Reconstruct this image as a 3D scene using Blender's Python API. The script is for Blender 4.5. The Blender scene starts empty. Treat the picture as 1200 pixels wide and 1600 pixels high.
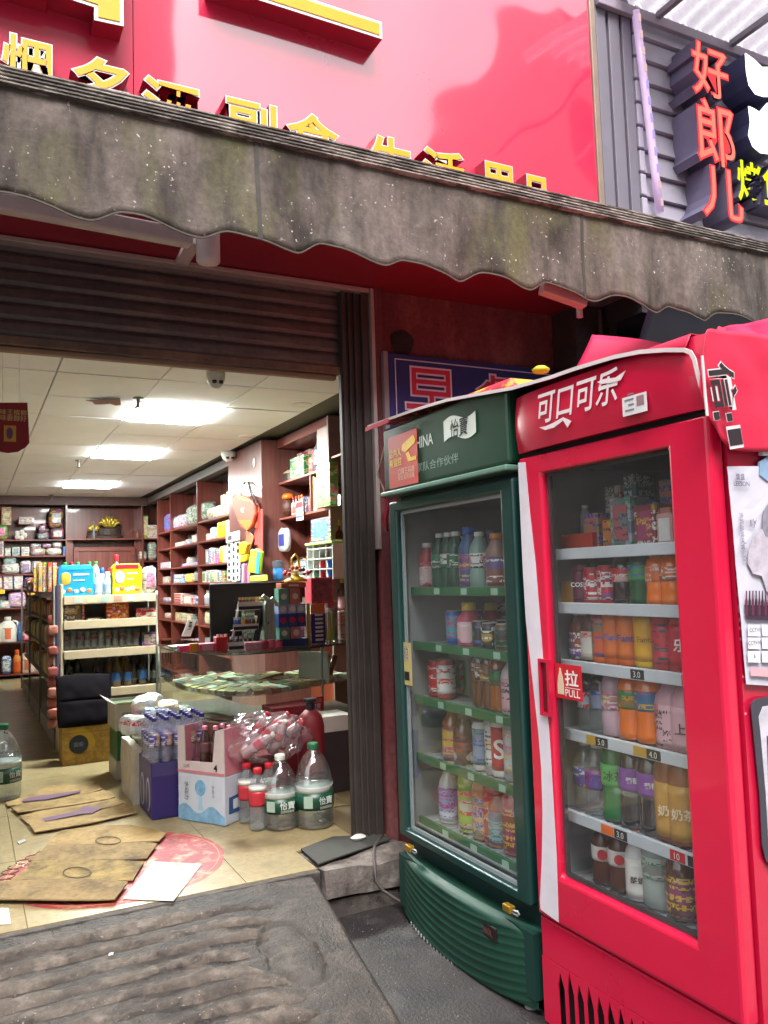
import bpy, bmesh, math, random
from mathutils import Vector, Matrix, noise

random.seed(7)
SC = bpy.context.scene
COL = SC.collection

# ------------------------------------------------------------------ camera
FPX = 1276.26                      # focal length in photo pixels (1200 x 1600)
EYE = Vector((0.0, 0.0, 1.2))
_yaw, _pitch, _roll = math.radians(27.08777), math.radians(4.44999), math.radians(-1.80744)
_f = Vector((math.sin(_yaw) * math.cos(_pitch), math.cos(_yaw) * math.cos(_pitch), math.sin(_pitch)))
_r0 = Vector((math.cos(_yaw), -math.sin(_yaw), 0))
_u0 = _r0.cross(_f)
_r = _r0 * math.cos(_roll) + _u0 * math.sin(_roll)
_u = -_r0 * math.sin(_roll) + _u0 * math.cos(_roll)
cam = bpy.data.cameras.new('camera')
cam.sensor_fit = 'VERTICAL'
cam.sensor_height = 36.0
cam.lens = FPX / 1600 * 36.0
cam.clip_start = 0.05
cam.clip_end = 300
camo = bpy.data.objects.new('camera', cam)
COL.objects.link(camo)
camo.matrix_world = Matrix(((_r.x, _u.x, -_f.x, EYE.x), (_r.y, _u.y, -_f.y, EYE.y), (_r.z, _u.z, -_f.z, EYE.z), (0, 0, 0, 1)))
SC.camera = camo

# ------------------------------------------------------------------ sky, sun, exposure
SUN_EL, SUN_AZ = math.radians(58), math.radians(200)
world = bpy.data.worlds.new('World')
SC.world = world
world.use_nodes = True
_nt = world.node_tree
_bg = _nt.nodes['Background']
_sky = _nt.nodes.new('ShaderNodeTexSky')
_sky.sky_type = 'NISHITA'
_sky.sun_disc = False
_sky.sun_elevation = SUN_EL
_sky.sun_rotation = SUN_AZ
_sky.air_density = 1.0
_sky.dust_density = 6.0
_sky.ozone_density = 1.0
_hs = _nt.nodes.new('ShaderNodeHueSaturation')
_hs.inputs['Saturation'].default_value = 0.25
_nt.links.new(_sky.outputs[0], _hs.inputs['Color'])
_nt.links.new(_hs.outputs[0], _bg.inputs['Color'])
_bg.inputs['Strength'].default_value = 0.15
sun = bpy.data.lights.new('sun', 'SUN')
sun.energy = 1.25
sun.angle = math.radians(25)
sun.color = (1.0, 0.95, 0.93)
suno = bpy.data.objects.new('sun', sun)
COL.objects.link(suno)
_sd = Vector((math.sin(SUN_AZ) * math.cos(SUN_EL), math.cos(SUN_AZ) * math.cos(SUN_EL), math.sin(SUN_EL)))
suno.rotation_euler = _sd.to_track_quat('Z', 'Y').to_euler()
SC.view_settings.view_transform = 'Standard'
SC.view_settings.look = 'None'
SC.view_settings.gamma = 1.0
SC.view_settings.use_curve_mapping = False
SC.view_settings.exposure = 1.7
SC.cycles.use_denoising = True
SC.cycles.max_bounces = 10
SC.cycles.transparent_max_bounces = 24
SC.cycles.transmission_bounces = 10
SC.cycles.caustics_reflective = False
SC.cycles.caustics_refractive = False
SC.cycles.sample_clamp_indirect = 6.0
PANEL_POWER = 40.0

# ------------------------------------------------------------------ helpers
def on(px, py, x=None, y=None, z=None):
    """the point where the line of sight of a photo pixel meets a real plane of the place"""
    d = _f * FPX + _r * (px - 600) - _u * (py - 800)
    if x is not None: t = (x - EYE.x) / d.x
    elif y is not None: t = (y - EYE.y) / d.y
    else: t = (z - EYE.z) / d.z
    return EYE + d * t

def lin(h):
    if isinstance(h, (tuple, list)): return tuple(h)
    h = h.lstrip('#')
    c = [int(h[i:i + 2], 16) / 255 for i in (0, 2, 4)]
    return tuple(v / 12.92 if v <= 0.04045 else ((v + 0.055) / 1.055) ** 2.4 for v in c)

_mats = {}
def m(col, rough=0.5, metal=0.0, var=0.12, scale=9.0, bump=0.0, bscale=60.0, coat=0.0, trans=0.0, ior=1.45, spec=0.5):
    key = ('m', str(col), rough, metal, var, scale, bump, bscale, coat, trans, spec)
    if key in _mats: return _mats[key]
    c = lin(col)
    mt = bpy.data.materials.new('paint_%d' % len(_mats))
    mt.use_nodes = True
    nt = mt.node_tree
    b = nt.nodes['Principled BSDF']
    b.inputs['Roughness'].default_value = rough
    b.inputs['Metallic'].default_value = metal
    b.inputs['Coat Weight'].default_value = coat
    b.inputs['Coat Roughness'].default_value = 0.05
    b.inputs['Transmission Weight'].default_value = trans
    b.inputs['IOR'].default_value = ior
    b.inputs['Specular IOR Level'].default_value = spec
    b.inputs['Base Color'].default_value = (*c, 1)
    tc = nt.nodes.new('ShaderNodeTexCoord')
    if var > 0:
        n = nt.nodes.new('ShaderNodeTexNoise')
        n.inputs['Scale'].default_value = scale
        n.inputs['Detail'].default_value = 5
        n.inputs['Roughness'].default_value = 0.65
        nt.links.new(tc.outputs['Object'], n.inputs['Vector'])
        r = nt.nodes.new('ShaderNodeMapRange')
        r.inputs['From Min'].default_value = 0.25
        r.inputs['From Max'].default_value = 0.75
        r.inputs['To Min'].default_value = 1 - var
        r.inputs['To Max'].default_value = 1 + var
        nt.links.new(n.outputs['Fac'], r.inputs['Value'])
        mx = nt.nodes.new('ShaderNodeVectorMath')
        mx.operation = 'SCALE'
        mx.inputs[0].default_value = c
        nt.links.new(r.outputs[0], mx.inputs['Scale'])
        nt.links.new(mx.outputs[0], b.inputs['Base Color'])
        rr = nt.nodes.new('ShaderNodeMapRange')
        rr.inputs['To Min'].default_value = max(0.02, rough * 0.85)
        rr.inputs['To Max'].default_value = min(1, rough * 1.2)
        nt.links.new(n.outputs['Fac'], rr.inputs['Value'])
        nt.links.new(rr.outputs[0], b.inputs['Roughness'])
    if bump > 0:
        n2 = nt.nodes.new('ShaderNodeTexNoise')
        n2.inputs['Scale'].default_value = bscale
        n2.inputs['Detail'].default_value = 4
        nt.links.new(tc.outputs['Object'], n2.inputs['Vector'])
        bp = nt.nodes.new('ShaderNodeBump')
        bp.inputs['Strength'].default_value = bump
        bp.inputs['Distance'].default_value = 0.01
        nt.links.new(n2.outputs['Fac'], bp.inputs['Height'])
        nt.links.new(bp.outputs[0], b.inputs['Normal'])
    _mats[key] = mt
    return mt

def stained(c1, c2, c3=None, rough=0.8, s1=3.0, s2=14.0, stretch=(1, 1, 1), lo=0.42, hi=0.6, bump=0.3, bscale=70, specks=None, sscale=120, slo=0.72):
    """weathered surface: a base, blotches of a second colour, streaks of a third, optional pale specks"""
    key = ('s', str(c1), str(c2), str(c3), rough, s1, s2, stretch, lo, hi, bump, bscale, str(specks), sscale, slo)
    if key in _mats: return _mats[key]
    mt = bpy.data.materials.new('weathered_%d' % len(_mats))
    mt.use_nodes = True
    nt = mt.node_tree
    b = nt.nodes['Principled BSDF']
    b.inputs['Roughness'].default_value = rough
    tc = nt.nodes.new('ShaderNodeTexCoord')
    mp = nt.nodes.new('ShaderNodeMapping')
    mp.inputs['Scale'].default_value = stretch
    nt.links.new(tc.outputs['Object'], mp.inputs['Vector'])
    def nz(scale, det=6, src=mp, rgh=0.62):
        n = nt.nodes.new('ShaderNodeTexNoise')
        n.inputs['Scale'].default_value = scale
        n.inputs['Detail'].default_value = det
        n.inputs['Roughness'].default_value = rgh
        nt.links.new(src.outputs[0] if src is mp else src.outputs['Object'], n.inputs['Vector'])
        return n
    def ramp(n, a, z):
        r = nt.nodes.new('ShaderNodeMapRange')
        r.inputs['From Min'].default_value = a
        r.inputs['From Max'].default_value = z
        r.clamp = True
        nt.links.new(n.outputs['Fac'], r.inputs['Value'])
        return r
    def mix(f, a, bb):
        x = nt.nodes.new('ShaderNodeMix')
        x.data_type = 'RGBA'
        nt.links.new(f.outputs[0], x.inputs[0])
        for sock, v in ((x.inputs[6], a), (x.inputs[7], bb)):
            if isinstance(v, tuple): sock.default_value = (*v, 1)
            else: nt.links.new(v.outputs[2], sock)
        return x
    cur = mix(ramp(nz(s1), lo, hi), lin(c1), lin(c2))
    if c3 is not None: cur = mix(ramp(nz(s2), 0.5, 0.68), cur, lin(c3))
    fine = nz(40, 5, tc)
    cur2 = nt.nodes.new('ShaderNodeMix')
    cur2.data_type = 'RGBA'
    cur2.blend_type = 'MULTIPLY'
    cur2.inputs[0].default_value = 1
    rr = nt.nodes.new('ShaderNodeMapRange')
    rr.inputs['From Min'].default_value = 0.3
    rr.inputs['From Max'].default_value = 0.7
    rr.inputs['To Min'].default_value = 0.72
    rr.inputs['To Max'].default_value = 1.25
    nt.links.new(fine.outputs['Fac'], rr.inputs['Value'])
    cc = nt.nodes.new('ShaderNodeCombineColor')
    for i in range(3): nt.links.new(rr.outputs[0], cc.inputs[i])
    nt.links.new(cur.outputs[2], cur2.inputs[6])
    nt.links.new(cc.outputs[0], cur2.inputs[7])
    cur = cur2
    if specks is not None:
        sm = nt.nodes.new('ShaderNodeMath'); sm.operation = 'MULTIPLY'
        nt.links.new(ramp(nz(sscale, 2, tc, 0.5), slo - .03, slo + 0.01).outputs[0], sm.inputs[0])
        nt.links.new(ramp(nz(sscale * .09, 3, tc, 0.5), .45, .62).outputs[0], sm.inputs[1])
        cur = mix(sm, cur, lin(specks))
    nt.links.new(cur.outputs[2], b.inputs['Base Color'])
    if bump:
        bp = nt.nodes.new('ShaderNodeBump')
        bp.inputs['Strength'].default_value = bump
        bp.inputs['Distance'].default_value = 0.01
        nt.links.new(nz(bscale, 5, tc).outputs['Fac'], bp.inputs['Height'])
        nt.links.new(bp.outputs[0], b.inputs['Normal'])
    _mats[key] = mt
    return mt

def wood(c1, c2, rough=0.4, axis=2, coat=0.15):
    key = ('w', str(c1), str(c2), rough, axis)
    if key in _mats: return _mats[key]
    mt = bpy.data.materials.new('wood_%d' % len(_mats))
    mt.use_nodes = True
    nt = mt.node_tree
    b = nt.nodes['Principled BSDF']
    b.inputs['Roughness'].default_value = rough
    b.inputs['Coat Weight'].default_value = coat
    tc = nt.nodes.new('ShaderNodeTexCoord')
    mp = nt.nodes.new('ShaderNodeMapping')
    sc = [14.0, 14.0, 14.0]
    sc[axis] = 0.9
    mp.inputs['Scale'].default_value = sc
    n = nt.nodes.new('ShaderNodeTexNoise')
    n.inputs['Scale'].default_value = 2.0
    n.inputs['Detail'].default_value = 6
    r = nt.nodes.new('ShaderNodeValToRGB')
    r.color_ramp.elements[0].position = 0.3
    r.color_ramp.elements[0].color = (*lin(c1), 1)
    r.color_ramp.elements[1].position = 0.7
    r.color_ramp.elements[1].color = (*lin(c2), 1)
    nt.links.new(tc.outputs['Object'], mp.inputs['Vector'])
    nt.links.new(mp.outputs[0], n.inputs['Vector'])
    nt.links.new(n.outputs['Fac'], r.inputs['Fac'])
    nt.links.new(r.outputs[0], b.inputs['Base Color'])
    _mats[key] = mt
    return mt

def printed(mat, k=0, cell=0.011):
    """printed packaging: the same stock with rows of small print and blocks of a second ink"""
    pb = mat.node_tree.nodes.get('Principled BSDF') if mat.node_tree else None
    if pb is None: return mat
    key = ('p', mat.name, k % 7, cell)
    if key in _mats: return _mats[key]
    c = tuple(pb.inputs['Base Color'].default_value)[:3]
    lum = .2 * c[0] + .7 * c[1] + .1 * c[2]
    inks = [(.55, .02, .03), (.03, .08, .35), (.6, .6, .58), (.03, .22, .08), (.6, .38, .03), (.05, .05, .06), (.35, .05, .2)]
    ink = inks[k % 7]
    if abs(.2 * ink[0] + .7 * ink[1] + .1 * ink[2] - lum) < .06: ink = (.62, .62, .6) if lum < .3 else (.06, .05, .08)
    mt = bpy.data.materials.new('printed_%d' % len(_mats))
    mt.use_nodes = True
    nt = mt.node_tree
    b = nt.nodes['Principled BSDF']
    b.inputs['Roughness'].default_value = pb.inputs['Roughness'].default_value
    b.inputs['Coat Weight'].default_value = .3
    tc = nt.nodes.new('ShaderNodeTexCoord')
    sp = nt.nodes.new('ShaderNodeSeparateXYZ')
    nt.links.new(tc.outputs['Object'], sp.inputs[0])
    ad = nt.nodes.new('ShaderNodeMath')
    nt.links.new(sp.outputs[0], ad.inputs[0]); nt.links.new(sp.outputs[1], ad.inputs[1])
    cb = nt.nodes.new('ShaderNodeCombineXYZ')
    nt.links.new(ad.outputs[0], cb.inputs[0]); nt.links.new(sp.outputs[2], cb.inputs[1])
    cb.inputs[2].default_value = k * 1.37
    def cells(w, h):
        sn = nt.nodes.new('ShaderNodeVectorMath'); sn.operation = 'SNAP'
        sn.inputs[1].default_value = (w, h, 1)
        nt.links.new(cb.outputs[0], sn.inputs[0])
        wn = nt.nodes.new('ShaderNodeTexWhiteNoise')
        nt.links.new(sn.outputs[0], wn.inputs['Vector'])
        return wn
    def gt(n, v):
        q = nt.nodes.new('ShaderNodeMath'); q.operation = 'GREATER_THAN'
        nt.links.new(n.outputs['Value'], q.inputs[0]); q.inputs[1].default_value = v
        return q
    def mul(a, z):
        q = nt.nodes.new('ShaderNodeMath'); q.operation = 'MULTIPLY'
        nt.links.new(a.outputs[0], q.inputs[0]); nt.links.new(z.outputs[0], q.inputs[1])
        return q
    text = mul(gt(cells(cell * .3, cell * .42), .45), gt(cells(cell * 4.5, cell * .84), .62))
    bn = nt.nodes.new('ShaderNodeTexNoise')
    bn.inputs['Scale'].default_value = .2 / cell
    bn.inputs['Detail'].default_value = .5
    nt.links.new(cb.outputs[0], bn.inputs['Vector'])
    block = nt.nodes.new('ShaderNodeMath'); block.operation = 'GREATER_THAN'
    nt.links.new(bn.outputs['Fac'], block.inputs[0]); block.inputs[1].default_value = .56
    def mix(f, a, bb):
        x = nt.nodes.new('ShaderNodeMix'); x.data_type = 'RGBA'
        nt.links.new(f.outputs[0], x.inputs[0])
        if isinstance(a, tuple): x.inputs[6].default_value = (*a, 1)
        else: nt.links.new(a.outputs[2], x.inputs[6])
        x.inputs[7].default_value = (*bb, 1)
        return x
    m1 = mix(block, c, tuple(.45 * p + .55 * q for p, q in zip(c, inks[(k + 2) % 7])))
    m2 = mix(text, m1, ink)
    nt.links.new(m2.outputs[2], b.inputs['Base Color'])
    _mats[key] = mt
    return mt

def glow(col, strength):
    key = ('e', str(col), strength)
    if key in _mats: return _mats[key]
    mt = bpy.data.materials.new('lamp_%d' % len(_mats))
    mt.use_nodes = True
    nt = mt.node_tree
    nt.nodes.remove(nt.nodes['Principled BSDF'])
    e = nt.nodes.new('ShaderNodeEmission')
    e.inputs['Color'].default_value = (*lin(col), 1)
    e.inputs['Strength'].default_value = strength
    nt.links.new(e.outputs[0], nt.nodes['Material Output'].inputs['Surface'])
    _mats[key] = mt
    return mt

def pane(tint=(1, 1, 1), refl=1.0, rough=0.0, haze=0.0, hazecol=(0.6, 0.62, 0.65)):
    """thin clear sheet: see-through with fresnel reflection and a little patchy haze"""
    key = ('g', str(tint), refl, rough, haze)
    if key in _mats: return _mats[key]
    mt = bpy.data.materials.new('clear_%d' % len(_mats))
    mt.use_nodes = True
    nt = mt.node_tree
    nt.nodes.remove(nt.nodes['Principled BSDF'])
    t = nt.nodes.new('ShaderNodeBsdfTransparent')
    t.inputs['Color'].default_value = (*tint, 1)
    g = nt.nodes.new('ShaderNodeBsdfGlossy')
    g.inputs['Roughness'].default_value = rough
    fr = nt.nodes.new('ShaderNodeLayerWeight')
    pw = nt.nodes.new('ShaderNodeMath')
    pw.operation = 'POWER'
    pw.inputs[1].default_value = 5
    nt.links.new(fr.outputs['Facing'], pw.inputs[0])
    mu = nt.nodes.new('ShaderNodeMath')
    mu.operation = 'MULTIPLY_ADD'
    mu.inputs[1].default_value = 0.9
    mu.inputs[2].default_value = 0.035 * refl
    mu.use_clamp = True
    nt.links.new(pw.outputs[0], mu.inputs[0])
    mx = nt.nodes.new('ShaderNodeMixShader')
    nt.links.new(mu.outputs[0], mx.inputs[0])
    nt.links.new(t.outputs[0], mx.inputs[1])
    nt.links.new(g.outputs[0], mx.inputs[2])
    last = mx
    if haze > 0:
        d = nt.nodes.new('ShaderNodeBsdfDiffuse')
        d.inputs['Color'].default_value = (*hazecol, 1)
        tc = nt.nodes.new('ShaderNodeTexCoord')
        n = nt.nodes.new('ShaderNodeTexNoise')
        n.inputs['Scale'].default_value = 5
        n.inputs['Detail'].default_value = 6
        nt.links.new(tc.outputs['Object'], n.inputs['Vector'])
        r = nt.nodes.new('ShaderNodeMapRange')
        r.inputs['From Min'].default_value = 0.3
        r.inputs['From Max'].default_value = 0.75
        r.inputs['To Min'].default_value = haze * 0.4
        r.inputs['To Max'].default_value = haze * 1.6
        nt.links.new(n.outputs['Fac'], r.inputs['Value'])
        m2 = nt.nodes.new('ShaderNodeMixShader')
        nt.links.new(r.outputs[0], m2.inputs[0])
        nt.links.new(mx.outputs[0], m2.inputs[1])
        nt.links.new(d.outputs[0], m2.inputs[2])
        last = m2
    nt.links.new(last.outputs[0], nt.nodes['Material Output'].inputs['Surface'])
    _mats[key] = mt
    return mt

def org(o):
    v = Vector((0, 0, 0))
    while o is not None:
        v += o.location
        o = o.parent
    return v

class MB:
    def __init__(s): s.v, s.f, s.mi = [], [], []
    def add(s, vs, fs, mi=0):
        o = len(s.v)
        s.v += [tuple(v) for v in vs]
        s.f += [tuple(i + o for i in f) for f in fs]
        s.mi += [mi] * len(fs)
        return s
    def box(s, x0, x1, y0, y1, z0, z1, mi=0):
        x0, x1 = min(x0, x1), max(x0, x1); y0, y1 = min(y0, y1), max(y0, y1); z0, z1 = min(z0, z1), max(z0, z1)
        return s.add([(x0, y0, z0), (x1, y0, z0), (x1, y1, z0), (x0, y1, z0), (x0, y0, z1), (x1, y0, z1), (x1, y1, z1), (x0, y1, z1)],
                     [(0, 3, 2, 1), (4, 5, 6, 7), (0, 1, 5, 4), (1, 2, 6, 5), (2, 3, 7, 6), (3, 0, 4, 7)], mi)
    def obox(s, c, u, v, w, mi=0):
        """box centred at c with half-axes u, v, w"""
        c, u, v, w = Vector(c), Vector(u), Vector(v), Vector(w)
        if u.cross(v).dot(w) < 0: w = -w
        P = [c + u * a + v * b + w * d for d in (-1, 1) for a, b in ((-1, -1), (1, -1), (1, 1), (-1, 1))]
        return s.add(P, [(0, 3, 2, 1), (4, 5, 6, 7), (0, 1, 5, 4), (1, 2, 6, 5), (2, 3, 7, 6), (3, 0, 4, 7)], mi)
    def frame(s, x0, x1, O, I, mi=0):
        """picture-frame ring across x0..x1: outer and inner (y0, y1, z0, z1)"""
        vs = []
        for x in (x0, x1):
            for R_ in (O, I): vs += [(x, R_[0], R_[2]), (x, R_[1], R_[2]), (x, R_[1], R_[3]), (x, R_[0], R_[3])]
        fs = []
        for i in range(4):
            j = (i + 1) % 4
            fs += [(i, j, 4 + j, 4 + i), (8 + i, 12 + i, 12 + j, 8 + j), (i, 8 + i, 8 + j, j), (4 + i, 4 + j, 12 + j, 12 + i)]
        return s.add(vs, fs, mi)
    def bar(s, a, b, w, h, up=(0, 0, 1), mi=0):
        a, b = Vector(a), Vector(b)
        d = (b - a)
        dn = d.normalized()
        sd = dn.cross(Vector(up)).normalized()
        uu = sd.cross(dn)
        return s.obox((a + b) / 2, d / 2, sd * w / 2, uu * h / 2, mi)
    def tube(s, pts, r, n=8, mi=0):
        pts = [Vector(p) for p in pts]
        rs = r if isinstance(r, (list, tuple)) else [r] * len(pts)
        vs, fs = [], []
        ref = Vector((0.3, 0.2, 1)).normalized()
        for i, p in enumerate(pts):
            d = (pts[min(i + 1, len(pts) - 1)] - pts[max(i - 1, 0)]).normalized()
            a = d.cross(ref)
            if a.length < 1e-3: a = d.cross(Vector((1, 0, 0)))
            a.normalize()
            b = d.cross(a)
            for k in range(n):
                t = 2 * math.pi * k / n
                vs.append(p + (a * math.cos(t) + b * math.sin(t)) * rs[i])
        for i in range(len(pts) - 1):
            for k in range(n):
                fs.append((i * n + k, i * n + (k + 1) % n, (i + 1) * n + (k + 1) % n, (i + 1) * n + k))
        fs.append(tuple(range(n - 1, -1, -1)))
        fs.append(tuple((len(pts) - 1) * n + k for k in range(n)))
        return s.add(vs, fs, mi)
    def lathe(s, prof, n=16, c=(0, 0, 0), mi=0, sx=1.0, sy=1.0):
        vs, fs = [], []
        for r, z in prof:
            for k in range(n):
                t = 2 * math.pi * k / n
                vs.append((c[0] + r * sx * math.cos(t), c[1] + r * sy * math.sin(t), c[2] + z))
        for i in range(len(prof) - 1):
            for k in range(n):
                fs.append((i * n + k, i * n + (k + 1) % n, (i + 1) * n + (k + 1) % n, (i + 1) * n + k))
        fs.append(tuple(range(n - 1, -1, -1)))
        fs.append(tuple((len(prof) - 1) * n + k for k in range(n)))
        return s.add(vs, fs, mi)
    def prism(s, poly, w, mi=0):
        """polygon of 3-D points pushed along w"""
        poly = [Vector(p) for p in poly]
        w = Vector(w)
        n = len(poly)
        return s.add(poly + [p + w for p in poly],
                     [tuple(range(n - 1, -1, -1)), tuple(range(n, 2 * n))] + [(i, (i + 1) % n, n + (i + 1) % n, n + i) for i in range(n)], mi)
    def grid(s, nu, nv, fn, mi=0):
        vs = [fn(i / nu, j / nv) for j in range(nv + 1) for i in range(nu + 1)]
        fs = [(j * (nu + 1) + i, j * (nu + 1) + i + 1, (j + 1) * (nu + 1) + i + 1, (j + 1) * (nu + 1) + i) for j in range(nv) for i in range(nu)]
        return s.add(vs, fs, mi)
    def mesh(s, name, mats, off=None, smooth=False, closed=True):
        me = bpy.data.meshes.new(name)
        o = off or Vector((0, 0, 0))
        me.from_pydata([(v[0] - o.x, v[1] - o.y, v[2] - o.z) for v in s.v], [], s.f)
        for mt in (mats if isinstance(mats, (list, tuple)) else [mats]): me.materials.append(mt)
        me.polygons.foreach_set('material_index', s.mi)
        if smooth: me.polygons.foreach_set('use_smooth', [True] * len(me.polygons))
        if closed:
            bm = bmesh.new()
            bm.from_mesh(me)
            bmesh.ops.recalc_face_normals(bm, faces=bm.faces)
            bm.to_mesh(me)
            bm.free()
        me.update()
        return me
    def build(s, name, mats, parent=None, bevel=0.0, smooth=False, world=True, closed=True, solid=0.0, seg=2):
        off = org(parent) if (parent is not None and world) else None
        o = bpy.data.objects.new(name, s.mesh(name, mats, off, smooth, closed))
        COL.objects.link(o)
        o.parent = parent
        if solid:
            md = o.modifiers.new('thickness', 'SOLIDIFY')
            md.thickness = solid
            md.offset = 0
        if bevel:
            md = o.modifiers.new('edge', 'BEVEL')
            md.width = bevel
            md.segments = seg
            md.limit_method = 'ANGLE'
            md.angle_limit = math.radians(40)
        return o

def tag(o, label=None, cat=None, group=None, kind=None):
    if label: o['label'] = label
    if cat: o['category'] = cat
    if group: o['group'] = group
    if kind: o['kind'] = kind
    return o

def thing(name, label, cat, loc=(0, 0, 0), group=None, rz=0.0):
    o = bpy.data.objects.new(name, None)
    o.empty_display_size = 0.05
    COL.objects.link(o)
    o.location = loc
    o.rotation_euler = (0, 0, rz)
    return tag(o, label, cat, group)

def struct(name, mb, mats, **k):
    return tag(mb.build(name, mats, **k), kind='structure')

def use(name, me, parent, loc=(0, 0, 0)):
    o = bpy.data.objects.new(name, me)
    COL.objects.link(o)
    o.parent = parent
    o.location = loc
    return o

_txt = {}
def text_shape(s, off, ext, res=3, font_shear=0.0):
    key = (s, off, ext, font_shear)
    if key in _txt: return _txt[key]
    cu = bpy.data.curves.new('lettering', 'FONT')
    cu.body = s
    cu.size = 1.0
    cu.offset = off
    cu.extrude = ext
    cu.resolution_u = res
    cu.shear = font_shear
    cu.align_x = 'CENTER'
    ob = bpy.data.objects.new('lettering', cu)
    COL.objects.link(ob)
    bpy.context.view_layer.update()
    me = ob.evaluated_get(bpy.context.evaluated_depsgraph_get()).to_mesh()
    vs = [v.co.copy() for v in me.vertices]
    fs = [tuple(p.vertices) for p in me.polygons]
    bpy.data.objects.remove(ob)
    bpy.data.curves.remove(cu)
    if vs:
        x0, x1 = min(v.x for v in vs), max(v.x for v in vs)
        y0, y1 = min(v.y for v in vs), max(v.y for v in vs)
    else: x0, x1, y0, y1 = 0, 1, 0, 1
    _txt[key] = (vs, fs, x0, x1, y0, y1)
    return _txt[key]

def txt(parent, name, s, c, u, v, mat, w=None, h=None, off=0.0, ext=0.0, lift=0.0015, depth=0.0, world=True, shear=0.0, box=None):
    """write s with its middle at c; u = reading direction, v = up; fitted to w and / or h metres. off thickens the strokes (em)"""
    e = 0.5 if depth > 0 else ext
    vs, fs, x0, x1, y0, y1 = text_shape(s, off, e, font_shear=shear)
    if box: x0, x1, y0, y1 = box
    sx = w / (x1 - x0) if w else None
    sy = h / (y1 - y0) if h else None
    if sx is None: sx = sy
    if sy is None: sy = sx
    u, v, c = Vector(u).normalized(), Vector(v).normalized(), Vector(c)
    n = u.cross(v)
    cx, cy = (x0 + x1) / 2, (y0 + y1) / 2
    mb = MB()
    mb.add([c + u * (p.x - cx) * sx + v * (p.y - cy) * sy + n * (lift + (p.z + 0.5) * depth if depth > 0 else lift) for p in vs], fs)
    return mb.build(name, mat, parent, world=world, closed=False)

ORD = ['first', 'second', 'third', 'fourth', 'fifth', 'sixth', 'seventh', 'eighth', 'ninth', 'tenth', 'eleventh', 'twelfth', 'thirteenth', 'fourteenth', 'fifteenth', 'sixteenth', 'seventeenth', 'eighteenth', 'nineteenth', 'twentieth']
ORD += ['twenty-' + w for w in ORD[:9]] + ['thirtieth'] + ['thirty-' + w for w in ORD[:9]]

X, Y, Z = Vector((1, 0, 0)), Vector((0, 1, 0)), Vector((0, 0, 1))

# colours used again and again
MAHOG = wood('#54241d', '#763a2e', 0.35)
MAHOG_H = wood('#5a271f', '#7c3e30', 0.35, axis=1)
MAHOG_X = wood('#54241d', '#76392e', 0.35, axis=0)
WHITE = m('#d8d6d2', 0.5)
BLACK = m('#151518', 0.45)
CREAM = m('#cfc3a0', 0.6)
CLEAR = pane((0.93, 0.95, 0.95), 1.3)
CARD = stained('#8c7448', '#7a6238', '#5f4c2c', rough=0.85, s1=5, s2=9, bump=0.1)
#--SPLIT--
# ================================================================== ground, floor, walls, ceiling
SILL_Y, WALL_Y, STREET = 3.24, 3.49, -0.2
ASPHALT = stained('#2c2828', '#1e1b1b', '#383433', rough=0.5, s1=2.5, s2=9, bump=0.5, bscale=90, specks='#6a6664', sscale=160, slo=0.7)
struct('street_pavement', MB().box(-60, 60, -60, 3.5, STREET - 0.3, STREET), ASPHALT)
struct('shop_floor', MB().box(-2.3, 2.75, 3.5, 12.35, STREET, -0.006).box(-2.3, 1.3, SILL_Y, 3.5, STREET, -0.006), m('#6a5c44', 0.7))
_floor = bpy.data.objects['shop_floor']
struct('bounce_sheet', MB().box(-60, 60, -60, 0.9, STREET, STREET + .006), stained('#8d8984', '#7b7772', '#99958f', rough=.85, s1=2, s2=7, bump=.3))  # pale sheet added out of view to bounce fill light under the awning
TILE = stained('#8b7d5c', '#7c6f50', '#665a41', rough=0.33, s1=1.6, s2=5.0, lo=0.4, hi=0.66, bump=0.04, bscale=30)
_tile = MB().box(0, 0.797, 0, 0.797, -0.006, 0.0).mesh('floor_tile', TILE)
for i in range(7):
    for j in range(12):
        x0, y0 = -2.2 + i * 0.8, SILL_Y + 0.012 + j * 0.8
        if y0 > 12.3: continue
        if x0 + 0.8 > 2.75: continue
        if j == 0 and x0 + 0.8 > 1.3:
            if x0 < 1.3: MB().box(x0, 1.3, y0, 3.5, -0.006, 0).box(x0, min(x0 + .797, 1.6), 3.5, y0 + .797, -0.006, 0).build('floor_tile', TILE, _floor)
            continue
        use('floor_tile', _tile, _floor, (x0, y0, 0))
CONC_D = stained('#3b3532', '#4d4641', '#27231f', rough=0.75, s1=7, s2=18, bump=0.6, bscale=120, specks='#77706a', sscale=140, slo=0.71)
struct('floor_edge', MB().box(-2.3, 1.3, SILL_Y - 0.022, SILL_Y + 0.009, STREET, -0.002), CONC_D, bevel=0.004)

PLASTER_IN = m('#8a8078', 0.8)
struct('inner_wall', MB().box(2.7, 2.8, 3.71, 12.4, -0.2, 2.6), PLASTER_IN)
struct('inner_wall', MB().box(-2.4, -2.3, 3.71, 12.4, -0.2, 2.6), PLASTER_IN)
struct('inner_wall', MB().box(-2.3, 2.7, 12.3, 12.4, -0.2, 2.6), PLASTER_IN)
ceil = struct('ceiling', MB().box(-2.3, 2.7, 3.72, 12.3, 2.446, 2.6), m('#5a5850', 0.9))
CEIL_T = m('#e2e7ea', .9, var=.05, scale=3, bump=.05, bscale=200)
PX0, PY0, PT = 1.03, 5.57, 0.583
ceil_tile = MB().box(0.004, PT - 0.004, 0.004, 0.616, 0, 0.018).mesh('ceiling_tile', CEIL_T)
LIGHTS = [(0, 0), (0, 3), (0, 7)]
ROWS = {}
ystart = PY0 - 3 * 0.62
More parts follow.
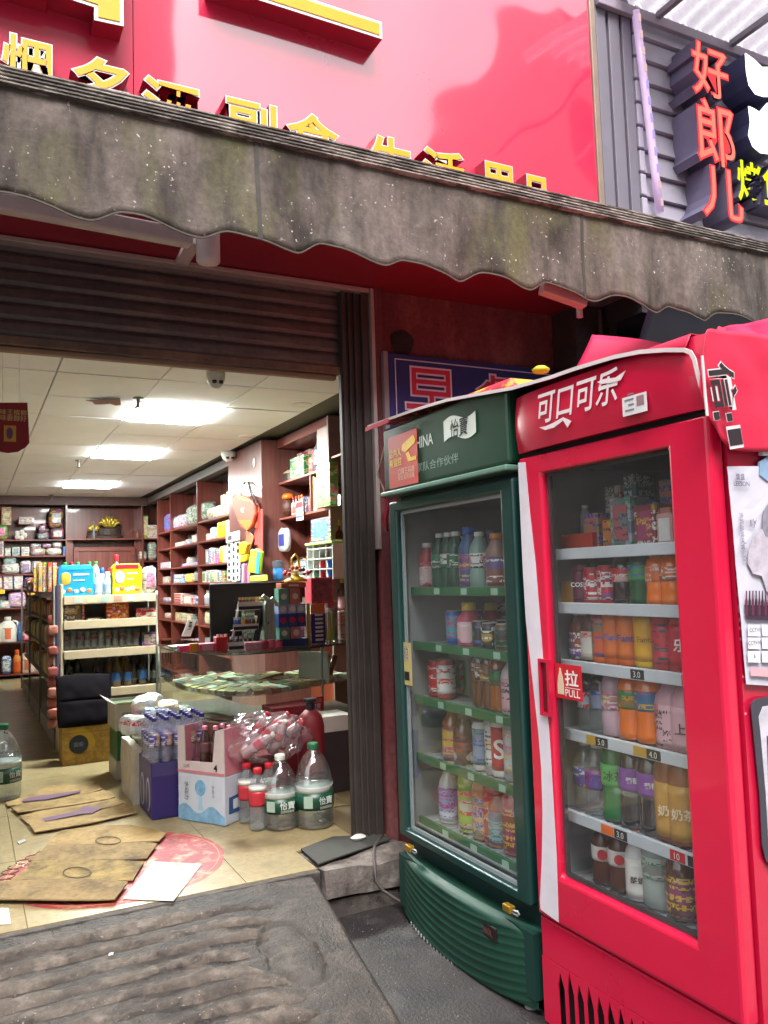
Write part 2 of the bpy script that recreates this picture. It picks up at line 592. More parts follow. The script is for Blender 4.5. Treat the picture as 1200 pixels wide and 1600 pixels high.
for i in range(-5, 3):
    for j in range(-3, 11):
        if (i == 0 and j in (0, 3, 7)): continue
        x0, y0 = PX0 + i * PT, PY0 + j * 0.645
        if x0 + PT > 2.72 or y0 > 12.0: continue
        o = use('ceiling_tile', ceil_tile, ceil, (x0, y0, 2.42))
        o.scale = (1, 1.03, 1)
        o.location.z += random.uniform(-0.002, 0.002)
for n_, j in zip(('nearest the shop door', 'in the middle of its row of three', 'at the back of the shop'), (0, 3, 7)):
    x0, y0 = PX0, PY0 + j * 0.645
    t = thing('ceiling_light', 'square white lit ceiling panel ' + n_, 'ceiling light', (x0 + PT / 2, y0 + 0.32, 2.42), 'lit panels in the shop ceiling')
    fr = MB()
    for a in ((x0 + .002, x0 + .018, y0 + .002, y0 + .64), (x0 + PT - .018, x0 + PT - .002, y0 + .002, y0 + .64), (x0 + .018, x0 + PT - .018, y0 + .002, y0 + .018), (x0 + .018, x0 + PT - .018, y0 + .624, y0 + .64)):
        fr.box(*a, 2.416, 2.446)
    fr.build('light_frame', WHITE, t)
    MB().box(x0 + .018, x0 + PT - .018, y0 + .018, y0 + .624, 2.405, 2.435).build('diffuser', glow((0.95, 1.0, 0.96), PANEL_POWER * (1.5 if j == 0 else 1.0)), t)

# entrance ramp of ridged concrete
def ridge(x, y):
    wob = noise.noise(Vector((x * 1.3, y * 2.0, 3.1))) * 0.035 + noise.noise(Vector((x * 5, y * 5, 1.1))) * 0.007
    k = math.sin((y + wob - 0.06 * x + 0.045 * max(0, x - 0.75) ** 2 * 8) / 0.088 * 2 * math.pi)
    k = 2 * ((k + 1) / 2) ** 2.6 - .7
    edge = 1.04 - 0.03 * math.sin(y * 9) - (3.0 - y) * 0.06
    fade = max(0, min(1, (edge - x) / 0.07)) * max(0, min(1, (3.13 - y) / 0.05))
    return -0.006 * fade + 0.003 * k * fade
def ramp_pt(a, b):
    y = 1.25 + b * (SILL_Y - 0.022 - 1.25)
    xr = 1.285 - (SILL_Y - y) * 0.115
    x = -2.2 + (xr + 2.2) * a
    z = -0.004 - (SILL_Y - y) * 0.118 + ridge(x, y)
    z += noise.noise(Vector((x * 3, y * 3, 0))) * 0.006 + noise.noise(Vector((x * 16, y * 16, 5))) * 0.003 + noise.noise(Vector((x * 60, y * 60, 5))) * 0.0012
    d = math.hypot((x - 1.0) / 0.085, (y - 2.72) / 0.17) + 0.25 * noise.noise(Vector((x * 14, y * 14, 9)))
    if d < 1: z += 0.010 * (1 - d ** 4) - 0.004
    elif d < 1.25: z -= 0.010
    r = xr - x
    if r < 0.03: z -= (0.03 - r) ** 2 / 0.03 * 1.1
    if a >= 1: z = STREET - 0.05
    if b <= 0: z = STREET - 0.05
    return (x, y, max(z, STREET - 0.05))
ga = [0, .1, .2, .3, .36, .42, .46] + [0.46 + i * 0.54 / 260 for i in range(1, 258)] + [0.996, 0.998, 0.9995, 1.0]
gb = [0.0] + [i / 260 for i in range(1, 261)]
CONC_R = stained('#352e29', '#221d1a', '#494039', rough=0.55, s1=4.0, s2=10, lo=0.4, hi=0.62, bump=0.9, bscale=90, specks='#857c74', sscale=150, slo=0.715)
mb = MB()
mb.add([ramp_pt(a, b) for b in gb for a in ga], [(j * len(ga) + i, j * len(ga) + i + 1, (j + 1) * len(ga) + i + 1, (j + 1) * len(ga) + i) for j in range(len(gb) - 1) for i in range(len(ga) - 1)])
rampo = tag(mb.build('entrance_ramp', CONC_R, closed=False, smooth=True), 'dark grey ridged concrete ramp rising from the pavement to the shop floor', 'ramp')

def ramp_z(x, y):
    xr = 1.285 - (SILL_Y - y) * 0.115
    return ramp_pt((x + 2.2) / (xr + 2.2), (y - 1.25) / (SILL_Y - 0.022 - 1.25))[2]
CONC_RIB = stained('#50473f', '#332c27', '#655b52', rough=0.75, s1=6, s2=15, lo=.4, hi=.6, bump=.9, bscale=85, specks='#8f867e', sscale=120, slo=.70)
for k in range(15):
    y0 = 3.105 - k * .094
    xe = 1.03 - (3.0 - y0) * .09 - .05 * abs(math.sin(k * 2.3)) - (.12 if k in (3, 4) else 0)
    def rib(u, v, k=k, y0=y0, xe=xe):
        x = -1.2 + (xe + 1.2) * u
        end = min(1, (1 - u) * (xe + 1.2) / .05)
        yc = y0 + .016 * noise.noise(Vector((x * 1.6, k * 3.1, 0))) + .007 * noise.noise(Vector((x * 7, k * 2.2, 4))) - .05 * max(0, (x - xe + .22) / .22) ** 2
        hw = (.027 + .008 * noise.noise(Vector((x * 3, k * 5.5, 9)))) * (.35 + .65 * end)
        a = (v - .5) * 2
        z = ramp_z(x, max(1.3, yc + a * hw)) - .004 + (.018 + .006 * noise.noise(Vector((x * 5, k * 1.3, 3)))) * (1 - a ** 4) * (.2 + .8 * end)
        z += .006 * noise.noise(Vector((x * 24, yc * 24 + a, 2))) + .0022 * noise.noise(Vector((x * 80, a * 3, k)))
        return (x, yc + a * hw, z)
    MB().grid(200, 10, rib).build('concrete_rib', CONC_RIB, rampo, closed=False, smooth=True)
# broken concrete step beside the ramp
CONC_L = stained('#625a55', '#3d3632', '#746c66', rough=0.85, s1=4, s2=13, bump=0.55, bscale=60, specks='#a9a29c', sscale=120, slo=0.72)
st = thing('concrete_step', 'chipped pale concrete step between the ramp and the green drinks cooler', 'step', (1.5, 3.3, STREET))
def rough_block(x0, x1, y0, y1, z0, z1, seed, amp=0.012, n=14):
    b = MB()
    def pt(p):
        q = Vector(p) * 7 + Vector((seed, 0, 0))
        return (p[0] + amp * noise.noise(q), p[1] + amp * noise.noise(q + Vector((9, 0, 0))), p[2] + amp * noise.noise(q + Vector((0, 9, 0))))
    L = lambda a, c, t: a + (c - a) * t
    b.grid(n, n, lambda u, v: pt((L(x0, x1, u), y0, L(z0, z1, v))))
    b.grid(n, n, lambda u, v: pt((x0, L(y1, y0, u), L(z0, z1, v))))
    b.grid(n, n, lambda u, v: pt((L(x0, x1, u), L(y0, y1, v), z1)))
    b.grid(n, n, lambda u, v: pt((x1, L(y0, y1, u), L(z0, z1, v))))
    return b
rough_block(1.31, 1.76, 3.205, 3.49, -0.125, -0.012, 1.0, .02, 26).build('step_block', CONC_L, st, smooth=True)
rough_block(1.33, 1.76, 3.215, 3.49, -0.215, -0.128, 5.0, 0.01).build('step_base', CONC_D, st, smooth=True)
mb = MB(); c0 = [on(470, 1328, z=0.004), on(520, 1309, z=0.004), on(592, 1305, z=0.004), on(612, 1312, z=0.004), on(545, 1335, z=0.004), on(497, 1352, z=0.004)]
mb.prism(c0, (0, 0, 0.006))
tag(mb.build('rubber_mat', m('#33332f', 0.75, bump=0.3)), 'torn piece of dark mat lying on the floor corner by the shutter rail', 'mat')
cb = [(1.70, 3.45, 0.012), (1.62, 3.36, 0.008), (1.56, 3.25, 0.004), (1.535, 3.185, -0.03), (1.53, 3.18, -0.07), (1.56, 3.18, -0.115), (1.62, 3.16, -0.16), (1.68, 3.1, -0.193)]
tag(MB().tube(cb, 0.007, 8).build('cable', m('#4a4441', 0.7), smooth=True), 'thin grey cable hanging over the broken concrete step', 'cable')
for q, (px, py) in enumerate(((1040 - 470, 1308), (546, 1316))):
    pass
tag(MB().lathe([(0, 0), (.02, .002), (.026, .012), (.014, .022), (0, .024)], 9, on(560, 1312, z=0.01), sx=1.5).build('crumpled_tissue', m('#b8b4ae', 0.9, bump=0.8)), 'small crumpled scrap of white paper on the dark mat', 'litter')
for nm, px, py, lab in (('paper_scrap', 173, 1490, 'tiny white scrap lying in a groove of the ramp'), ('leaf_scrap', 262, 1572, 'small yellowish dry leaf scrap on the ramp'),):
    c = on(px, py, z=-0.03)
    c.z = ramp_pt((c.x + 2.2) / (1.285 - (SILL_Y - c.y) * .115 + 2.2), (c.y - 1.25) / (SILL_Y - .022 - 1.25))[2] + 0.004
    tag(MB().prism([c + Vector((-.008, -.004, 0)), c + Vector((.007, -.006, .001)), c + Vector((.009, .004, .003)), c + Vector((-.004, .006, .002))], (0, 0, .002)).build(nm, m('#c8c4bc' if 'paper' in nm else '#a08a55', 0.8)), lab, 'litter')

# ================================================================== shopfront
BRICKRED = stained('#6b3033', '#5a282b', '#7c4646', rough=0.75, s1=1.6, s2=5, stretch=(1, 1, 0.45), bump=0.25, bscale=45)
wl = thing('shopfront_wall', 'dull red painted shopfront pillar wall with a sooty hole behind the coolers', 'wall', (2.3, WALL_Y, STREET))
MB().box(1.79, 2.86, WALL_Y, 3.71, STREET, 2.62).build('wall_face', BRICKRED, wl)
MB().box(1.7525, 1.79, WALL_Y - 0.035, 3.71, STREET, 2.615).build('wall_edge', BRICKRED, wl)
hc = on(628, 537, y=WALL_Y)
mb = MB()
hole = [(hc.x + 0.062 * math.cos(t) * (1 + .1 * math.sin(3 * t)), WALL_Y - 0.003, hc.z + 0.068 * math.sin(t)) for t in [2 * math.pi * k / 20 for k in range(20)]]
mb.prism(hole, (0, -0.006, 0))
mb.build('hole_disc', stained('#1c1716', '#2b2423', rough=0.95, bump=0.8), wl, bevel=0.002)  # sooty disc on the wall face, its black standing in for the hole's depth
# wall to the left of the opening (outside the frame) and above the shutter
tag(MB().box(-3.6, -1.7, WALL_Y, 3.71, STREET, 2.62).build('shopfront_wall', BRICKRED), 'dull red painted wall on the far side of the shop opening', 'wall')
struct('lintel', MB().box(-3.6, 2.86, 3.56, 3.71, 2.578, 4.6), m('#4a2c2c', 0.8))

# pinkish aluminium trim around the opening
ALU = m('#a99a98', 0.4, metal=0.35, var=0.06)
t = thing('door_trim', 'thin pale metal trim running above and down beside the shop opening', 'trim', (1.74, WALL_Y - 0.02, 0))
MB().box(-1.7, 1.728, WALL_Y - 0.03, WALL_Y + 0.03, 2.572, 2.592).build('top_strip', ALU, t, bevel=0.002)
MB().box(1.73, 1.75, WALL_Y - 0.035, WALL_Y + 0.03, 1.325, 2.592).build('side_strip', ALU, t, bevel=0.002)

# roller shutter
SH = stained('#40373a', '#4d4442', '#5e5048', rough=0.42, s1=2.0, s2=6, stretch=(0.4, 1, 3), bump=0.05)
SHD = m('#39322f', 0.45, var=0.25)
t = thing('roller_shutter', 'dark brown roller shutter half rolled up above the shop entrance', 'shutter', (0, WALL_Y + 0.05, 2.15))
def slat_shape(x0, x1, y0, z0, h):
    pr = [(0, 0), (-0.008, 0.006), (-0.013, h * 0.3), (-0.013, h * 0.7), (-0.008, h - 0.01), (0, h - 0.004), (0.006, h - 0.004), (0.006, 0)]
    b = MB()
    n = len(pr)
    b.add([(x0, y0 + p[0], z0 + p[1]) for p in pr] + [(x1, y0 + p[0], z0 + p[1]) for p in pr],
          [(i, (i + 1) % n, n + (i + 1) % n, n + i) for i in range(n)] + [tuple(range(n)), tuple(range(2 * n - 1, n - 1, -1))])
    return b
sm = slat_shape(-1.7, 1.6, 0, 0, 0.0745).mesh('slat', SH)
for k in range(7):
    o = use('slat', sm, t, (0, 0.005, 2.205 + k * 0.07 - 2.15))
MB().box(-1.7, 1.585, WALL_Y + 0.02, WALL_Y + 0.075, 2.165, 2.204).build('bottom_bar', stained('#6b5340', '#4b3a30', rough=0.5), t, bevel=0.004)
MB().box(-1.7, 1.57, WALL_Y + 0.035, WALL_Y + 0.07, 2.142, 2.162).build('rubber_seal', m('#7d6652', 0.55), t, bevel=0.004)
rail = MB()
for x0, x1, y0, y1 in ((1.606, 1.728, 3.50, 3.53), (1.588, 1.605, 3.485, 3.525), (1.622, 1.632, 3.485, 3.501), (1.652, 1.662, 3.485, 3.501), (1.69, 1.726, 3.478, 3.501)):
    rail.box(x0, x1, y0, y1, -0.002, 2.57)
rail.build('guide_rail', SHD, t, bevel=0.003)
MB().box(1.578, 1.588, 3.49, 3.52, -0.002, 2.16).build('rail_lip', m('#2c2522', 0.5), t, bevel=0.002)
MB().box(1.69, 1.752, 3.54, 3.74, -0.002, 2.6).build('jamb', SHD, t)

# sign box with channel letters
SIGN_Y = 2.95
SIGNRED = m('#c02048', 0.28, var=0.09, scale=2.0, coat=1.0)
SIGNRED.node_tree.nodes['Principled BSDF'].inputs['Coat IOR'].default_value = 2.05
SIGNRED.node_tree.nodes['Principled BSDF'].inputs['Coat Roughness'].default_value = .06
_sn = SIGNRED.node_tree
_n = _sn.nodes.new('ShaderNodeTexNoise'); _n.inputs['Scale'].default_value = 1.4; _n.inputs['Detail'].default_value = 1
_tc = _sn.nodes.new('ShaderNodeTexCoord'); _sn.links.new(_tc.outputs['Object'], _n.inputs['Vector'])
_bp = _sn.nodes.new('ShaderNodeBump'); _bp.inputs['Strength'].default_value = .27; _bp.inputs['Distance'].default_value = .12
_sn.links.new(_n.outputs['Fac'], _bp.inputs['Height'])
_sn.links.new(_bp.outputs[0], _sn.nodes['Principled BSDF'].inputs['Coat Normal'])
UNDER = m('#7a1429', 0.55, var=0.1)
sg = thing('shop_sign', 'glossy red shop sign box with raised yellow characters', 'shop sign', (0.5, SIGN_Y, 2.6))
seamx = 0.531
MB().box(-2.6, seamx - 0.0015, SIGN_Y, 3.55, 2.615, 4.5).build('sign_panel', SIGNRED, sg)
MB().box(seamx + 0.0015, 2.74, SIGN_Y, 3.55, 2.615, 4.5).build('sign_panel', SIGNRED, sg)
MB().box(-2.6, 2.86, 2.95, 3.555, 2.598, 2.613).build('soffit', UNDER, sg)
MB().box(2.742, 2.775, SIGN_Y - 0.012, 3.4, 2.6, 4.5).build('sign_frame', m('#9a8a7c', 0.35, metal=0.5), sg, bevel=0.003)
L_SIDE = m('#96203a', 0.45)
L_RIM = m('#c9c6c4', 0.35, metal=0.4, var=0.1, scale=40)
L_FACE = m('#e09a12', 0.45, var=0.08)
def channel(poly_or_char, cx, cz, w, h, depth=0.075, rim=0.03, bold=0.026):
    yf = SIGN_Y - depth
    ref = text_shape(poly_or_char, bold + rim * 0.5, 0)
    bx = ref[2:]
    p = txt(sg, 'channel_letter', poly_or_char, (cx, SIGN_Y, cz), X, Z, L_SIDE, w, h, off=bold + rim * 0.5, depth=depth, lift=0.0)
    txt(p, 'letter_rim', poly_or_char, (cx, yf, cz), X, Z, L_RIM, w, h, off=bold + rim * 0.5, lift=0.002, box=bx)
    txt(p, 'letter_face', poly_or_char, (cx, yf, cz), X, Z, L_FACE, w, h, off=bold - rim * 0.3, lift=0.004, box=bx)
YF = SIGN_Y - 0.075
for ch, pl, pr, pt in (('烟', (0, 80), (82, 80), (40, 58)), ('名', (108, 125), (203, 115), (143, 88)), ('酒', (220, 150), (312, 140), (240, 120)), ('副', (352, 165), (433, 170), (360, 150)),
                       ('食', (446, 205), (531, 215), (485, 178)), ('生', (574, 235), (645, 245), (600, 213)), ('活', (658, 250), (726, 258), (680, 232)), ('用', (750, 265), (801, 268), (760, 252)), ('品', (815, 280), (860, 288), (825, 273))):
    a, b_, c_ = on(*pl, y=YF), on(*pr, y=YF), on(*pt, y=YF)
    w = (b_.x - a.x)
    h = 0.215
    channel(ch, (a.x + b_.x) / 2, c_.z - h / 2 + 0.004, w, h)
# the two big characters above, cut by the top of the frame
def bigbar(pts, part):
    p3 = [Vector((p.x, SIGN_Y, p.z)) for p in pts]
    b = MB().prism(p3, (0, -0.09, 0)).build(part, L_SIDE, sg)
    c = sum(p3, Vector()) / len(p3)
    def inset(d, y):
        out = []
        n = len(p3)
        for i in range(n):
            a, q, e = p3[i - 1], p3[i], p3[(i + 1) % n]
            d1, d2 = (q - a).normalized(), (e - q).normalized()
            n1, n2 = Vector((-d1.z, 0, d1.x)), Vector((-d2.z, 0, d2.x))
            k = (n1 + n2)
            k = k / max(0.3, k.dot(n1))
            area = sum(p3[j].x * p3[(j + 1) % n].z - p3[(j + 1) % n].x * p3[j].z for j in range(n))
            sgn = 1 if area > 0 else -1
            out.append(q + k * d * sgn + Vector((0, y, 0)))
        return out
    MB().prism(inset(0.0, -0.0915), (0, -0.002, 0)).build('letter_rim', L_RIM, b)
    MB().prism(inset(0.013, -0.0945), (0, -0.002, 0)).build('letter_face', L_FACE, b)
BY = SIGN_Y - 0.09
bar_r, bar_t = on(597, 62, y=BY), on(597, 40, y=BY)
zb = bar_r.z
bigbar([Vector((0.80, 0, zb + 0.01)), Vector((bar_r.x, 0, zb)), Vector((bar_r.x, 0, zb + 0.075)), Vector((0.80, 0, zb + 0.085))], 'channel_letter')
bigbar([Vector((0.90, 0, zb + 0.32)), Vector((1.45, 0, zb + 0.31)), Vector((1.45, 0, zb + 0.39)), Vector((0.90, 0, zb + 0.40))], 'channel_letter')
k1, k2, k3, k4 = on(193, 42, y=BY), on(147, 32, y=BY), on(147, 12, y=BY), on(60, -6, y=BY)
bigbar([Vector((k1.x, 0, k1.z)), Vector((k1.x, 0, k1.z + 0.5)), Vector((k2.x - 0.16, 0, k1.z + 0.5)), Vector((k2.x - 0.16, 0, k3.z + 0.01)), Vector((k2.x, 0, k3.z)), Vector((k2.x, 0, k2.z))], 'channel_letter')
bigbar([Vector((-0.1, 0, k3.z)), Vector((k4.x + .03, 0, k3.z - 0.005)), Vector((k4.x + .03, 0, k3.z + 0.5)), Vector((-0.1, 0, k3.z + 0.5))], 'channel_letter')

# steel clad column between the two signs
STEEL = m('#74707c', 0.5, metal=0.2, var=0.1, scale=4)  # violet cast of the led light is mixed into the steel grey
t = thing('steel_column', 'grey steel clad column with vertical ribs between the two shop signs', 'column', (2.9, 3.0, 2.4))
MB().box(2.777, 3.05, 2.98, 3.55, 2.61, 4.6).build('column_core', STEEL, t)
for x0, x1 in ((2.80, 2.865), (2.885, 2.955), (2.975, 3.035)):
    MB().box(x0, x1, 2.962, 2.981, 2.61, 4.6).build('column_rib', STEEL, t, bevel=0.004)

# neighbour's sign of grey boards
SIDING = m('#a5a0ae', 0.5, var=0.14, scale=5)  # lilac tint of the led glow is put into the board colour
t = thing('neighbour_sign_wall', 'neighbouring shop sign of overlapping grey boards', 'sign', (3.8, 3.0, 2.6))
MB().box(3.06, 6.5, 3.02, 3.5, 2.5, 4.5).build('backing', m('#2d2b31', 0.7), t)
for k in range(14):
    z0 = 2.72 + k * 0.125
    b = MB()
    pr = [(3.02, z0), (2.972, z0 + 0.002), (2.992, z0 + 0.118), (3.02, z0 + 0.118)]
    b.add([(3.09, p[0], p[1]) for p in pr] + [(6.4, p[0], p[1]) for p in pr], [(0, 1, 2, 3), (7, 6, 5, 4), (0, 4, 5, 1), (1, 5, 6, 2), (2, 6, 7, 3), (3, 7, 4, 0)])
    b.build('siding_board', SIDING, t, bevel=0.002)
for k in range(14):
    MB().box(3.052, 3.088, 2.965, 3.02, 2.723 + k * 0.125, 2.833 + k * 0.125).build('corner_block', SIDING, t, bevel=0.004)
# neon characters standing proud of the boards
NEON_R = glow((1.0, 0.06, 0.07), 0.42)
NEON_F = m('#d9796e', 0.4)
NSIDE = m('#66617a', 0.5)
def neon(ch, pl, pr, pt, pb, col, face, depth=0.16, name='neon_letter', lab='', bold=0.03):
    yf = 2.98 - depth
    a, b_ = on(*pl, y=yf), on(*pr, y=yf)
    zt, zb_ = on(*pt, y=yf).z, on(*pb, y=yf).z
    c = ((a.x + b_.x) / 2, 0, (zt + zb_) / 2)
    o = txt(None, name, ch, (c[0], 2.98, c[2]), X, Z, NSIDE, b_.x - a.x, zt - zb_, off=bold, depth=depth, lift=0.0)
    tag(o, lab, 'neon letter', 'lit characters on the neighbouring shop sign')
    bx = text_shape(ch, bold, 0)[2:]
    txt(o, 'glowing_edge', ch, (c[0], yf, c[2]), X, Z, col, b_.x - a.x, zt - zb_, off=bold, lift=0.002, box=bx)
    if face is not None:
        txt(o, 'glowing_face', ch, (c[0], yf, c[2]), X, Z, face, b_.x - a.x, zt - zb_, off=bold - 0.028, lift=0.004, box=bx)
NF = glow((1.0, 0.25, 0.18), 0.40)
neon('好', (1080, 120), (1138, 120), (1105, 68), (1125, 160), NEON_R, NF, lab='red neon character 好 at the top of the column')
neon('郎', (1087, 210), (1148, 210), (1110, 155), (1130, 265), NEON_R, NF, lab='red neon character 郎 in the middle of the column')
neon('儿', (1095, 300), (1160, 300), (1115, 258), (1140, 348), NEON_R, NF, lab='red neon character 儿 at the bottom of the column')
neon('烤', (1152, 285), (1190, 285), (1170, 253), (1175, 318), glow((0.85, 1.0, 0.02), 0.4), None, 0.12, lab='yellow lit character 烤 beside the red neon column', bold=0.02)
neon('鱼', (1192, 290), (1232, 290), (1210, 258), (1215, 325), glow((0.9, 1.0, 0.02), 0.4), None, 0.12, lab='yellow lit character 鱼 cut by the edge of the picture', bold=0.02)
def blob(pts, lab):
    yf = 2.80
    P = [on(px, py, y=yf) for px, py in pts]
    P = [Vector((p.x, 2.98, p.z)) for p in P]
    o = MB().prism(P, (0, -0.17, 0)).build('light_box', m('#3f4166', 0.5))
    tag(o, lab, 'light box', 'white lit shapes on the neighbouring shop sign')
    q = MB().prism([p + Vector((0, -0.1715, 0)) for p in P], (0, -0.004, 0)).build('lit_face', glow((0.9, 0.93, 1.0), 1.2), o)
blob([(1166, 82), (1180, 92), (1192, 104), (1212, 104), (1230, 100), (1240, 120), (1235, 140), (1215, 150), (1195, 150), (1182, 146), (1172, 132), (1168, 112)], 'white lit shape with a pointed ear, upper of the two')
blob([(1171, 165), (1178, 168), (1188, 174), (1200, 160), (1215, 168), (1240, 168), (1245, 200), (1230, 232), (1205, 240), (1190, 238), (1178, 228), (1171, 210), (1174, 190)], 'white lit shape with a pointed ear, lower of the two')
# led tube and the corrugated canopy above
a, b_ = on(993, 18, y=2.93), on(1031, 331, y=2.93)
LEDT = m('#b7a2bb', 0.3)
_lb = LEDT.node_tree.nodes['Principled BSDF']
_lb.inputs['Emission Color'].default_value = (0.7, 0.5, 0.85, 1)
_lb.inputs['Emission Strength'].default_value = 0.12
t = thing('led_tube', 'pale pink and violet led tube hanging beside the grey boards', 'led tube', (b_.x, 2.93, b_.z))
mid = [a.lerp(b_, k) for k in (0, .3, .55, .8, 1)]
MB().tube(mid, 0.021, 10).build('tube', LEDT, t, smooth=True)
for k in range(12):
    p = a.lerp(b_, (k + .5) / 12)
    MB().box(p.x - .008, p.x + .008, p.y - .0235, p.y - .0205, p.z - .02, p.z + .02).build('led', glow((0.62, 0.5, 1.0) if 3 < k < 10 else (1.0, 0.66, 0.66), 0.28), t)
t = thing('corrugated_canopy', 'grubby white corrugated roof sheet over the neighbouring sign', 'canopy', (3.8, 2.6, 4.1))
CZ = 4.09
def corr(u, v):
    x = 2.9 + u * 3.2
    y = 2.97 - v * 0.75
    return (x, y, CZ + 0.03 + 0.028 * math.sin(x * 2 * math.pi / 0.11) + v * 0.10 + 0.006 * noise.noise(Vector((x * 4, y * 4, 0))))
ROOFM = stained('#c2bec2', '#a5a0a6', '#6d6872', rough=0.6, s1=3, s2=9, stretch=(1, 0.5, 1), bump=0.1)
_rn = ROOFM.node_tree
_tr = _rn.nodes.new('ShaderNodeBsdfTranslucent')
_tr.inputs['Color'].default_value = (0.62, 0.6, 0.64, 1)
_ms = _rn.nodes.new('ShaderNodeMixShader')
_ms.inputs[0].default_value = 0.5
_rn.links.new(_rn.nodes['Principled BSDF'].outputs[0], _ms.inputs[1])
_rn.links.new(_tr.outputs[0], _ms.inputs[2])
_rn.links.new(_ms.outputs[0], _rn.nodes['Material Output'].inputs['Surface'])
MB().grid(320, 14, corr).build('roof_sheet', ROOFM, t, closed=False, smooth=True)
MB().bar((2.80, 2.945, 4.055), (6.0, 2.945, 4.055), 0.03, 0.055).build('edge_beam', m('#8d8390', 0.5), t, bevel=0.004)
for k in range(5):
    MB().bar((3.2 + .55 * k, 2.93, 4.075), (3.28 + .55 * k, 1.5, 4.15), 0.03, 0.03).build('roof_batten', m('#77727c', 0.6), t)

# awning
AW_Y = 2.55
CANVAS = stained('#6a605a', '#2e2723', '#524f34', rough=0.92, s1=5.0, s2=3.7, stretch=(1, 1, 0.34), lo=0.34, hi=0.62, bump=0.25, bscale=80, specks='#b4ada4', sscale=62, slo=0.70)
t = thing('awning', 'grimy grey green canvas awning with a scalloped valance and dirty front bar', 'awning', (1.5, AW_Y, 2.3))
ZT = 2.735
def sca(x):
    q_ = (x - 0.325) / 0.333 + .10 * noise.noise(Vector((x * 2.1, 7, 0)))
    p = q_ % 1.0
    am = .85 + .45 * noise.noise(Vector((math.floor(q_) * 1.7, 3, 0)))
    sm_ = lambda q: q * q * (3 - 2 * q)
    return (sm_(p / 0.3) if p < 0.3 else 1 - sm_((p - 0.3) / 0.7)) * am
def val(u, v):
    x = -1.9 + u * 7.0
    zb_ = 2.309 + 0.05 * sca(x) + 0.006 * noise.noise(Vector((x * 1.7, 0, 0)))
    z = zb_ + (ZT - 0.055 - zb_) * v
    y = AW_Y + (1 - v) * (0.012 * math.sin(x * 2 * math.pi / 0.333 + 0.8) + 0.03 * noise.noise(Vector((x * 3, z * 2, 4))) + .016 * noise.noise(Vector((x * 9, z * 1.5, 6)))) + 0.005 * noise.noise(Vector((x * 14, z * 9, 2)))
    return (x, y, z)
MB().grid(420, 12, val).build('valance', CANVAS, t, closed=False, smooth=True, solid=0.003)
MB().grid(420, 1, lambda u, v: (val(u, 0)[0], val(u, 0)[1] - 0.0035, val(u, 0)[2] + v * 0.006)).build('hem', m('#4a443c', 0.9, var=0.3, scale=40), t, closed=False, smooth=True)
b = MB()
prof = []
for k in range(5):
    z0 = ZT - 0.056 + k * 0.0118
    prof += [(-0.012, z0), (-0.019, z0 + 0.003), (-0.019, z0 + 0.008), (-0.012, z0 + 0.0112)]
prof += [(0.0, ZT + 0.006), (0.03, ZT + 0.002), (0.035, ZT - 0.05), (0.0, ZT - 0.06)]
n = len(prof)
xs = [-1.9 + 7.0 * i / 60 for i in range(61)]
b.add([(x, AW_Y + p[0], p[1]) for x in xs for p in prof], [(i * n + k, i * n + (k + 1) % n, (i + 1) * n + (k + 1) % n, (i + 1) * n + k) for i in range(60) for k in range(n)] + [tuple(range(n)), tuple(60 * n + k for k in range(n))])
b.build('front_bar', stained('#4a433d', '#8d867f', '#2f2a27', rough=0.7, s1=16, s2=9, stretch=(0.5, 1, 3), lo=0.48, hi=0.56, bump=0.5, bscale=110), t)
for xs_ in (-.55, .86, 2.27, 3.68):
    us = (xs_ + 1.9) / 7.0
    MB().grid(1, 12, lambda u, v, us=us: (lambda p: (p[0], p[1] - .0042, p[2]))(val(us + (u - .5) * .0022, v))).build('seam', m('#3d3834', .9, var=.3, scale=30), t, closed=False)
# folding arms and fittings seen under the valance
ARM = m('#a8999b', 0.45, metal=0.2)
a0, a1 = on(-40, 309, y=2.72), on(300, 374, y=2.72)
MB().bar(a0, a1, 0.05, 0.058).build('folding_arm', ARM, t, bevel=0.008)
c1 = on(325, 385, y=2.7)
MB().lathe([(0, -0.06), (0.035, -0.06), (0.041, -0.053), (0.041, 0.05), (0.035, 0.06), (0, 0.06)], 18, c1).build('arm_elbow', m('#b0a3a6', 0.5), t, smooth=True)
MB().bar(on(283, 412, y=3.2), on(303, 376, y=2.8), 0.05, 0.02).build('arm_bracket', ARM, t)
a0, a1 = on(846, 450, y=2.64), on(914, 474, y=2.6)
MB().bar(a0, a1, 0.05, 0.045).build('folding_arm', ARM, t, bevel=0.004)
MB().tube([on(905, 478, y=2.7), on(906, 496, y=2.7)], 0.014, 8).build('arm_joint', ARM, t)

# dark pillar and the neighbour's front under the awning
t = thing('dark_pillar', 'dark narrow pillar beside the red wall under the awning', 'pillar', (2.98, 3.3, STREET))
MB().box(2.862, 3.10, 3.30, 3.6, STREET, 2.597).build('pillar_body', stained('#2b2224', '#3a2b2d', rough=0.8), t)
MB().tube([(3.02, 3.285, 1.0), (3.02, 3.285, 2.59)], 0.014, 8).build('conduit', m('#4a4043', 0.6), t)
MB().tube([(3.08, 3.27, 1.0), (3.085, 3.27, 2.3), (3.1, 3.26, 2.59)], 0.022, 8).build('drain_pipe', m('#38343c', 0.6), t)
tag(MB().box(3.1, 6.5, 3.35, 3.6, STREET, 2.6).build('neighbour_front', m('#211f2b', 0.6)), 'dark front of the neighbouring shop behind the red cloth', 'wall')
def navy(u, v):
    x = 2.95 + u * 2.4
    z = 2.02 + v * 0.6
    return (x, 3.1 - v * 0.30 + 0.03 * math.sin(x * 5 + z * 4) * (1 - v) + 0.02 * noise.noise(Vector((x * 3, z * 5, 2))), z + 0.03 * math.sin(x * 3.2))
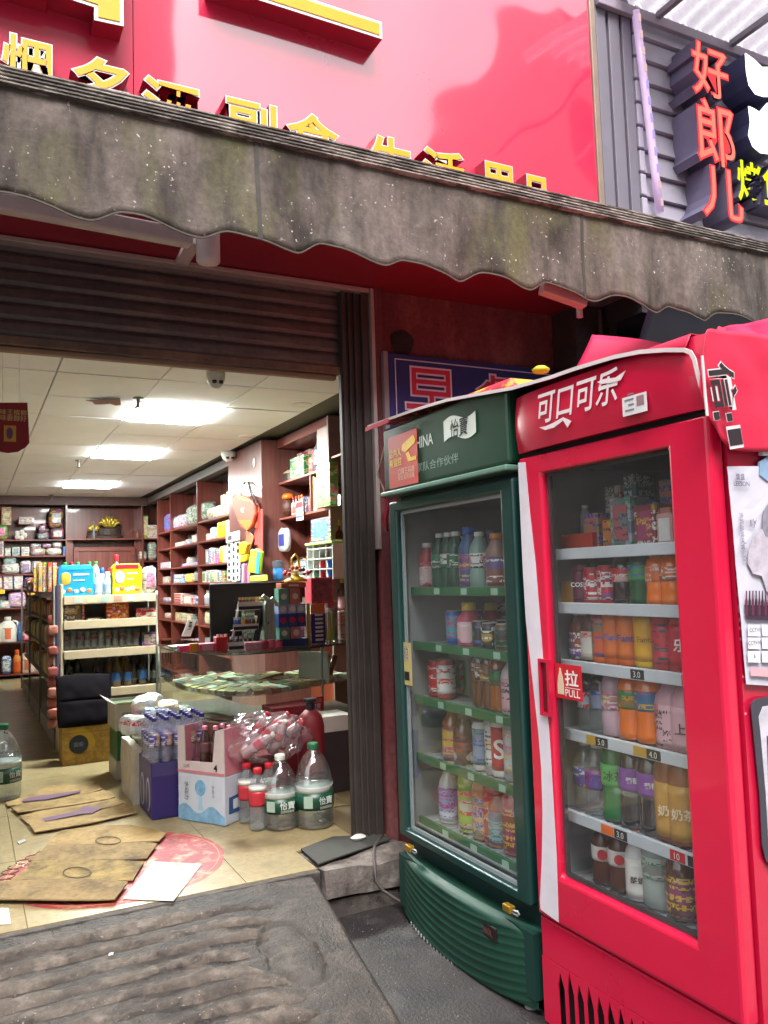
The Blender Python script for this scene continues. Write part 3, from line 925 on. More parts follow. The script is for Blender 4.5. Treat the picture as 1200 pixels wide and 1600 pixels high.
tag(MB().grid(50, 16, navy).build('navy_tarpaulin', m('#20233a', 0.32, var=0.15), closed=False, smooth=True, solid=0.002), 'dark navy tarpaulin hanging under the awning above the red cloth', 'tarpaulin')

# blue breakfast board leaning on the wall
t = thing('breakfast_sign', 'blue sign board with big red white-edged breakfast characters behind the coolers', 'sign', (2.3, 3.46, 1.6))
BL, BR = 1.805, 2.82
zt = 2.275
MB().box(BL, BR, 3.435, 3.484, 1.65, zt).build('sign_board', m('#1d1f5c', 0.4, var=0.1), t, bevel=0.003)
MB().box(BL - 0.028, BL - 0.002, 3.43, 3.486, 1.65, zt + 0.005).build('sign_side', m('#7d7278', 0.4), t, bevel=0.002)
ln = MB()
ln.box(BL + 0.035, BR - 0.03, 3.432, 3.4345, zt - 0.03, zt - 0.025).box(BL + 0.035, BL + 0.04, 3.432, 3.4345, 1.68, zt - 0.03)
ln.build('edging', m('#b9aebf', 0.5), t)
P1 = on(636, 570, y=3.43)
for ch, xa, xb in (('早', on(632, 600, y=3.43).x, on(716, 600, y=3.43).x), ('餐', on(742, 600, y=3.43).x, on(836, 600, y=3.43).x)):
    h = 0.30
    bx = text_shape(ch, 0.032, 0)[2:]
    txt(t, 'lettering', ch, ((xa + xb) / 2, 3.4345, P1.z - h / 2), X, Z, m('#c4b3c4', 0.5), xb - xa, h, off=0.032, lift=0.001, box=bx)
    txt(t, 'lettering', ch, ((xa + xb) / 2, 3.4345, P1.z - h / 2), X, Z, m('#b01f3e', 0.5), xb - xa, h, off=0.004, lift=0.002, box=bx)

# houses across the street, seen only as reflections in the sign and the cooler glass
for x0, x1, y0, h, c, lab in ((-16, 3.2, -10, 15, '#8a857e', 'tall beige block across the street'), (3.6, 13.5, -13, 6.5, '#7c7a78', 'low grey shophouse across the street'), (13.9, 30, -10, 17, '#857a72', 'tall brownish block across the street')):
    t = thing('building', lab, 'building', ((x0 + x1) / 2, y0, STREET))
    MB().box(x0, x1, y0 - 8, y0, STREET, h).build('wall', m(c, 0.8), t)
    wm = MB().box(0, 1.5, 0, 0.05, 0, 1.5).mesh('window', m('#20262c', 0.1))
    for k in range(int((x1 - x0 - 1) / 2.6)):
        for l in range(int((h - 1) / 3)):
            use('window', wm, t, (x0 + 0.8 + k * 2.6 - (x0 + x1) / 2, 0.0, 1.2 + l * 3))

# ================================================================== goods: shapes shared by many things
PROF = {
 'soda': dict(body=[(.001, 0), (.8, 0), (1, .03), (1, .12), (.93, .28), (1, .46), (1, .62), (.88, .74), (.5, .87), (.42, .9), (.42, .93)], cap=[(.47, .915), (.5, .92), (.5, .985), (.45, 1), (.001, 1)], band=(.40, .64, 1.012)),
 'water': dict(body=[(.001, 0), (.85, 0), (1, .03), (1, .3), (.95, .34), (1, .38), (1, .68), (.8, .8), (.42, .9), (.4, .93)], cap=[(.44, .92), (.47, .925), (.47, .985), (.43, 1), (.001, 1)], band=(.36, .62, 1.015)),
 'wine': dict(body=[(.001, 0), (.9, 0), (1, .015), (1, .52), (.9, .6), (.45, .74), (.36, .8), (.36, .97)], cap=[(.4, .86), (.4, .99), (.36, 1), (.001, 1)], band=(.16, .42, 1.012)),
 'tea': dict(body=[(.001, 0), (.9, 0), (1, .02), (1, .5), (.97, .55), (1, .6), (.96, .68), (.62, .82), (.5, .87), (.5, .91)], cap=[(.56, .895), (.6, .9), (.6, .985), (.56, 1), (.001, 1)], band=(.05, .56, 1.012)),
 'can': dict(body=[(.001, 0), (.8, 0), (.86, .015), (1, .07), (1, .9), (.84, .97), (.84, .985)], cap=[(.8, .975), (.84, .985), (.84, 1), (.78, .992), (.001, .99)], band=(.12, .86, 1.006)),
 'milk': dict(body=[(.001, 0), (.92, 0), (1, .02), (1, .55), (.9, .66), (.55, .78), (.5, .83)], cap=[(.56, .81), (.58, .82), (.55, .99), (.5, 1), (.001, 1)], band=(.04, .56, 1.012)),
 'liquor': dict(body=[(.001, 0), (.92, 0), (1, .02), (1, .58), (.85, .66), (.4, .72), (.36, .9)], cap=[(.42, .84), (.44, .85), (.44, .99), (.4, 1), (.001, 1)], band=(.12, .46, 1.012)),
 'tumbler': dict(body=[(.001, 0), (.72, 0), (.8, .03), (1, .97), (1, 1), (.94, 1), (.74, .08), (.001, .08)], cap=None, band=None),
}
_shape = {}
def shape(kind, part, h, r, mat, seg):
    key = (kind, part, round(h, 4), round(r, 4), mat.name, seg)
    if key in _shape: return _shape[key]
    P = PROF[kind]
    if part == 'band':
        a, b, k = P['band']
        def rad(z):
            pr = P['body']
            for (r0, z0), (r1, z1) in zip(pr, pr[1:]):
                if z0 <= z <= z1 and z1 > z0: return r0 + (r1 - r0) * (z - z0) / (z1 - z0)
            return 1
        zs = [a + (b - a) * i / 6 for i in range(7)]
        prof = [(rad(z) * k * r, z * h) for z in zs]
    else: prof = [(q * r, z * h) for q, z in P[part]]
    _shape[key] = MB().lathe(prof, seg).mesh(part, mat, smooth=True)
    me = _shape[key]
    return me

def bottle(kind, name, label, cat, loc, h, r, body, band, cap, group=None, seg=14, mark=None, tilt=0.0):
    t = thing(name, label, cat, loc, group)
    t.rotation_euler = (tilt, 0, random.uniform(-.3, .3))
    use('can_body' if kind == 'can' else 'glass_body' if kind in ('wine', 'liquor', 'tumbler') else 'bottle_body', shape(kind, 'body', h, r, body, seg), t)
    if cap is not None and PROF[kind]['cap']: use('lid' if kind == 'can' else 'cap', shape(kind, 'cap', h, r, cap, seg), t)
    if band is not None and PROF[kind]['band']:
        use('label_band', shape(kind, 'band', h, r, band, seg), t)
        if mark:
            t.rotation_euler = (0, 0, 0)
            a, b_, k = PROF[kind]['band']
            nv = Vector((-loc[0], -loc[1], 0)).normalized()
            nv = (nv + Vector((-.25, 0, 0))).normalized()
            uu = Vector((-nv.y, nv.x, 0))
            txt(t, 'label_print', mark[0], nv * (r * 1.05) + Vector((0, 0, h * ((a + b_) / 2 + (mark[3] if len(mark) > 3 else 0)))), uu, Z, mark[1], h=mark[2], world=False, off=.015)
    return t

def sizes_y(px0, px1, y): return abs(on(px1, 900, y=y).x - on(px0, 900, y=y).x)

def carton(name, label, cat, x0, x1, y0, y1, z0, z1, mat, face='y', panel=None, ins=0.15, group=None, text=None, tcol=None, bevel=0.003, lid=None):
    """box-shaped goods: body, a printed panel on the side that faces out, perhaps lettering"""
    x0, x1 = min(x0, x1), max(x0, x1); y0, y1 = min(y0, y1), max(y0, y1)
    t = thing(name, label, cat, ((x0 + x1) / 2, (y0 + y1) / 2, z0), group)
    MB().box(x0, x1, y0, y1, z0, z1).build('body', mat, t, bevel=bevel)
    ez = (z1 - z0) * ins
    if panel is not None:
        if face == 'y':
            ex = (x1 - x0) * ins
            MB().box(x0 + ex, x1 - ex, y0 - 0.0015, y0, z0 + ez, z1 - ez).build('print_panel', panel, t)
        else:
            ey = (y1 - y0) * ins
            MB().box(x0 - 0.0015, x0, y0 + ey, y1 - ey, z0 + ez, z1 - ez).build('print_panel', panel, t)
    if text:
        if face == 'y': txt(t, 'lettering', text, ((x0 + x1) / 2, y0 - 0.0015, (z0 + z1) / 2), X, Z, tcol or WHITE, w=(x1 - x0) * (1 - 2.6 * ins))
        else: txt(t, 'lettering', text, (x0 - 0.0015, (y0 + y1) / 2, (z0 + z1) / 2), -Y, Z, tcol or WHITE, w=(y1 - y0) * (1 - 2.6 * ins))
    if lid is not None: MB().box(x0 - .002, x1 + .002, y0 - .002, y1 + .002, z1 - (z1 - z0) * .2, z1 + .002).build('lid', lid, t)
    return t

def pouch(name, label, cat, c, hx, hy, hz, mat, group=None, seed=0, wr=0.12, panel=None, face='y', parent=None, ex=0.5):
    """soft packet: a pillow with creases. c = middle of its underside"""
    c = Vector(c)
    n, k = 22, 14
    def pt(u, v):
        a, b = u * 2 * math.pi, (v - 0.5) * math.pi
        sg = lambda q, e: math.copysign(abs(q) ** e, q)
        x = sg(math.cos(b), ex) * sg(math.cos(a), ex)
        y = sg(math.cos(b), ex) * sg(math.sin(a), ex)
        z = sg(math.sin(b), ex)
        d = 1 + wr * noise.noise(Vector((x * 2.2 + seed, y * 2.2, z * 2.2))) + wr * 0.5 * noise.noise(Vector((x * 6 + seed, y * 6, z * 6)))
        return (c.x + hx * x * d, c.y + hy * y * d, c.z + hz + hz * z * (d if z > 0 else 1))
    b = MB().grid(n, k, pt)
    if parent is not None: return b.build(name, mat, parent, smooth=True, closed=False)
    if panel is None: return tag(b.build(name, mat, None, smooth=True, closed=False), label, cat, group)
    t = thing(name, label, cat, c, group)
    b.build('wrapper', mat, t, smooth=True, closed=False)
    f = MB()
    def pp(u, v):
        if face == 'y': return (c.x + (u - .5) * hx * 1.2, c.y - hy * (1.02 + 0.03 * math.cos((u - .5) * 3)), c.z + hz * (0.5 + v))
        return (c.x - hx * (1.02 + 0.03 * math.cos((u - .5) * 3)), c.y + (u - .5) * hy * 1.2, c.z + hz * (0.5 + v))
    f.grid(6, 4, pp).build('print_panel', panel, t, closed=False, smooth=True)
    return t

# plastics and liquids
def liq(c, rough=0.07): return m(c, rough, var=0.06, coat=1.0)
PET = pane((0.86, 0.9, 0.92), 2.2, 0.04, 0.12, (0.75, 0.8, 0.85))
COLA = liq('#1c0c0a'); ORANGE = liq('#d96a14'); AMBER = liq('#8a4a18'); TEA = liq('#5a2f14'); GREENL = liq('#2f8a3a'); LIME = liq('#8fae3a')
DKGREEN = liq('#10301c'); PURPLE = liq('#4a2a8a'); PINK = liq('#d98aa0'); REDL = liq('#b01a22'); MILKY = liq('#cfc8c0'); CLEARW = liq('#93a0a8', 0.08)
C_RED, C_WHITE, C_BLUE, C_YEL, C_GRN, C_ORG, C_PUR, C_PNK, C_BLK, C_GOLD, C_SIL, C_CRM, C_BRN, C_TEAL = [m(c, 0.4, var=0.15, scale=30) for c in ('#b01c28', '#cfcfcc', '#2454a8', '#d9b21c', '#2c8a3e', '#d9641a', '#5a2c8c', '#d07a94', '#1a1a1e', '#b08a2e', '#9a9ca2', '#cbbf98', '#5c3a24', '#2a8a94')]

# ================================================================== drinks coolers
FX = 1.6
C_GREEN = m('#12433a', 0.32, var=0.15, scale=3, coat=0.3)
C_GREEN2 = m('#0f3428', 0.52, var=0.3, scale=4)
COOLRED = m('#c0133a', 0.28, var=0.1, scale=2.2, coat=0.5, bump=.03, bscale=6)
COOLRED2 = m('#b31236', 0.32, var=0.14, scale=2.5, coat=0.4, bump=.03, bscale=5)
LINER = m('#84888b', 0.5, var=0.12)
GLASSP = pane((0.96, 0.98, 0.98), 1.3, 0.0, 0.014, (0.55, 0.6, 0.66))  # bluish haze in the pane stands in for hazy reflections

def cooler(nm, label, y0, y1, zt, zdoor0, zdoor1, gy0, gy1, gz0, gz1, zhead0, zhead1, paint, paint2, doorpaint, shelves, rail_mat, depth=0.66):
    t = thing(nm, label, 'drinks cooler', (1.95, (y0 + y1) / 2, STREET))
    xb = FX + depth
    b = MB()
    b.box(FX + .055, xb, y0 + .004, y0 + .045, STREET + .045, zt).box(FX + .055, xb, y1 - .045, y1 - .004, STREET + .045, zt)
    b.box(xb - .04, xb, y0 + .045, y1 - .045, STREET + .045, zt).box(FX + .055, xb - .04, y0 + .045, y1 - .045, zt - .05, zt).box(FX + .055, xb - .04, y0 + .045, y1 - .045, STREET + .045, zdoor0 + .04)
    b.box(FX + .055, FX + .1, y0 + .045, y1 - .045, zdoor1 - .02, zt - .05)
    b.build('cabinet', paint2, t)
    l = MB()
    l.box(FX + .06, xb - .041, y0 + .046, y0 + .05, zdoor0 + .045, zdoor1 - .02).box(FX + .06, xb - .041, y1 - .05, y1 - .046, zdoor0 + .045, zdoor1 - .02)
    l.box(xb - .046, xb - .041, y0 + .05, y1 - .05, zdoor0 + .045, zdoor1 - .02).box(FX + .06, xb - .046, y0 + .05, y1 - .05, zdoor0 + .041, zdoor0 + .046).box(FX + .1, xb - .046, y0 + .05, y1 - .05, zdoor1 - .03, zdoor1 - .022)
    l.build('liner', LINER, t)
    d = MB().frame(FX, FX + .05, (y0 + .008, y1 - .008, zdoor0, zdoor1), (gy0, gy1, gz0, gz1))
    door = d.build('door', doorpaint, t, bevel=0.012, seg=3)
    g = MB().box(FX + .018, FX + .022, gy0 - .004, gy1 + .004, gz0 - .004, gz1 + .004).build('glass_pane', GLASSP, door)
    sl = MB()
    for a in ((gy0, gy0 + .012, gz0, gz1), (gy1 - .012, gy1, gz0, gz1), (gy0 + .012, gy1 - .012, gz0, gz0 + .012), (gy0 + .012, gy1 - .012, gz1 - .012, gz1)):
        sl.box(FX + .023, FX + .034, a[0], a[1], a[2], a[3])
    sl.build('gasket', m('#2a2c2e', 0.6) if 'red' in nm else m('#a5aaac', 0.5), door)
    for z in shelves:
        s = MB()
        for k in range(22):
            yy = y0 + .06 + (y1 - y0 - .12) * k / 21
            s.box(FX + .09, xb - .05, yy - .002, yy + .002, z - .006, z - .001)
        s.box(FX + .085, xb - .05, y0 + .055, y1 - .055, z - .012, z - .0065)
        so = s.build('shelf', m('#a8abb0', 0.4, metal=0.3), t)
        MB().box(FX + .068, FX + .083, y0 + .06, y1 - .06, z - .026, z + .008).build('price_rail', rail_mat, so, bevel=0.002)
    return t, door

# --- the green cooler
GY0, GY1 = 2.185, 3.095
gc, gdoor = cooler('green_cooler', 'dark green glass door drinks cooler nearest the shop wall', GY0, GY1, 1.82, 0.135, 1.512, 2.272, 3.02, 0.166, 1.466, 1.535, 1.768, C_GREEN, m('#0e2c2a', 0.4), m('#0d312e', 0.3, var=0.12, scale=3, coat=0.3), [1.14, .915, .693, .457, .2], m('#1f5c34', 0.45))
MB().box(FX - .012, FX + .052, GY0, GY1, 1.556, 1.826).build('header', m('#0e3626', 0.3, var=0.1, scale=2, coat=0.4), gc, bevel=0.012)
MB().box(FX - .03, FX + .052, GY0 + .0, GY1 + .008, 1.532, 1.553).build('header_lip', m('#56786a', 0.35, coat=.3), gc, bevel=0.006)
hx = FX - .012
def g_on(px, py): return on(px, py, x=hx)
p0, p1 = g_on(644, 690), g_on(677, 690)
txt(gc, 'lettering', 'CHINA', ((hx), (g_on(643, 690).y + p1.y) / 2, g_on(660, 690).z), -Y, Z, m('#b9c7be', 0.5), w=abs(g_on(643, 690).y - p1.y), h=0.046, off=0.012)
txt(gc, 'lettering', '国家队合作伙伴', (hx, (g_on(641, 730).y + g_on(717, 720).y) / 2, g_on(680, 724).z), -Y, Z, m('#7f9a8c', 0.5), w=abs(g_on(641, 730).y - g_on(717, 720).y), h=0.036)
fl = []
a, b_ = g_on(694, 673), g_on(744, 665)
for k in range(13):
    u_ = k / 12
    fl.append(Vector((hx - .001, a.y + (b_.y - a.y) * u_, g_on(694, 661).z + 0.012 * math.sin(u_ * 2 * math.pi) + .005)))
for k in range(13):
    u_ = 1 - k / 12
    fl.append(Vector((hx - .001, a.y + (b_.y - a.y) * u_, g_on(694, 693).z + 0.012 * math.sin(u_ * 2 * math.pi) + .005)))
MB().prism(fl, (-.001, 0, 0)).build('logo_flag', m('#c4cec6', 0.45), gc)
txt(gc, 'lettering', '怡寶', (hx - .002, (a.y + b_.y) / 2, (g_on(694, 661).z + g_on(694, 693).z) / 2 + .004), -Y, Z, m('#16211c', 0.5), w=abs(a.y - b_.y) * .56, h=.07, off=.01, shear=0.1)
# base with ridges
def gbase(u, v):
    y = GY0 + .006 + (GY1 - GY0 - .012) * u
    z = -0.185 + 0.245 * v
    c = abs((u - .5) * 2)
    out = 0.046 * (1 - c ** 2.6)
    gr = 0.0026 * max(0, math.sin((z + 0.045 * (1 - c ** 2) ) * 2 * math.pi / 0.027)) if 0.04 < v < 0.93 and 0.02 < u < .98 else 0
    top = 0.03 * max(0, (v - .9) / .1) ** 2
    return (FX + .012 - out - gr * (.4 + .6 * (1 - c ** 4)) + top + (0.02 if v <= 0.02 else 0), y, z - 0.02 * (1 - c ** 2) * (1 - v))
MB().grid(60, 80, gbase).build('base_grille', C_GREEN2, gc, smooth=True, closed=False)
b = MB()
b.grid(60, 1, lambda u, v: (gbase(u, 1)[0] + v * (FX + .06 - gbase(u, 1)[0]), gbase(u, 1)[1], 0.06 - .004 * v))
b.build('base_top', C_GREEN2, gc, closed=False, smooth=True)
MB().box(FX + .0, FX + .66, GY0 + .004, GY1 - .004, STREET + .05, 0.055).build('base_box', m('#10302a', 0.45), gc)
lp = on(767, 1455, x=FX - .02)
MB().box(FX - .028, FX - .015, lp.y - .04, lp.y + .055, lp.z - .025, lp.z + .022).build('thermostat', m('#1c1514', 0.4), gc, bevel=0.003)
txt(gc, 'lettering', '360L', (FX - .028, lp.y + .008, lp.z), -Y, Z, m('#6a3a3a', 0.5), w=.06, off=.01)
for k in range(14):
    y = GY1 - .12 - k * .026
    zz = gbase((y - GY0) / (GY1 - GY0), 0)[2]
    xx = gbase((y - GY0) / (GY1 - GY0), 0.1)[0]
    MB().box(xx - .002, xx + .01, y - .003, y + .003, zz + .004, zz + .016).build('vent_fin', C_SIL, gc)
for y in (GY0 + .07, GY1 - .07):
    for x in (FX + .03, FX + .6):
        MB().tube([(x, y, STREET), (x, y, STREET + .012), (x, y, STREET + .013), (x, y, STREET + .055)], [.022, .022, .009, .009], 10).build('foot', C_SIL, gc)
for k, (px, py, lab) in enumerate(((640, 1325, 'small brass padlock at the far end under the green cooler door'), (795, 1419, 'small brass padlock at the near end under the green cooler door'))):
    c = on(px, py, x=FX - .015)
    t = thing('padlock', lab, 'padlock', c)
    MB().box(c.x - .012, c.x + .012, c.y - .022, c.y + .022, c.z - .012, c.z + .012).build('lock_body', m('#a5832c', 0.3, metal=0.7), t, bevel=0.004)
    MB().tube([(c.x, c.y - .02, c.z), (c.x, c.y - .05, c.z + .006), (c.x, c.y - .055, c.z + .0), (c.x, c.y - .05, c.z - .008), (c.x, c.y - .02, c.z - .008)], .0035, 6).build('shackle', C_SIL, t, smooth=True)
# pull sticker and price tags
a, b_ = on(628, 1003, x=FX + .018), on(645, 1072, x=FX + .018)
t = thing('pull_sticker', 'cream pull sticker with the character 拉 on the green cooler glass', 'sticker', (FX + .016, a.y, (a.z + b_.z) / 2))
MB().box(FX + .0155, FX + .0172, min(a.y, b_.y), max(a.y, b_.y), b_.z, a.z).build('sheet', m('#a89a66', 0.5), t)
txt(t, 'lettering', '拉', (FX + .0155, (a.y + b_.y) / 2, a.z - .04), -Y, Z, WHITE, w=.05, h=.06, off=.03)
txt(t, 'lettering', '拉', (FX + .0155, (a.y + b_.y) / 2, a.z - .04), -Y, Z, C_BLK, w=.045, h=.055, off=.0, lift=.002)
MB().box(FX + .0145, FX + .0155, (a.y + b_.y) / 2 - .02, (a.y + b_.y) / 2 + .02, b_.z + .02, b_.z + .055).build('print_panel', C_BLK, t)
for s in [o for o in gc.children if o.name.startswith('shelf')]:
    r_ = [c for c in s.children][0]
    z = sum((r_.matrix_basis @ Vector(c)).z for c in r_.bound_box) / 8 + STREET
    for k in range(3):
        y = 2.42 + k * .2
        MB().box(FX + .0655, FX + .0675, y - .02, y + .02, z - .012, z + .012).build('price_tag', m('#8fae9c', 0.5), s)

# warning sticker with a camera
a, b_, c_ = on(606, 685, x=hx - .004), on(651, 678, x=hx - .004), on(652, 755, x=hx - .004)
sy0, sy1, sz0, sz1 = b_.y, a.y - .002, c_.z + .002, a.z
t = thing('camera_notice', 'red and yellow surveillance camera notice stuck on the green cooler header', 'sticker', (hx - .003, (sy0 + sy1) / 2, sz0))
MB().box(hx - .0045, hx - .003, sy0, sy1, sz0, sz1).build('sheet', m('#b5352c', 0.45), t)
def S(u_, v_): return Vector((hx - .0045, sy1 + (sy0 - sy1) * u_, sz0 + (sz1 - sz0) * v_))
MB().prism([S(.5, .78), S(.88, .9), S(.95, .8), S(.92, .74), S(.6, .62), S(.48, .68)], (-.001, 0, 0)).build('camera_print', C_YEL, t)
MB().prism([S(.62, .6), S(.72, .62), S(.78, .5), S(.95, .5), S(.95, .43), S(.7, .43)], (-.001, 0, 0)).build('camera_print', C_YEL, t)
txt(t, 'lettering', '店内人', S(.25, .66), -Y, Z, C_YEL, w=(sy1 - sy0) * .42, off=.02)
txt(t, 'lettering', '有监控', S(.26, .48), -Y, Z, C_YEL, w=(sy1 - sy0) * .44, off=.02)
txt(t, 'lettering', '口碑王码商', S(.62, .28), -Y, Z, m('#d8b8a0', 0.5), w=(sy1 - sy0) * .56)
txt(t, 'lettering', '安全监控设备', S(.62, .17), -Y, Z, m('#d8b8a0', 0.5), w=(sy1 - sy0) * .56)

# --- the red cooler
RY0, RY1 = 1.378, 2.166
rc, rdoor = cooler('red_cooler', 'bright red glass door drinks cooler with white script on its header', RY0, RY1, 1.765, 0.13, 1.566, 1.522, 2.04, 0.276, 1.505, 1.583, 1.766, COOLRED, COOLRED2, COOLRED, [1.258, 1.09, .912, .70, .45, .25], m('#b4bac0', 0.45))
def rhead(u, v):
    y = RY0 + .004 + (RY1 - RY0 - .008) * u
    e = 0.02 * (1 - abs((u - .5) * 2) ** 6)
    return (FX + .012 - e - .012 * math.sin(v * math.pi * .9 + .2), y, 1.582 + .186 * v)
b = MB().grid(30, 8, rhead)
b.build('header', COOLRED2, rc, smooth=True, closed=False)
MB().box(FX + .016, FX + .055, RY0 + .004, RY1 - .004, 1.584, 1.766).build('header_box', COOLRED2, rc)
MB().box(FX + .02, FX + .055, RY0 + .006, RY1 - .006, 1.564, 1.586).build('header_gap', C_BLK, rc)
RH = FX - .0225
def r_on(px, py, x=RH): return on(px, py, x=x)
a, b_ = r_on(841, 640), r_on(967, 605)
zc = (r_on(900, 652).z + r_on(900, 598).z) / 2
txt(rc, 'lettering', '可口可乐', (RH, (a.y + b_.y) / 2, zc + .008), -Y, Z, m('#cfc6c8', 0.45), w=abs(a.y - b_.y), h=.098, off=0.012, shear=0.22)
sw = []
for px, py in ((843, 668), (852, 672), (866, 668), (880, 657), (887, 668), (893, 658), (880, 652), (866, 660), (853, 666)): sw.append(r_on(px, py, RH - .002))
MB().prism(sw, (-.001, 0, 0)).build('logo_swash', m('#cfc6c8', 0.45), rc)
sw = [r_on(px, py, RH - .002) for px, py in ((933, 597), (945, 592), (962, 590), (978, 579), (970, 594), (955, 598), (940, 600))]
MB().prism(sw, (-.001, 0, 0)).build('logo_swash', m('#cfc6c8', 0.45), rc)
a, b_ = r_on(974, 623), r_on(1013, 640)
t = thing('notice_card', 'small white notice card with a portrait box on the red cooler header', 'card', (RH - .003, b_.y, (a.z + b_.z) / 2))
za, zb_ = r_on(990, 618).z, r_on(990, 648).z
MB().box(RH - .005, RH - .003, b_.y, a.y, zb_, za).build('sheet', m('#c9c9cb', 0.5), t)
MB().box(RH - .006, RH - .005, b_.y + .008, b_.y + .034, zb_ + .02, za - .006).build('portrait_print', m('#8a6a72', 0.5), t)
for k in range(4): MB().box(RH - .006, RH - .005, b_.y + .045, a.y - .01 - .012 * (k % 2), zb_ + .012 + k * .014, zb_ + .016 + k * .014).build('text_line', m('#70707a', 0.5), t)
# white ribbon along the door
L_ = [(800, 722), (806, 800), (813, 880), (822, 970), (832, 1060), (841, 1140), (846, 1200), (848, 1270), (847, 1340), (844, 1405), (845, 1421)]
R_ = [(821, 722), (828, 800), (837, 880), (844, 970), (851, 1060), (858, 1140), (862, 1200), (866, 1270), (870, 1340), (873, 1441)]
rb = [on(px, py, x=FX - .001) for px, py in L_] + [on(px, py, x=FX - .001) for px, py in reversed(R_)]
for p in rb: p.y = min(p.y, RY1 - .012); p.z = min(p.z, 1.553)
MB().prism(rb, (-.001, 0, 0)).build('white_ribbon', m('#c9c3cc', 0.4), rdoor)
# pull handle
a, b_ = on(848, 1034, x=FX), on(861, 1114, x=FX)
hb = MB()
y0, y1 = b_.y, a.y
hb.box(FX - .012, FX - .0005, y0 - .012, y0, b_.z - .01, a.z + .01).box(FX - .012, FX - .0005, y1, y1 + .01, b_.z - .01, a.z + .01).box(FX - .012, FX - .0005, y0, y1, a.z, a.z + .01).box(FX - .012, FX - .0005, y0, y1, b_.z - .01, b_.z).box(FX - .004, FX - .0005, y0, y1, b_.z, a.z, 1)
hb.build('handle', [COOLRED2, m('#5a0c18', 0.5)], rdoor)
# PULL sticker
a, b_ = on(867, 1036, x=FX + .016), on(911, 1094, x=FX + .016)
sz1, sz0 = on(868, 1036, x=FX + .016).z, on(873, 1090, x=FX + .016).z
t = thing('pull_sticker', 'red pull sticker with a bottle drawing on the red cooler glass', 'sticker', (FX + .015, (a.y + b_.y) / 2, sz0))
MB().box(FX + .0145, FX + .0165, b_.y, a.y, sz0, sz1).build('sheet', m('#b3202c', 0.4), t, bevel=0.0008)
w_ = a.y - b_.y
txt(t, 'lettering', '拉', (FX + .0145, b_.y + w_ * .36, sz0 + (sz1 - sz0) * .62), -Y, Z, WHITE, w=w_ * .5, h=(sz1 - sz0) * .46, off=.02)
txt(t, 'lettering', 'PULL', (FX + .0145, b_.y + w_ * .34, sz0 + (sz1 - sz0) * .19), -Y, Z, WHITE, w=w_ * .54, off=.01)
MB().box(FX + .0138, FX + .0145, b_.y + w_ * .06, b_.y + w_ * .62, sz0 + (sz1 - sz0) * .33, sz0 + (sz1 - sz0) * .345).build('text_line', WHITE, t)
bo = [(.0, 0), (.0, .35), (.018, .55), (.02, .62), (.055, .8), (.06, .95), (.1, .95), (.105, .8), (.14, .62), (.142, .55), (.16, .35), (.16, 0)]
MB().prism([Vector((FX + .0145, a.y - w_ * (.09 + q[0] * 1.5), sz0 + (sz1 - sz0) * (.12 + q[1] * .8))) for q in bo], (-.001, 0, 0)).build('bottle_print', m('#c3b59a', 0.5), t)
# kick panel with flame shaped slits
kp = MB().box(FX + .012, FX + .05, RY0 + .004, RY1 - .004, 0.0, 0.122).build('kick_panel', COOLRED, rc, bevel=0.006)
MB().box(FX + .04, FX + .05, RY0 + .006, RY1 - .006, STREET + .01, 0.0).build('kick_backing', m('#12090b', 0.8), rc)
nst = 17
ys = [RY1 - .09 - k * (RY1 - RY0 - .1) / (nst - 1) for k in range(nst)]
prev = None
for k in range(nst + 1):
    yl = RY1 - .004 if k == 0 else ys[k - 1]
    yr = ys[k] if k < nst else RY0 + .004
    if yr > yl: continue
    tl = 0.012 - 0.03 * abs(math.sin(k * 1.7)) if k else 0.0
    tr = 0.012 - 0.03 * abs(math.sin((k + 1) * 1.7))
    g = .021
    P = [Vector((FX + .012, yl, .002)), Vector((FX + .012, yl, min(tl, .001))), Vector((FX + .012, yl - g * (0 if k == 0 else .9), -.06)), Vector((FX + .012, yl - g * (0 if k == 0 else 1.0), -.195)),
         Vector((FX + .012, yr + g * .45, -.195)), Vector((FX + .012, yr + g * .55, -.06)), Vector((FX + .012, yr, min(tr, .001))), Vector((FX + .012, yr, .002))]
    MB().prism(P, (.004, 0, 0)).build('kick_slat', COOLRED, rc)
# price chips on the red cooler's rails
for s, chips in zip([o for o in rc.children if o.name.startswith('shelf')], ([], [], [(.42, C_BLK, '3.0'), (.05, C_RED, None)], [(.82, C_GOLD, None), (.74, C_BLK, '5.0'), (.43, C_GOLD, None), (.33, C_BLK, '4.0')], [(.73, C_ORG, None), (.62, C_BLK, '3.0'), (.2, C_RED, '10'), (.08, C_BLK, '5')], [])):
    z = sum((Vector(c)).z for c in s.children[0].bound_box) / 8 + STREET
    for q, mt, tx in chips:
        y = 1.53 + .5 * q
        MB().box(FX + .0655, FX + .0675, y - .025, y + .025, z - .013, z + .013).build('price_tag', mt, s)
        if tx: txt(s, 'lettering', tx, (FX + .0655, y, z), -Y, Z, WHITE, h=.017)
for y in (RY0 + .07, RY1 - .07):
    MB().tube([(FX + .5, y, STREET), (FX + .5, y, STREET + .05)], .02, 8).build('foot', C_SIL, rc)

for px, py, q in ((1103, 905, 5), (1107, 931, 9), (1110, 955, 12), (1113, 972, 6), (1117, 985, 5), (1121, 1002, 4), (1126, 1062, 4), (1133, 1120, 3)):
    p = on(px, py, y=RY0 + .0038)
    p.x = max(p.x, FX + .06)
    MB().prism([p + Vector((-.003, 0, -.0006 * q)), p + Vector((.002, 0, -.0009 * q)), p + Vector((.0035, 0, .0004 * q)), p + Vector((0, 0, .0011 * q)), p + Vector((-.003, 0, .0005 * q))], (0, -.0006, 0)).build('paint_chip', m('#b08a8c', .6), rc)
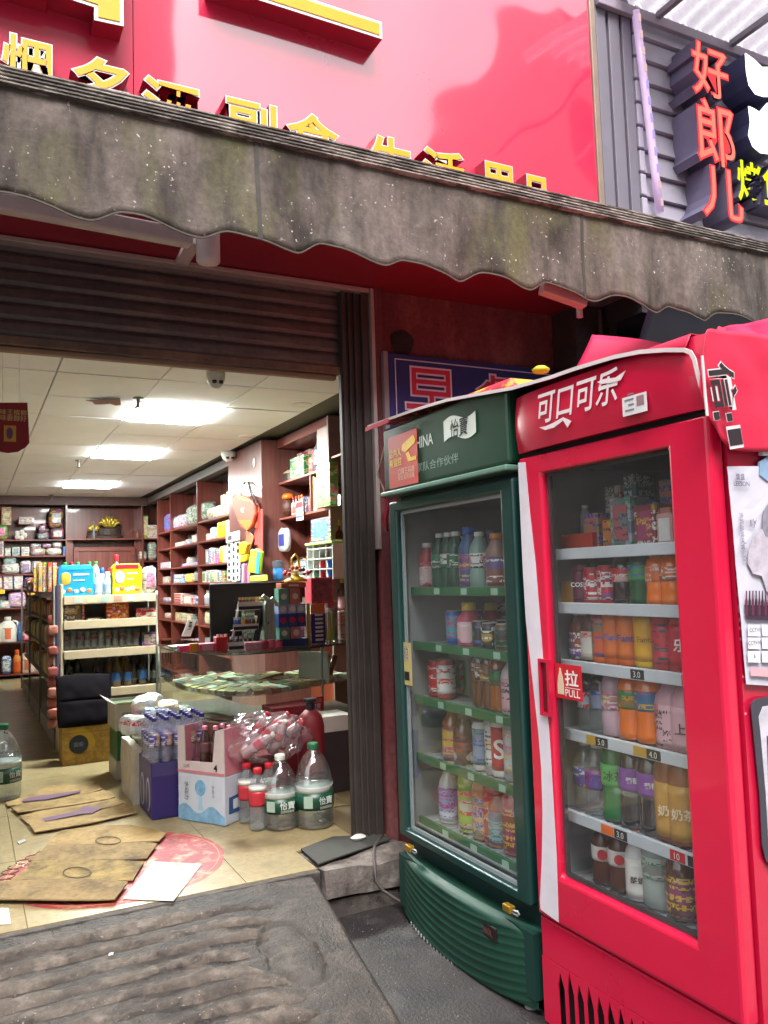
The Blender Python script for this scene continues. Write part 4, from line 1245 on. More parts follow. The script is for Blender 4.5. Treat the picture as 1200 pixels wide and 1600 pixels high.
# ---- drinks standing in the green cooler: (photo column, profile, height, radius, body, band, cap, words)
def stock(rows, y_of, xf, where, grp):
    for z, items, shelf_words in rows:
        n = len(items)
        for i, it in enumerate(items):
            px, kind, h, r, body, band, cap, words_ = it[:8]
            y = y_of(px, z)
            mark = it[8] if len(it) > 8 else None
            band = printed(band, i + int(z * 30), .009) if mark is None else band
            bottle(kind, 'drink_can' if kind == 'can' else 'drink_bottle', '%s, %s, %s' % (words_, where, shelf_words), 'can' if kind == 'can' else 'bottle', (xf + r + .012, y, z), h * 1.13, r * 1.1, body, band, cap, grp, seg=18, mark=mark)
            bottle(kind, 'drink_can' if kind == 'can' else 'drink_bottle', 'drink behind the front row, %s, %s, %s along' % (where, shelf_words, ORD[i]), 'can' if kind == 'can' else 'bottle', (xf + r + .135, y + .028, z), h * 1.08, r, body, band, cap, grp + ', second row', seg=12)
yg = lambda px, z: on(px, 1000, x=1.72).y
GS = [
 (.201, [(683, 'milk', .22, .042, MILKY, m('#b9c4d4', .5), m('#4a3a40', .5), 'white milk bottle with a dark cap'), (713, 'tea', .26, .046, LIME, m('#8fa83c', .5), C_WHITE, 'lime green tea bottle'), (735, 'tea', .25, .045, m('#c08a5a', .3), m('#c49a74', .5), C_WHITE, 'beige peach tea bottle'),
         (752, 'tea', .27, .044, REDL, m('#a8281c', .5), C_YEL, 'red tea bottle with a yellow cap'), (757, 'tea', .2, .038, m('#a85a2c', .3), m('#8a94a8', .5), C_YEL, 'small orange bottle with a yellow cap'), (781, 'tea', .25, .046, REDL, m('#7c2a20', .5), C_RED, 'dark red drink bottle by the near end')], 'bottom shelf'),
 (.458, [(692, 'tea', .19, .044, AMBER, m('#b99a34', .5), C_YEL, 'amber bottle with a yellow label'), (709, 'tea', .17, .044, TEA, C_BRN, C_BRN, 'brown tea bottle'), (738, 'can', .16, .032, C_WHITE, m('#7f8ea6', .4), C_SIL, 'slim white and grey can'), (757, 'can', .185, .033, C_SIL, m('#c4c4c6', .4), C_SIL, 'slim silver can'),
         (767, 'can', .185, .033, C_WHITE, C_RED, C_SIL, 'slim can with a red swirl', ('S', WHITE, .07)), (786, 'can', .185, .034, C_SIL, m('#b0b3b8', .4), C_SIL, 'tall plain silver can')], 'second shelf up'),
 (.694, [(672, 'can', .13, .036, C_RED, C_RED, C_SIL, 'short red can'), (686, 'can', .14, .036, m('#b0443c', .4), C_WHITE, C_SIL, 'short white and red can'), (741, 'soda', .23, .036, TEA, m('#6a4420', .4), C_YEL, 'brown bottle with a yellow cap'), (754, 'soda', .23, .036, TEA, m('#7c5228', .4), C_YEL, 'brown bottle with a gold label'),
         (768, 'soda', .21, .036, AMBER, m('#5c4a30', .4), C_BLK, 'amber bottle with a dark cap'), (788, 'milk', .2, .046, m('#cbbcc0', .4), m('#c49aa4', .5), C_YEL, 'pinkish white carton style bottle')], 'third shelf up'),
 (.916, [(703, 'can', .12, .034, C_BLUE, C_TEAL, C_YEL, 'blue tin with a yellow lid'), (722, 'milk', .15, .045, m('#b0405a', .4), m('#c0506a', .4), m('#cbb04a', .4), 'rose pink yoghurt bottle'), (744, 'can', .09, .032, C_BLK, C_BLK, C_WHITE, 'dark tub with a white lid'), (758, 'can', .085, .032, C_BLK, C_BLK, C_WHITE, 'dark tub with a white lid beside another'), (780, 'can', .085, .034, C_BRN, C_BLK, C_WHITE, 'dark tub with a white lid at the near end')], 'middle shelf'),
 (1.141, [(644, 'tea', .17, .036, m('#3a6a94', .3), m('#47789c', .4), C_WHITE, 'blue drink bottle'), (664, 'tea', .17, .036, m('#9c3a48', .3), m('#a5424e', .4), C_WHITE, 'dull red drink bottle'), (684, 'water', .2, .036, m('#1f4c3c', .3), m('#1d5a40', .4), C_WHITE, 'dark green bottle, first of three together'),
          (697, 'water', .2, .036, m('#1f4c3c', .3), m('#1d5a40', .4), C_WHITE, 'dark green bottle, second of three together'), (709, 'water', .2, .036, m('#1f4c3c', .3), m('#256a4c', .4), C_WHITE, 'dark green bottle, third of three together'), (728, 'tea', .21, .042, m('#3c5c8c', .3), m('#33507c', .4), C_BLUE, 'large blue bottle'), (745, 'water', .19, .036, m('#7c9a90', .3), C_WHITE, C_WHITE, 'pale bottle with a white label'), (771, 'tea', .18, .042, m('#8a6a60', .3), m('#7a4a44', .4), m('#c07a3a', .4), 'brown bottle with an orange cap')], 'top shelf'),
]
stock(GS, yg, 1.70, 'green cooler', 'drinks in the green cooler')
# boxes and packs between the bottles of the green cooler
for px0, px1, z, h, mt, pn, lab in ((660, 690, .916, .09, C_CRM, m('#8a7a5c', .5), 'beige snack box on the middle shelf of the green cooler'), (700, 730, .694, .17, m('#a8a48c', .5), C_GRN, 'cream carton with a green print in the green cooler'), (676, 700, 1.141, .06, m('#9aa8a0', .5), None, 'flat pale box on the top shelf of the green cooler'),
                                    (675, 703, .694, .07, m('#a05040', .5), C_RED, 'flat red box on the third shelf of the green cooler'), (703, 735, .458, .10, m('#8a8a42', .5), C_YEL, 'olive yellow pack on the second lowest shelf of the green cooler')):
    ya, yb = on(px0, 1000, x=1.84).y, on(px1, 1000, x=1.84).y
    carton('goods_box', lab, 'box', 1.84, 1.94, yb, ya, z, z + h, mt, 'x', pn)
# ---- drinks standing in the red cooler
yr = lambda px, z: on(px, 1000 + 0, x=1.71).y
def yr(px, z): return on(px, pixrow(z), x=1.71).y
def pixrow(z): return 930 + (1.2 - z) * 560
RS = [
 (.252, [(940, 'soda', .155, .035, m('#4a2416', .2), m('#c4bfb8', .5), C_BRN, 'dark juice bottle with an apple label, farther of two', ('●', C_RED, .03)), (966, 'soda', .165, .036, m('#4a2416', .2), m('#c4bfb8', .5), C_BRN, 'dark juice bottle with an apple label, nearer of two', ('●', C_RED, .03)), (993, 'milk', .18, .036, C_WHITE, m('#cfccc6', .5), C_ORG, 'white yoghurt bottle with an orange cap and a girl print', ('酸奶', C_BLK, .02)),
         (1021, 'water', .2, .042, m('#93a09a', .25), m('#a9b3a8', .4), C_WHITE, 'pale bottle with a green stripe'), (1057, 'tea', .18, .042, TEA, m('#5c3c2c', .4), C_BLK, 'brown tea bottle in the near corner')], 'bottom shelf'),
 (.452, [(912, 'water', .19, .036, PET, m('#4a3a8c', .4), C_WHITE, 'clear water bottle with a violet label, farther of two'), (930, 'water', .19, .036, PET, m('#42348c', .4), C_WHITE, 'clear water bottle with a violet label, nearer of two'), (957, 'soda', .23, .041, m('#1c6a34', .15), m('#4fae5a', .4), C_ORG, 'bright green soda bottle with a leafy label', ('冰茶', m('#12401c', .4), .03)),
         (985, 'soda', .235, .041, COLA, m('#7a3c9a', .4), m('#9a5a3c', .4), 'dark soda bottle with a purple label, farther of two', ('葡萄', WHITE, .018)), (1014, 'soda', .235, .041, COLA, m('#7a3c9a', .4), m('#a8623e', .4), 'dark soda bottle with a purple label, nearer of two', ('葡萄', WHITE, .018)), (1041, 'tea', .25, .042, m('#8a4a2a', .3), m('#b98a3a', .4), m('#b06a34', .4), 'tan tea bottle with a pink foot, farther of two', ('奶茶', m('#d8c8a8', .4), .03)), (1062, 'tea', .25, .042, m('#8a4a2a', .3), m('#b98a3a', .4), m('#b06a34', .4), 'tan tea bottle with a pink foot, nearer of two', ('奶茶', m('#d8c8a8', .4), .03))], 'second shelf up'),
 (.702, [(916, 'water', .17, .036, PET, m('#a8b0c0', .4), C_RED, 'clear bottle with a white and red label'), (936, 'water', .18, .036, PET, m('#8a94b4', .4), C_BLUE, 'clear bottle with a bluish label'), (955, 'water', .19, .036, m('#b89aa8', .2), m('#b0708a', .4), C_PNK, 'clear pinkish bottle with a pink label'), (982, 'soda', .2, .04, ORANGE, m('#c98a2c', .4), C_RED, 'orange juice bottle, farther of two'),
         (1010, 'soda', .205, .041, ORANGE, m('#3c6a94', .4), C_RED, 'orange juice bottle with a blue label, nearer of two'), (1042, 'milk', .19, .045, m('#c4939c', .3), m('#c9a0a8', .4), m('#b06a74', .4), 'pink milk drink bottle, farther of two'), (1066, 'milk', .19, .045, m('#c4939c', .3), m('#c9a0a8', .4), m('#b06a74', .4), 'pink milk drink bottle, nearer of two', ('上课', m('#5a3440', .4), .03))], 'third shelf up'),
 (.914, [(903, 'tea', .14, .038, m('#6a2a14', .3), m('#8a3a1c', .4), C_WHITE, 'brown drink bottle, farther of two'), (921, 'tea', .15, .038, m('#4a2a1c', .3), m('#a8a090', .4), C_WHITE, 'brown drink bottle with a pale label'), (938, 'can', .15, .033, C_ORG, m('#c4502c', .35), C_SIL, 'orange soda can, first of the orange ones'), (957, 'can', .15, .033, C_ORG, m('#d06a2c', .35), C_SIL, 'orange soda can, second of the orange ones', ('Fanta', C_BLUE, .018)), (978, 'can', .15, .034, C_ORG, m('#cf6a24', .35), C_SIL, 'orange soda can with a blue badge', ('Fanta', m('#2c3f8a', .4), .02)), (1006, 'can', .15, .034, C_YEL, m('#cf9a24', .35), C_SIL, 'yellow soda can', ('Fanta', m('#8a5a1c', .4), .016)),
         (1034, 'can', .135, .034, C_RED, m('#b8283c', .35), C_SIL, 'red cola can, farther of two'), (1060, 'can', .135, .034, C_RED, m('#b01c30', .35), C_SIL, 'red cola can, nearer of two', ('乐', WHITE, .035))], 'fourth shelf up'),
 (1.092, [(906, 'can', .11, .03, m('#6a2038', .35), m('#5c1830', .35), C_BLK, 'maroon coffee tin', ('COSTA', WHITE, .014)), (924, 'can', .1, .032, C_RED, m('#a01c34', .35), C_SIL, 'small red can, farther of two'), (946, 'can', .105, .032, C_RED, m('#a01c34', .35), C_SIL, 'small red can, nearer of two'), (970, 'soda', .15, .036, COLA, C_RED, C_RED, 'dark cola bottle'), (997, 'soda', .16, .036, m('#1c4c2c', .2), m('#3f8a4a', .4), C_GRN, 'green soda bottle'), (1024, 'soda', .15, .036, ORANGE, m('#c9642c', .4), m('#8a4a34', .4), 'orange soda bottle, farther of two'), (1047, 'soda', .15, .036, ORANGE, m('#c9642c', .4), m('#8a4a34', .4), 'orange soda bottle, nearer of two')], 'fifth shelf up'),
]
stock(RS, yr, 1.69, 'red cooler', 'drinks in the red cooler')
# extra prints that can be read through the glass
def glyph_on(px, py, s, h, col, vertical=False, x=1.688):
    p = on(px, py, x=x)
    return p
for lab_, px, py, s, h, col, vert in (('COSTA', 906, 915, 'COSTA', .014, WHITE, True), ('orange', 983, 1012, 'Fanta', .018, m('#c9cfe0', .5), False)):
    pass
for px0, px1, z, h, mt, pn, lab in ((850, 870, 1.258, .07, C_CRM, C_YEL, 'small cream and yellow packet on the top shelf of the red cooler'), (880, 928, 1.258, .055, m('#a83a2c', .4), None, 'flat red orange box on the top shelf of the red cooler'), (958, 990, 1.258, .15, printed(m('#8d98a4', .25, coat=.5), 3), printed(m('#6a7078', .3), 5), 'tall clear fronted packet on the top shelf of the red cooler'),
                                    (995, 1028, 1.258, .12, printed(m('#7a2c3c', .4), 2), printed(m('#8a3c4c', .4), 4), 'dark red pouch on the top shelf of the red cooler'), (872, 898, 1.092, .07, m('#c98a1c', .4), None, 'orange yellow packet on the second highest shelf of the red cooler'), (1030, 1055, 1.258, .09, m('#b88a84', .4), C_WHITE, 'pale pink packet on the top shelf of the red cooler')):
    ya, yb = on(px0, pixrow(z), x=1.72).y, on(px1, pixrow(z), x=1.72).y
    carton('snack_packet', lab, 'packet', 1.72, 1.80, yb, ya, z, z + h, mt, 'x', pn)
for px, h, c, lab in ((884, .075, '#8a8a30', 'slim green and yellow bottle on the top shelf of the red cooler, farther of two'), (897, .075, '#6a7a2c', 'slim green and yellow bottle on the top shelf of the red cooler, nearer of two'), (915, .095, '#b0b4b8', 'slim white bottle on the top shelf of the red cooler'), (943, .1, '#8a8088', 'slim grey bottle on the top shelf of the red cooler')):
    bottle('tea', 'drink_bottle', lab, 'bottle', (1.82, on(px, 820, x=1.82).y, 1.258 + (0.058 if px < 930 else 0)), h, .017, m(c, .35), m(c, .5), C_WHITE, 'drinks in the red cooler')

# ---- red cloth thrown over both coolers
CLOTH = m('#b8183c', 0.6, var=0.12, scale=4)
CLOTH2 = stained('#b8263a', '#c79a2c', '#7a2a2c', rough=0.65, s1=9, s2=16, lo=0.5, hi=0.56, bump=0.05)
HEM = m('#c9bfc0', 0.6)
tp = thing('red_cloth', 'red cloth with a white hem thrown over the tops of both coolers', 'cloth', (1.95, 2.2, 1.8))
EDGE = [on(px, py, x=1.572) for px, py in ((575, 667), (610, 654), (650, 640), (700, 625), (760, 614), (800, 607), (860, 590), (900, 576), (960, 558), (1000, 550), (1040, 547), (1070, 547))]
def along(P, u):
    f = u * (len(P) - 1)
    i = min(int(f), len(P) - 2)
    q = f - i
    a, b, c, d = P[max(i - 1, 0)], P[i], P[i + 1], P[min(i + 2, len(P) - 1)]
    return .5 * (2 * b + (c - a) * q + (2 * a - 5 * b + 4 * c - d) * q * q + (3 * b - a - 3 * c + d) * q ** 3)
def top_sheet(i0, i1, nm, mat):
    P = EDGE[i0:i1 + 1]
    def pt(u, v):
        p = along(P, u)
        drop = -.012 * max(0, 1 - v / .05) if v < .05 else 0
        z = p.z + .012 + drop + v * .035 + .022 * math.sin(v * 7 + p.y * 5) * v * (1 - v) * 2 + .03 * noise.noise(Vector((p.y * 4, v * 3, 1))) * min(1, v * 4)
        return (p.x + v * .74, p.y, max(z, (1.838 if p.y > 2.17 else 1.774)) if v > .03 else z)
    MB().grid(40, 30, pt).build(nm, mat, tp, closed=False, smooth=True, solid=.002)
top_sheet(0, 5, 'patterned_cloth', CLOTH2)
top_sheet(5, 11, 'plain_cloth', CLOTH)
hem = EDGE + [on(px, py, x=1.572) for px, py in ((1080, 551), (1086, 562), (1090, 580), (1096, 604))]
def ribbon(P, w, nm, mat, nrm=Vector((-1, 0, 0))):
    b = MB()
    n = len(P)
    vs = []
    for i, p in enumerate(P):
        d = (P[min(i + 1, n - 1)] - P[max(i - 1, 0)]).normalized()
        sd = d.cross(nrm).normalized()
        vs += [p + sd * w / 2 + nrm * .002, p - sd * w / 2 + nrm * .002]
    b.add(vs, [(2 * i, 2 * i + 2, 2 * i + 3, 2 * i + 1) for i in range(n - 1)])
    return b.build(nm, mat, tp, closed=False, solid=.003)
ribbon(hem, .011, 'hem', HEM)
BOT = [on(px, py, y=1.362) for px, py in ((1090, 606), (1103, 650), (1115, 668), (1130, 692), (1150, 703), (1175, 706), (1200, 706), (1260, 704))]
TOPP = [Vector((1.578, 1.362, 1.735)), Vector((1.60, 1.366, 1.772)), Vector((1.65, 1.37, 1.776)), Vector((1.70, 1.37, 1.778)), Vector((1.76, 1.37, 1.78)), Vector((1.82, 1.37, 1.78)), Vector((1.88, 1.37, 1.78)), Vector((2.0, 1.37, 1.785))]
def flap(u, v):
    a, b_ = along(BOT, u), along(TOPP, u)
    p = a.lerp(b_, v)
    p.y -= .006 * (1 + math.sin(p.x * 38 + p.z * 11)) * (1 - v) * .6 + .004 * noise.noise(Vector((p.x * 12, p.z * 12, 3))) - .002
    return tuple(p)
MB().grid(60, 24, flap).build('side_flap', CLOTH, tp, closed=False, smooth=True, solid=.002)
ribbon([on(px, py, y=1.35) for px, py in ((1096, 556), (1098, 580), (1101, 620), (1104, 650))], .007, 'hem', HEM, Vector((0, -1, 0)))
TB = m('#231a20', 0.6)
for ch, q, hh, ww in (('信', (1130, 603), .122, .092), ('▪', (1119, 650), .022, .022), ('▪', (1139, 652), .022, .022), ('1', (1148, 683), .055, .05)):
    c = on(*q, y=1.345)
    dd = Vector((.16, 0, -1)).normalized()
    uu = Vector((1, 0, .16)).normalized()
    bx = text_shape(ch, .045, 0)[2:]
    txt(tp, 'lettering', ch, c, dd, uu, HEM, w=hh, h=ww, off=.045, lift=.001, box=bx)
    txt(tp, 'lettering', ch, c, dd, uu, TB, w=hh, h=ww, off=.018, lift=.002, box=bx)
UP = [on(925, 523, y=3.0), on(1000, 530, y=2.8), on(1080, 545, y=2.5), on(1108, 530, y=2.3), on(1132, 511, y=2.1), on(1165, 506, y=1.95), on(1205, 497, y=1.8), on(1300, 480, y=1.6)]
LO = [Vector((2.3, 3.0, 1.8)), Vector((2.2, 2.5, 1.8)), Vector((2.1, 2.0, 1.8)), Vector((2.1, 1.8, 1.795)), Vector((2.0, 1.6, 1.795)), Vector((1.95, 1.45, 1.79)), Vector((1.95, 1.40, 1.785)), Vector((2.1, 1.385, 1.785))]
def rise(u, v):
    p = along(LO, u).lerp(along(UP, u), v)
    p.y += .03 * math.sin(u * 22 + v * 3) * v * (1 - v) * 2
    p.z += .04 * math.sin(u * 17 + v * 4) * (1 - v) * v * 2 - .08 * math.sin(v * math.pi) * .6
    return tuple(p)
MB().grid(60, 24, rise).build('raised_cloth', m('#c01f4c', 0.6, var=0.12, scale=4), tp, closed=False, smooth=True, solid=.002)
MB().grid(8, 3, lambda u, v: tuple(on(1098 + u * 24 + v * 12, 566 - u * 56 + v * 4, y=2.02 - .25 * (1 - u)))).build('tie_strap', CLOTH, tp, closed=False, solid=.004)
ribbon([on(px, py, x=1.55) for px, py in ((608, 657), (590, 664), (572, 671))], .018, 'loose_corner', CLOTH)
MB().tube([on(px, py, x=1.60) for px, py in ((604, 684), (596, 720), (590, 742), (600, 765), (600, 775))], .004, 6).build('cord', m('#9a8a78', 0.8), tp, smooth=True)
tag(MB().tube([on(px, py, x=1.66) for px, py in ((600, 775), (606, 790), (601, 812), (606, 830))], [.006, .012, .014, .006], 6).build('red_plastic_bag', m('#8a1a2a', 0.4), smooth=True), 'wisp of red plastic bag caught between the green cooler and the wall', 'bag')
tag(MB().lathe([(0, 0), (.03, 0), (.036, .012), (.02, .024), (0, .026)], 12, on(845, 582, x=2.0)).build('plastic_tub', m('#9fb02a', 0.5), smooth=True), 'lime green plastic tub standing on top of the cloth between the coolers', 'tub')
# ---- posters on the side of the red cooler
PYY = RY0 - .004
def pp(px, py, y=PYY): return on(px, py, y=y)
t = thing('wine_poster', 'pale grey poster with a grey-haired figure and rows of bottles on the red cooler side', 'poster', (1.75, PYY, .92))
q = [pp(1135, 729), pp(1165, 1069), pp(1300, 1078), pp(1300, 727)]
MB().grid(10, 20, lambda u, v: tuple((q[1].lerp(q[2], u)).lerp(q[0].lerp(q[3], u), v) + Vector((0, -.0015 - .004 * abs(noise.noise(Vector((u * 5, v * 9, 1)))), 0)))).build('sheet', m('#b9b7c4', 0.5, var=0.06), t, closed=False, solid=.001)
PL = PYY - .0085
def pq(px, py): return on(px, py, y=PL)
txt(t, 'lettering', '雷盛', pq(1156, 745), X, Z, m('#4a4658', 0.6), w=.03, off=.01)
txt(t, 'lettering', 'LEESON', pq(1158, 756), X, Z, m('#4a4658', 0.6), w=.055, off=.008)
for k, (px, py) in enumerate(((1159, 830), (1163, 860))):
    txt(t, 'lettering', '贵宾品牌代言' if k == 0 else '人品酒', pq(px, py), -Z, X, m('#6a6678', 0.6), w=.09 if k == 0 else .05)
txt(t, 'lettering', 'lily', pq(1176, 818), Vector((1, 0, .25)), Vector((-.25, 0, 1)), m('#2a2630', 0.6), w=.03, shear=.5)
fig = m('#aaa2ae', 0.6, var=.35, scale=30); hairm = m('#7c7884', 0.6, var=.4, scale=40)
MB().prism([pq(1200, 786), pq(1192, 800), pq(1191, 826), pq(1196, 838), pq(1230, 850), pq(1260, 820), pq(1250, 785), pq(1225, 772)], (0, -.001, 0)).build('hair_print', hairm, t)
MB().prism([pq(1196, 822), pq(1180, 834), pq(1170, 858), pq(1168, 880), pq(1176, 896), pq(1190, 900), pq(1198, 925), pq(1290, 930), pq(1300, 850), pq(1262, 826), pq(1230, 845)], (0, -.0006, 0)).build('figure_print', fig, t)
MB().prism([pq(1206, 800), pq(1204, 822), pq(1212, 838), pq(1228, 842), pq(1240, 820), pq(1236, 795), pq(1220, 788)], (0, -.0016, 0)).build('face_print', m('#c4a69c', 0.6), t)
MB().prism([pq(1163, 945), pq(1167, 968), pq(1290, 974), pq(1290, 950)], (0, -.0006, 0)).build('base_print', m('#3a2438', 0.6), t)
for k in range(12):
    x_ = 1166 + k * 5
    MB().prism([pq(x_ - 1.6, 962), pq(x_ + 1.6, 962), pq(x_ + 1.6, 940), pq(x_ + .6, 934), pq(x_ + .6, 923), pq(x_ - .6, 923), pq(x_ - .6, 934), pq(x_ - 1.6, 940)], (0, -.0014, 0)).build('bottle_print', m('#2c1a26' if k % 2 else '#5a2440', 0.6), t)
for k, (z0, tx) in enumerate(((985, 'CCTV1'), (1005, 'CCTV10'), (1026, '0'))):
    MB().prism([pq(1168, z0 - 9), pq(1168 + .9, z0 + 9), pq(1188, z0 + 9.4), pq(1187, z0 - 8.8)], (0, -.0006, 0)).build('table_cell', m('#cfcdd6', 0.6), t)
    MB().prism([pq(1190, z0 - 9), pq(1191, z0 + 9), pq(1215, z0 + 9.6), pq(1214, z0 - 8.6)], (0, -.0006, 0)).build('table_cell', m('#cfcdd6', 0.6), t)
    txt(t, 'lettering', tx, pq(1178, z0 - 1) + Vector((0, -.001, 0)), X, Z, m('#2c2838', 0.6), h=.009)
MB().prism([pq(1172, 1043), pq(1173, 1056), pq(1260, 1062), pq(1260, 1048)], (0, -.0006, 0)).build('strip_print', m('#c49aa4', 0.6), t)
t = thing('framed_sticker', 'white and black rounded frame sticker low on the red cooler side', 'sticker', (1.75, PYY, .5))
P = [pp(1172, 1100), pp(1178, 1093), pp(1192, 1089), pp(1280, 1086), pp(1290, 1360), pp(1215, 1362), pp(1196, 1345), pp(1190, 1320), pp(1186, 1240), pp(1178, 1160)]
MB().prism(P, (0, -.002, 0)).build('sheet', m('#3c3a44', 0.45), t)
P = [pp(1184, 1120), pp(1190, 1104), pp(1206, 1101), pp(1278, 1100), pp(1284, 1345), pp(1220, 1346), pp(1200, 1330), pp(1195, 1240), pp(1188, 1160)]
MB().prism([p + Vector((0, -.0022, 0)) for p in P], (0, -.001, 0)).build('inner_print', m('#b3b0ba', 0.5, var=.3, scale=25), t)
MB().prism([p + Vector((0, -.0034, 0)) for p in (pp(1196, 1150), pp(1199, 1230), pp(1230, 1240), pp(1240, 1160), pp(1220, 1135))], (0, -.001, 0)).build('portrait_print', m('#4a4650', 0.5, var=.4, scale=30), t)
t = thing('torn_label', 'small pale label stuck under the corner of the red cloth', 'label', (1.76, PYY, 1.42))
MB().prism([pp(1186, 690), pp(1185, 712), pp(1240, 716), pp(1240, 692)], (0, -.012, 0)).build('sheet', m('#c4bfc4', 0.6), t)
MB().prism([pp(1184, 722) , pp(1184, 742), pp(1196, 752), pp(1240, 750), pp(1240, 712), pp(1200, 712)], (0, -.006, 0)).build('flower_print', m('#7a94b0', 0.6, var=.3), t)

# ================================================================== inside the shop: shelving
DEPTH = .30
RX = 2.3
SHELF_Z = [1.865, 1.643, 1.385, 1.187, .933, .72, .45, .1]
ws = thing('wall_shelving', 'long mahogany shelving along the shop wall behind the counter', 'shelving', (2.45, 9.5, 0))
for y in (11.29, 10.49, 9.12, 7.79):
    MB().box(RX, RX + DEPTH, y - .011, y + .011, 0.002, 2.33).build('upright_panel', MAHOG, ws, bevel=.002)
MB().box(RX + DEPTH, RX + DEPTH + .02, 7.78, 11.3, 0.002, 2.33).build('back_panel', MAHOG, ws)
MB().box(RX - .004, RX + .09, 7.76, 11.9, 2.332, 2.417).build('cornice_board', m('#6e6664', 0.5), ws)
for z in SHELF_Z:
    for y0, y1 in ((10.502, 11.278), (9.132, 10.478), (7.802, 9.108)):
        MB().box(RX + .006, RX + DEPTH - .002, y0, y1, z - .02, z).build('shelf_board', MAHOG_H, ws, bevel=.002)
bs = thing('back_shelving', 'mahogany shelving across the end of the shop', 'shelving', (.6, 12, 0))
BYS = 11.9
for x in (1.205, -.3, -1.8, 2.22):
    MB().box(x - .012, x + .012, BYS, BYS + .32, .002, 2.3).build('upright_panel', MAHOG, bs, bevel=.002)
MB().box(-2.2, 2.69, BYS + .32, BYS + .34, .002, 2.3).build('back_panel', MAHOG, bs)
MB().box(-2.2, 2.29, BYS - .01, BYS + .1, 2.302, 2.417).build('cornice_board', m('#5e4644', 0.5), bs)
BZ = [1.832, 1.614, 1.372, 1.18, .93, .476, .06]
for z in BZ:
    for x0, x1 in ((-1.787, -.313), (-.287, 1.192)):
        MB().box(x0, x1, BYS + .006, BYS + .318, z - .018, z).build('shelf_board', MAHOG_X, bs, bevel=.002)
MB().box(1.218, 2.207, BYS + .006, BYS + .318, 1.82, 1.838).build('shelf_board', MAHOG_X, bs, bevel=.002)
MB().box(2.233, 2.69, BYS + .006, BYS + .318, 1.82, 1.838).build('shelf_board', MAHOG_X, bs, bevel=.002)
MB().box(2.233, 2.69, BYS + .006, BYS + .318, 1.5, 1.518).build('shelf_board', MAHOG_X, bs, bevel=.002)
dr = MB().box(1.3, 2.12, BYS + .05, BYS + .09, .01, 1.72).build('cupboard_door', MAHOG, bs)
b = MB()
b.box(1.3, 2.12, BYS + .03, BYS + .05, 1.66, 1.72).box(1.3, 1.36, BYS + .03, BYS + .05, .01, 1.66).box(2.06, 2.12, BYS + .03, BYS + .05, .01, 1.66)
b.build('door_frame', MAHOG_X, dr, bevel=.003)
b = MB().box(1.218, 1.298, BYS + .1, BYS + .12, .002, 1.818).box(2.122, 2.207, BYS + .1, BYS + .12, .002, 1.818).build('side_board', MAHOG, bs)

# column and the recess behind the counter
t = thing('wood_column', 'broad mahogany veneered column hung with goods', 'column', (2.35, 7.2, 0))
MB().box(2.267, 2.698, 6.742, 7.75, .002, 2.415).build('column_body', wood('#54302c', '#6e443e', 0.28), t, bevel=.004)
ds = MB().lathe([(0, 0), (.024, 0), (.028, .006), (.02, .012), (0, .013)], 14)
ds.v = [(-v[2], v[0], v[1] * 1.6) for v in ds.v]
c = on(398, 723, x=2.266)
ds.v = [(v[0] + c.x, v[1] + c.y, v[2] + c.z) for v in ds.v]
ds.build('disc_plate', WHITE, t, smooth=True)
cr = thing('recess_shelving', 'mahogany recess shelving behind the counter packed with goods', 'shelving', (2.5, 6, 0))
NX = 2.42
MB().box(NX + .26, NX + .27, 5.3, 6.74, .002, 2.415).build('back_panel', wood('#7a3420', '#92462c', 0.4), cr)
MB().box(NX - .004, NX + .26, 5.60, 6.738, 2.34, 2.415).build('cornice_board', MAHOG_H, cr)
for z in (2.035, 1.725, 1.187, .8):
    MB().box(NX, NX + .258, 5.60, 6.738, z - .018, z).build('shelf_board', wood('#7a4034', '#96584a', 0.4, axis=1), cr, bevel=.002)
MB().box(NX + .01, NX + .258, 6.02, 6.04, 1.726, 2.016).build('upright_panel', MAHOG, cr)
MB().box(NX - .02, NX + .258, 5.572, 5.598, .002, 2.415).build('upright_panel', m('#7d6a66', 0.4), cr, bevel=.002)
MB().box(NX - .016, NX + .1, 5.6, 5.80, 2.04, 2.338).build('pale_panel', m('#9a8a84', 0.45), cr)
lc = thing('liquor_cabinet', 'dark wooden liquor cabinet just inside the shutter rail', 'cabinet', (2.5, 4.8, 0))
MB().box(NX + .2, NX + .22, 3.8, 5.57, .002, 2.415).build('back_panel', wood('#2c1212', '#451e1a', 0.4), lc)
for z in (1.783, 1.356, .937, .5, 2.1):
    MB().box(NX, NX + .198, 3.8, 5.568, z - .016, z).build('shelf_board', m('#8a5a4c', 0.4), lc, bevel=.002)
MB().box(NX, NX + .2, 3.78, 3.8, .002, 2.415).build('upright_panel', MAHOG, lc)

# ---- helper to put goods on the wall shelving (columns of the photo on the shelf front)
def wall_goods(px0, px1, z, h, mt, name, cat, label, pn=None, kind='box', d=.14, x=RX + .035, group=None, text=None):
    if kind in ('box', 'pouch'):
        mt = printed(mt, int(px0 * 3 + z * 11))
        pn = printed(pn, int(px0 * 5), .008) if pn is not None else None
    pyr = 905 + (1.2 - z) * 165
    ya, yb = on(px0, pyr, x=x).y, on(px1, pyr, x=x).y
    if kind == 'box': return carton(name, label, cat, x, x + d, yb + .004, ya - .004, z, z + h, mt, 'x', pn, group=group)
    if kind == 'pouch': return pouch(name, label, cat, (x + d / 2, (ya + yb) / 2, z), d / 2, (ya - yb) / 2, h / 2, mt, group, seed=px0, panel=pn, face='x')
    r = (ya - yb) / 2 * .8
    return bottle(kind, name, label, cat, (x + r, (ya + yb) / 2, z), h, min(r, h * .6), mt, pn, pn or mt, group, seg=12)
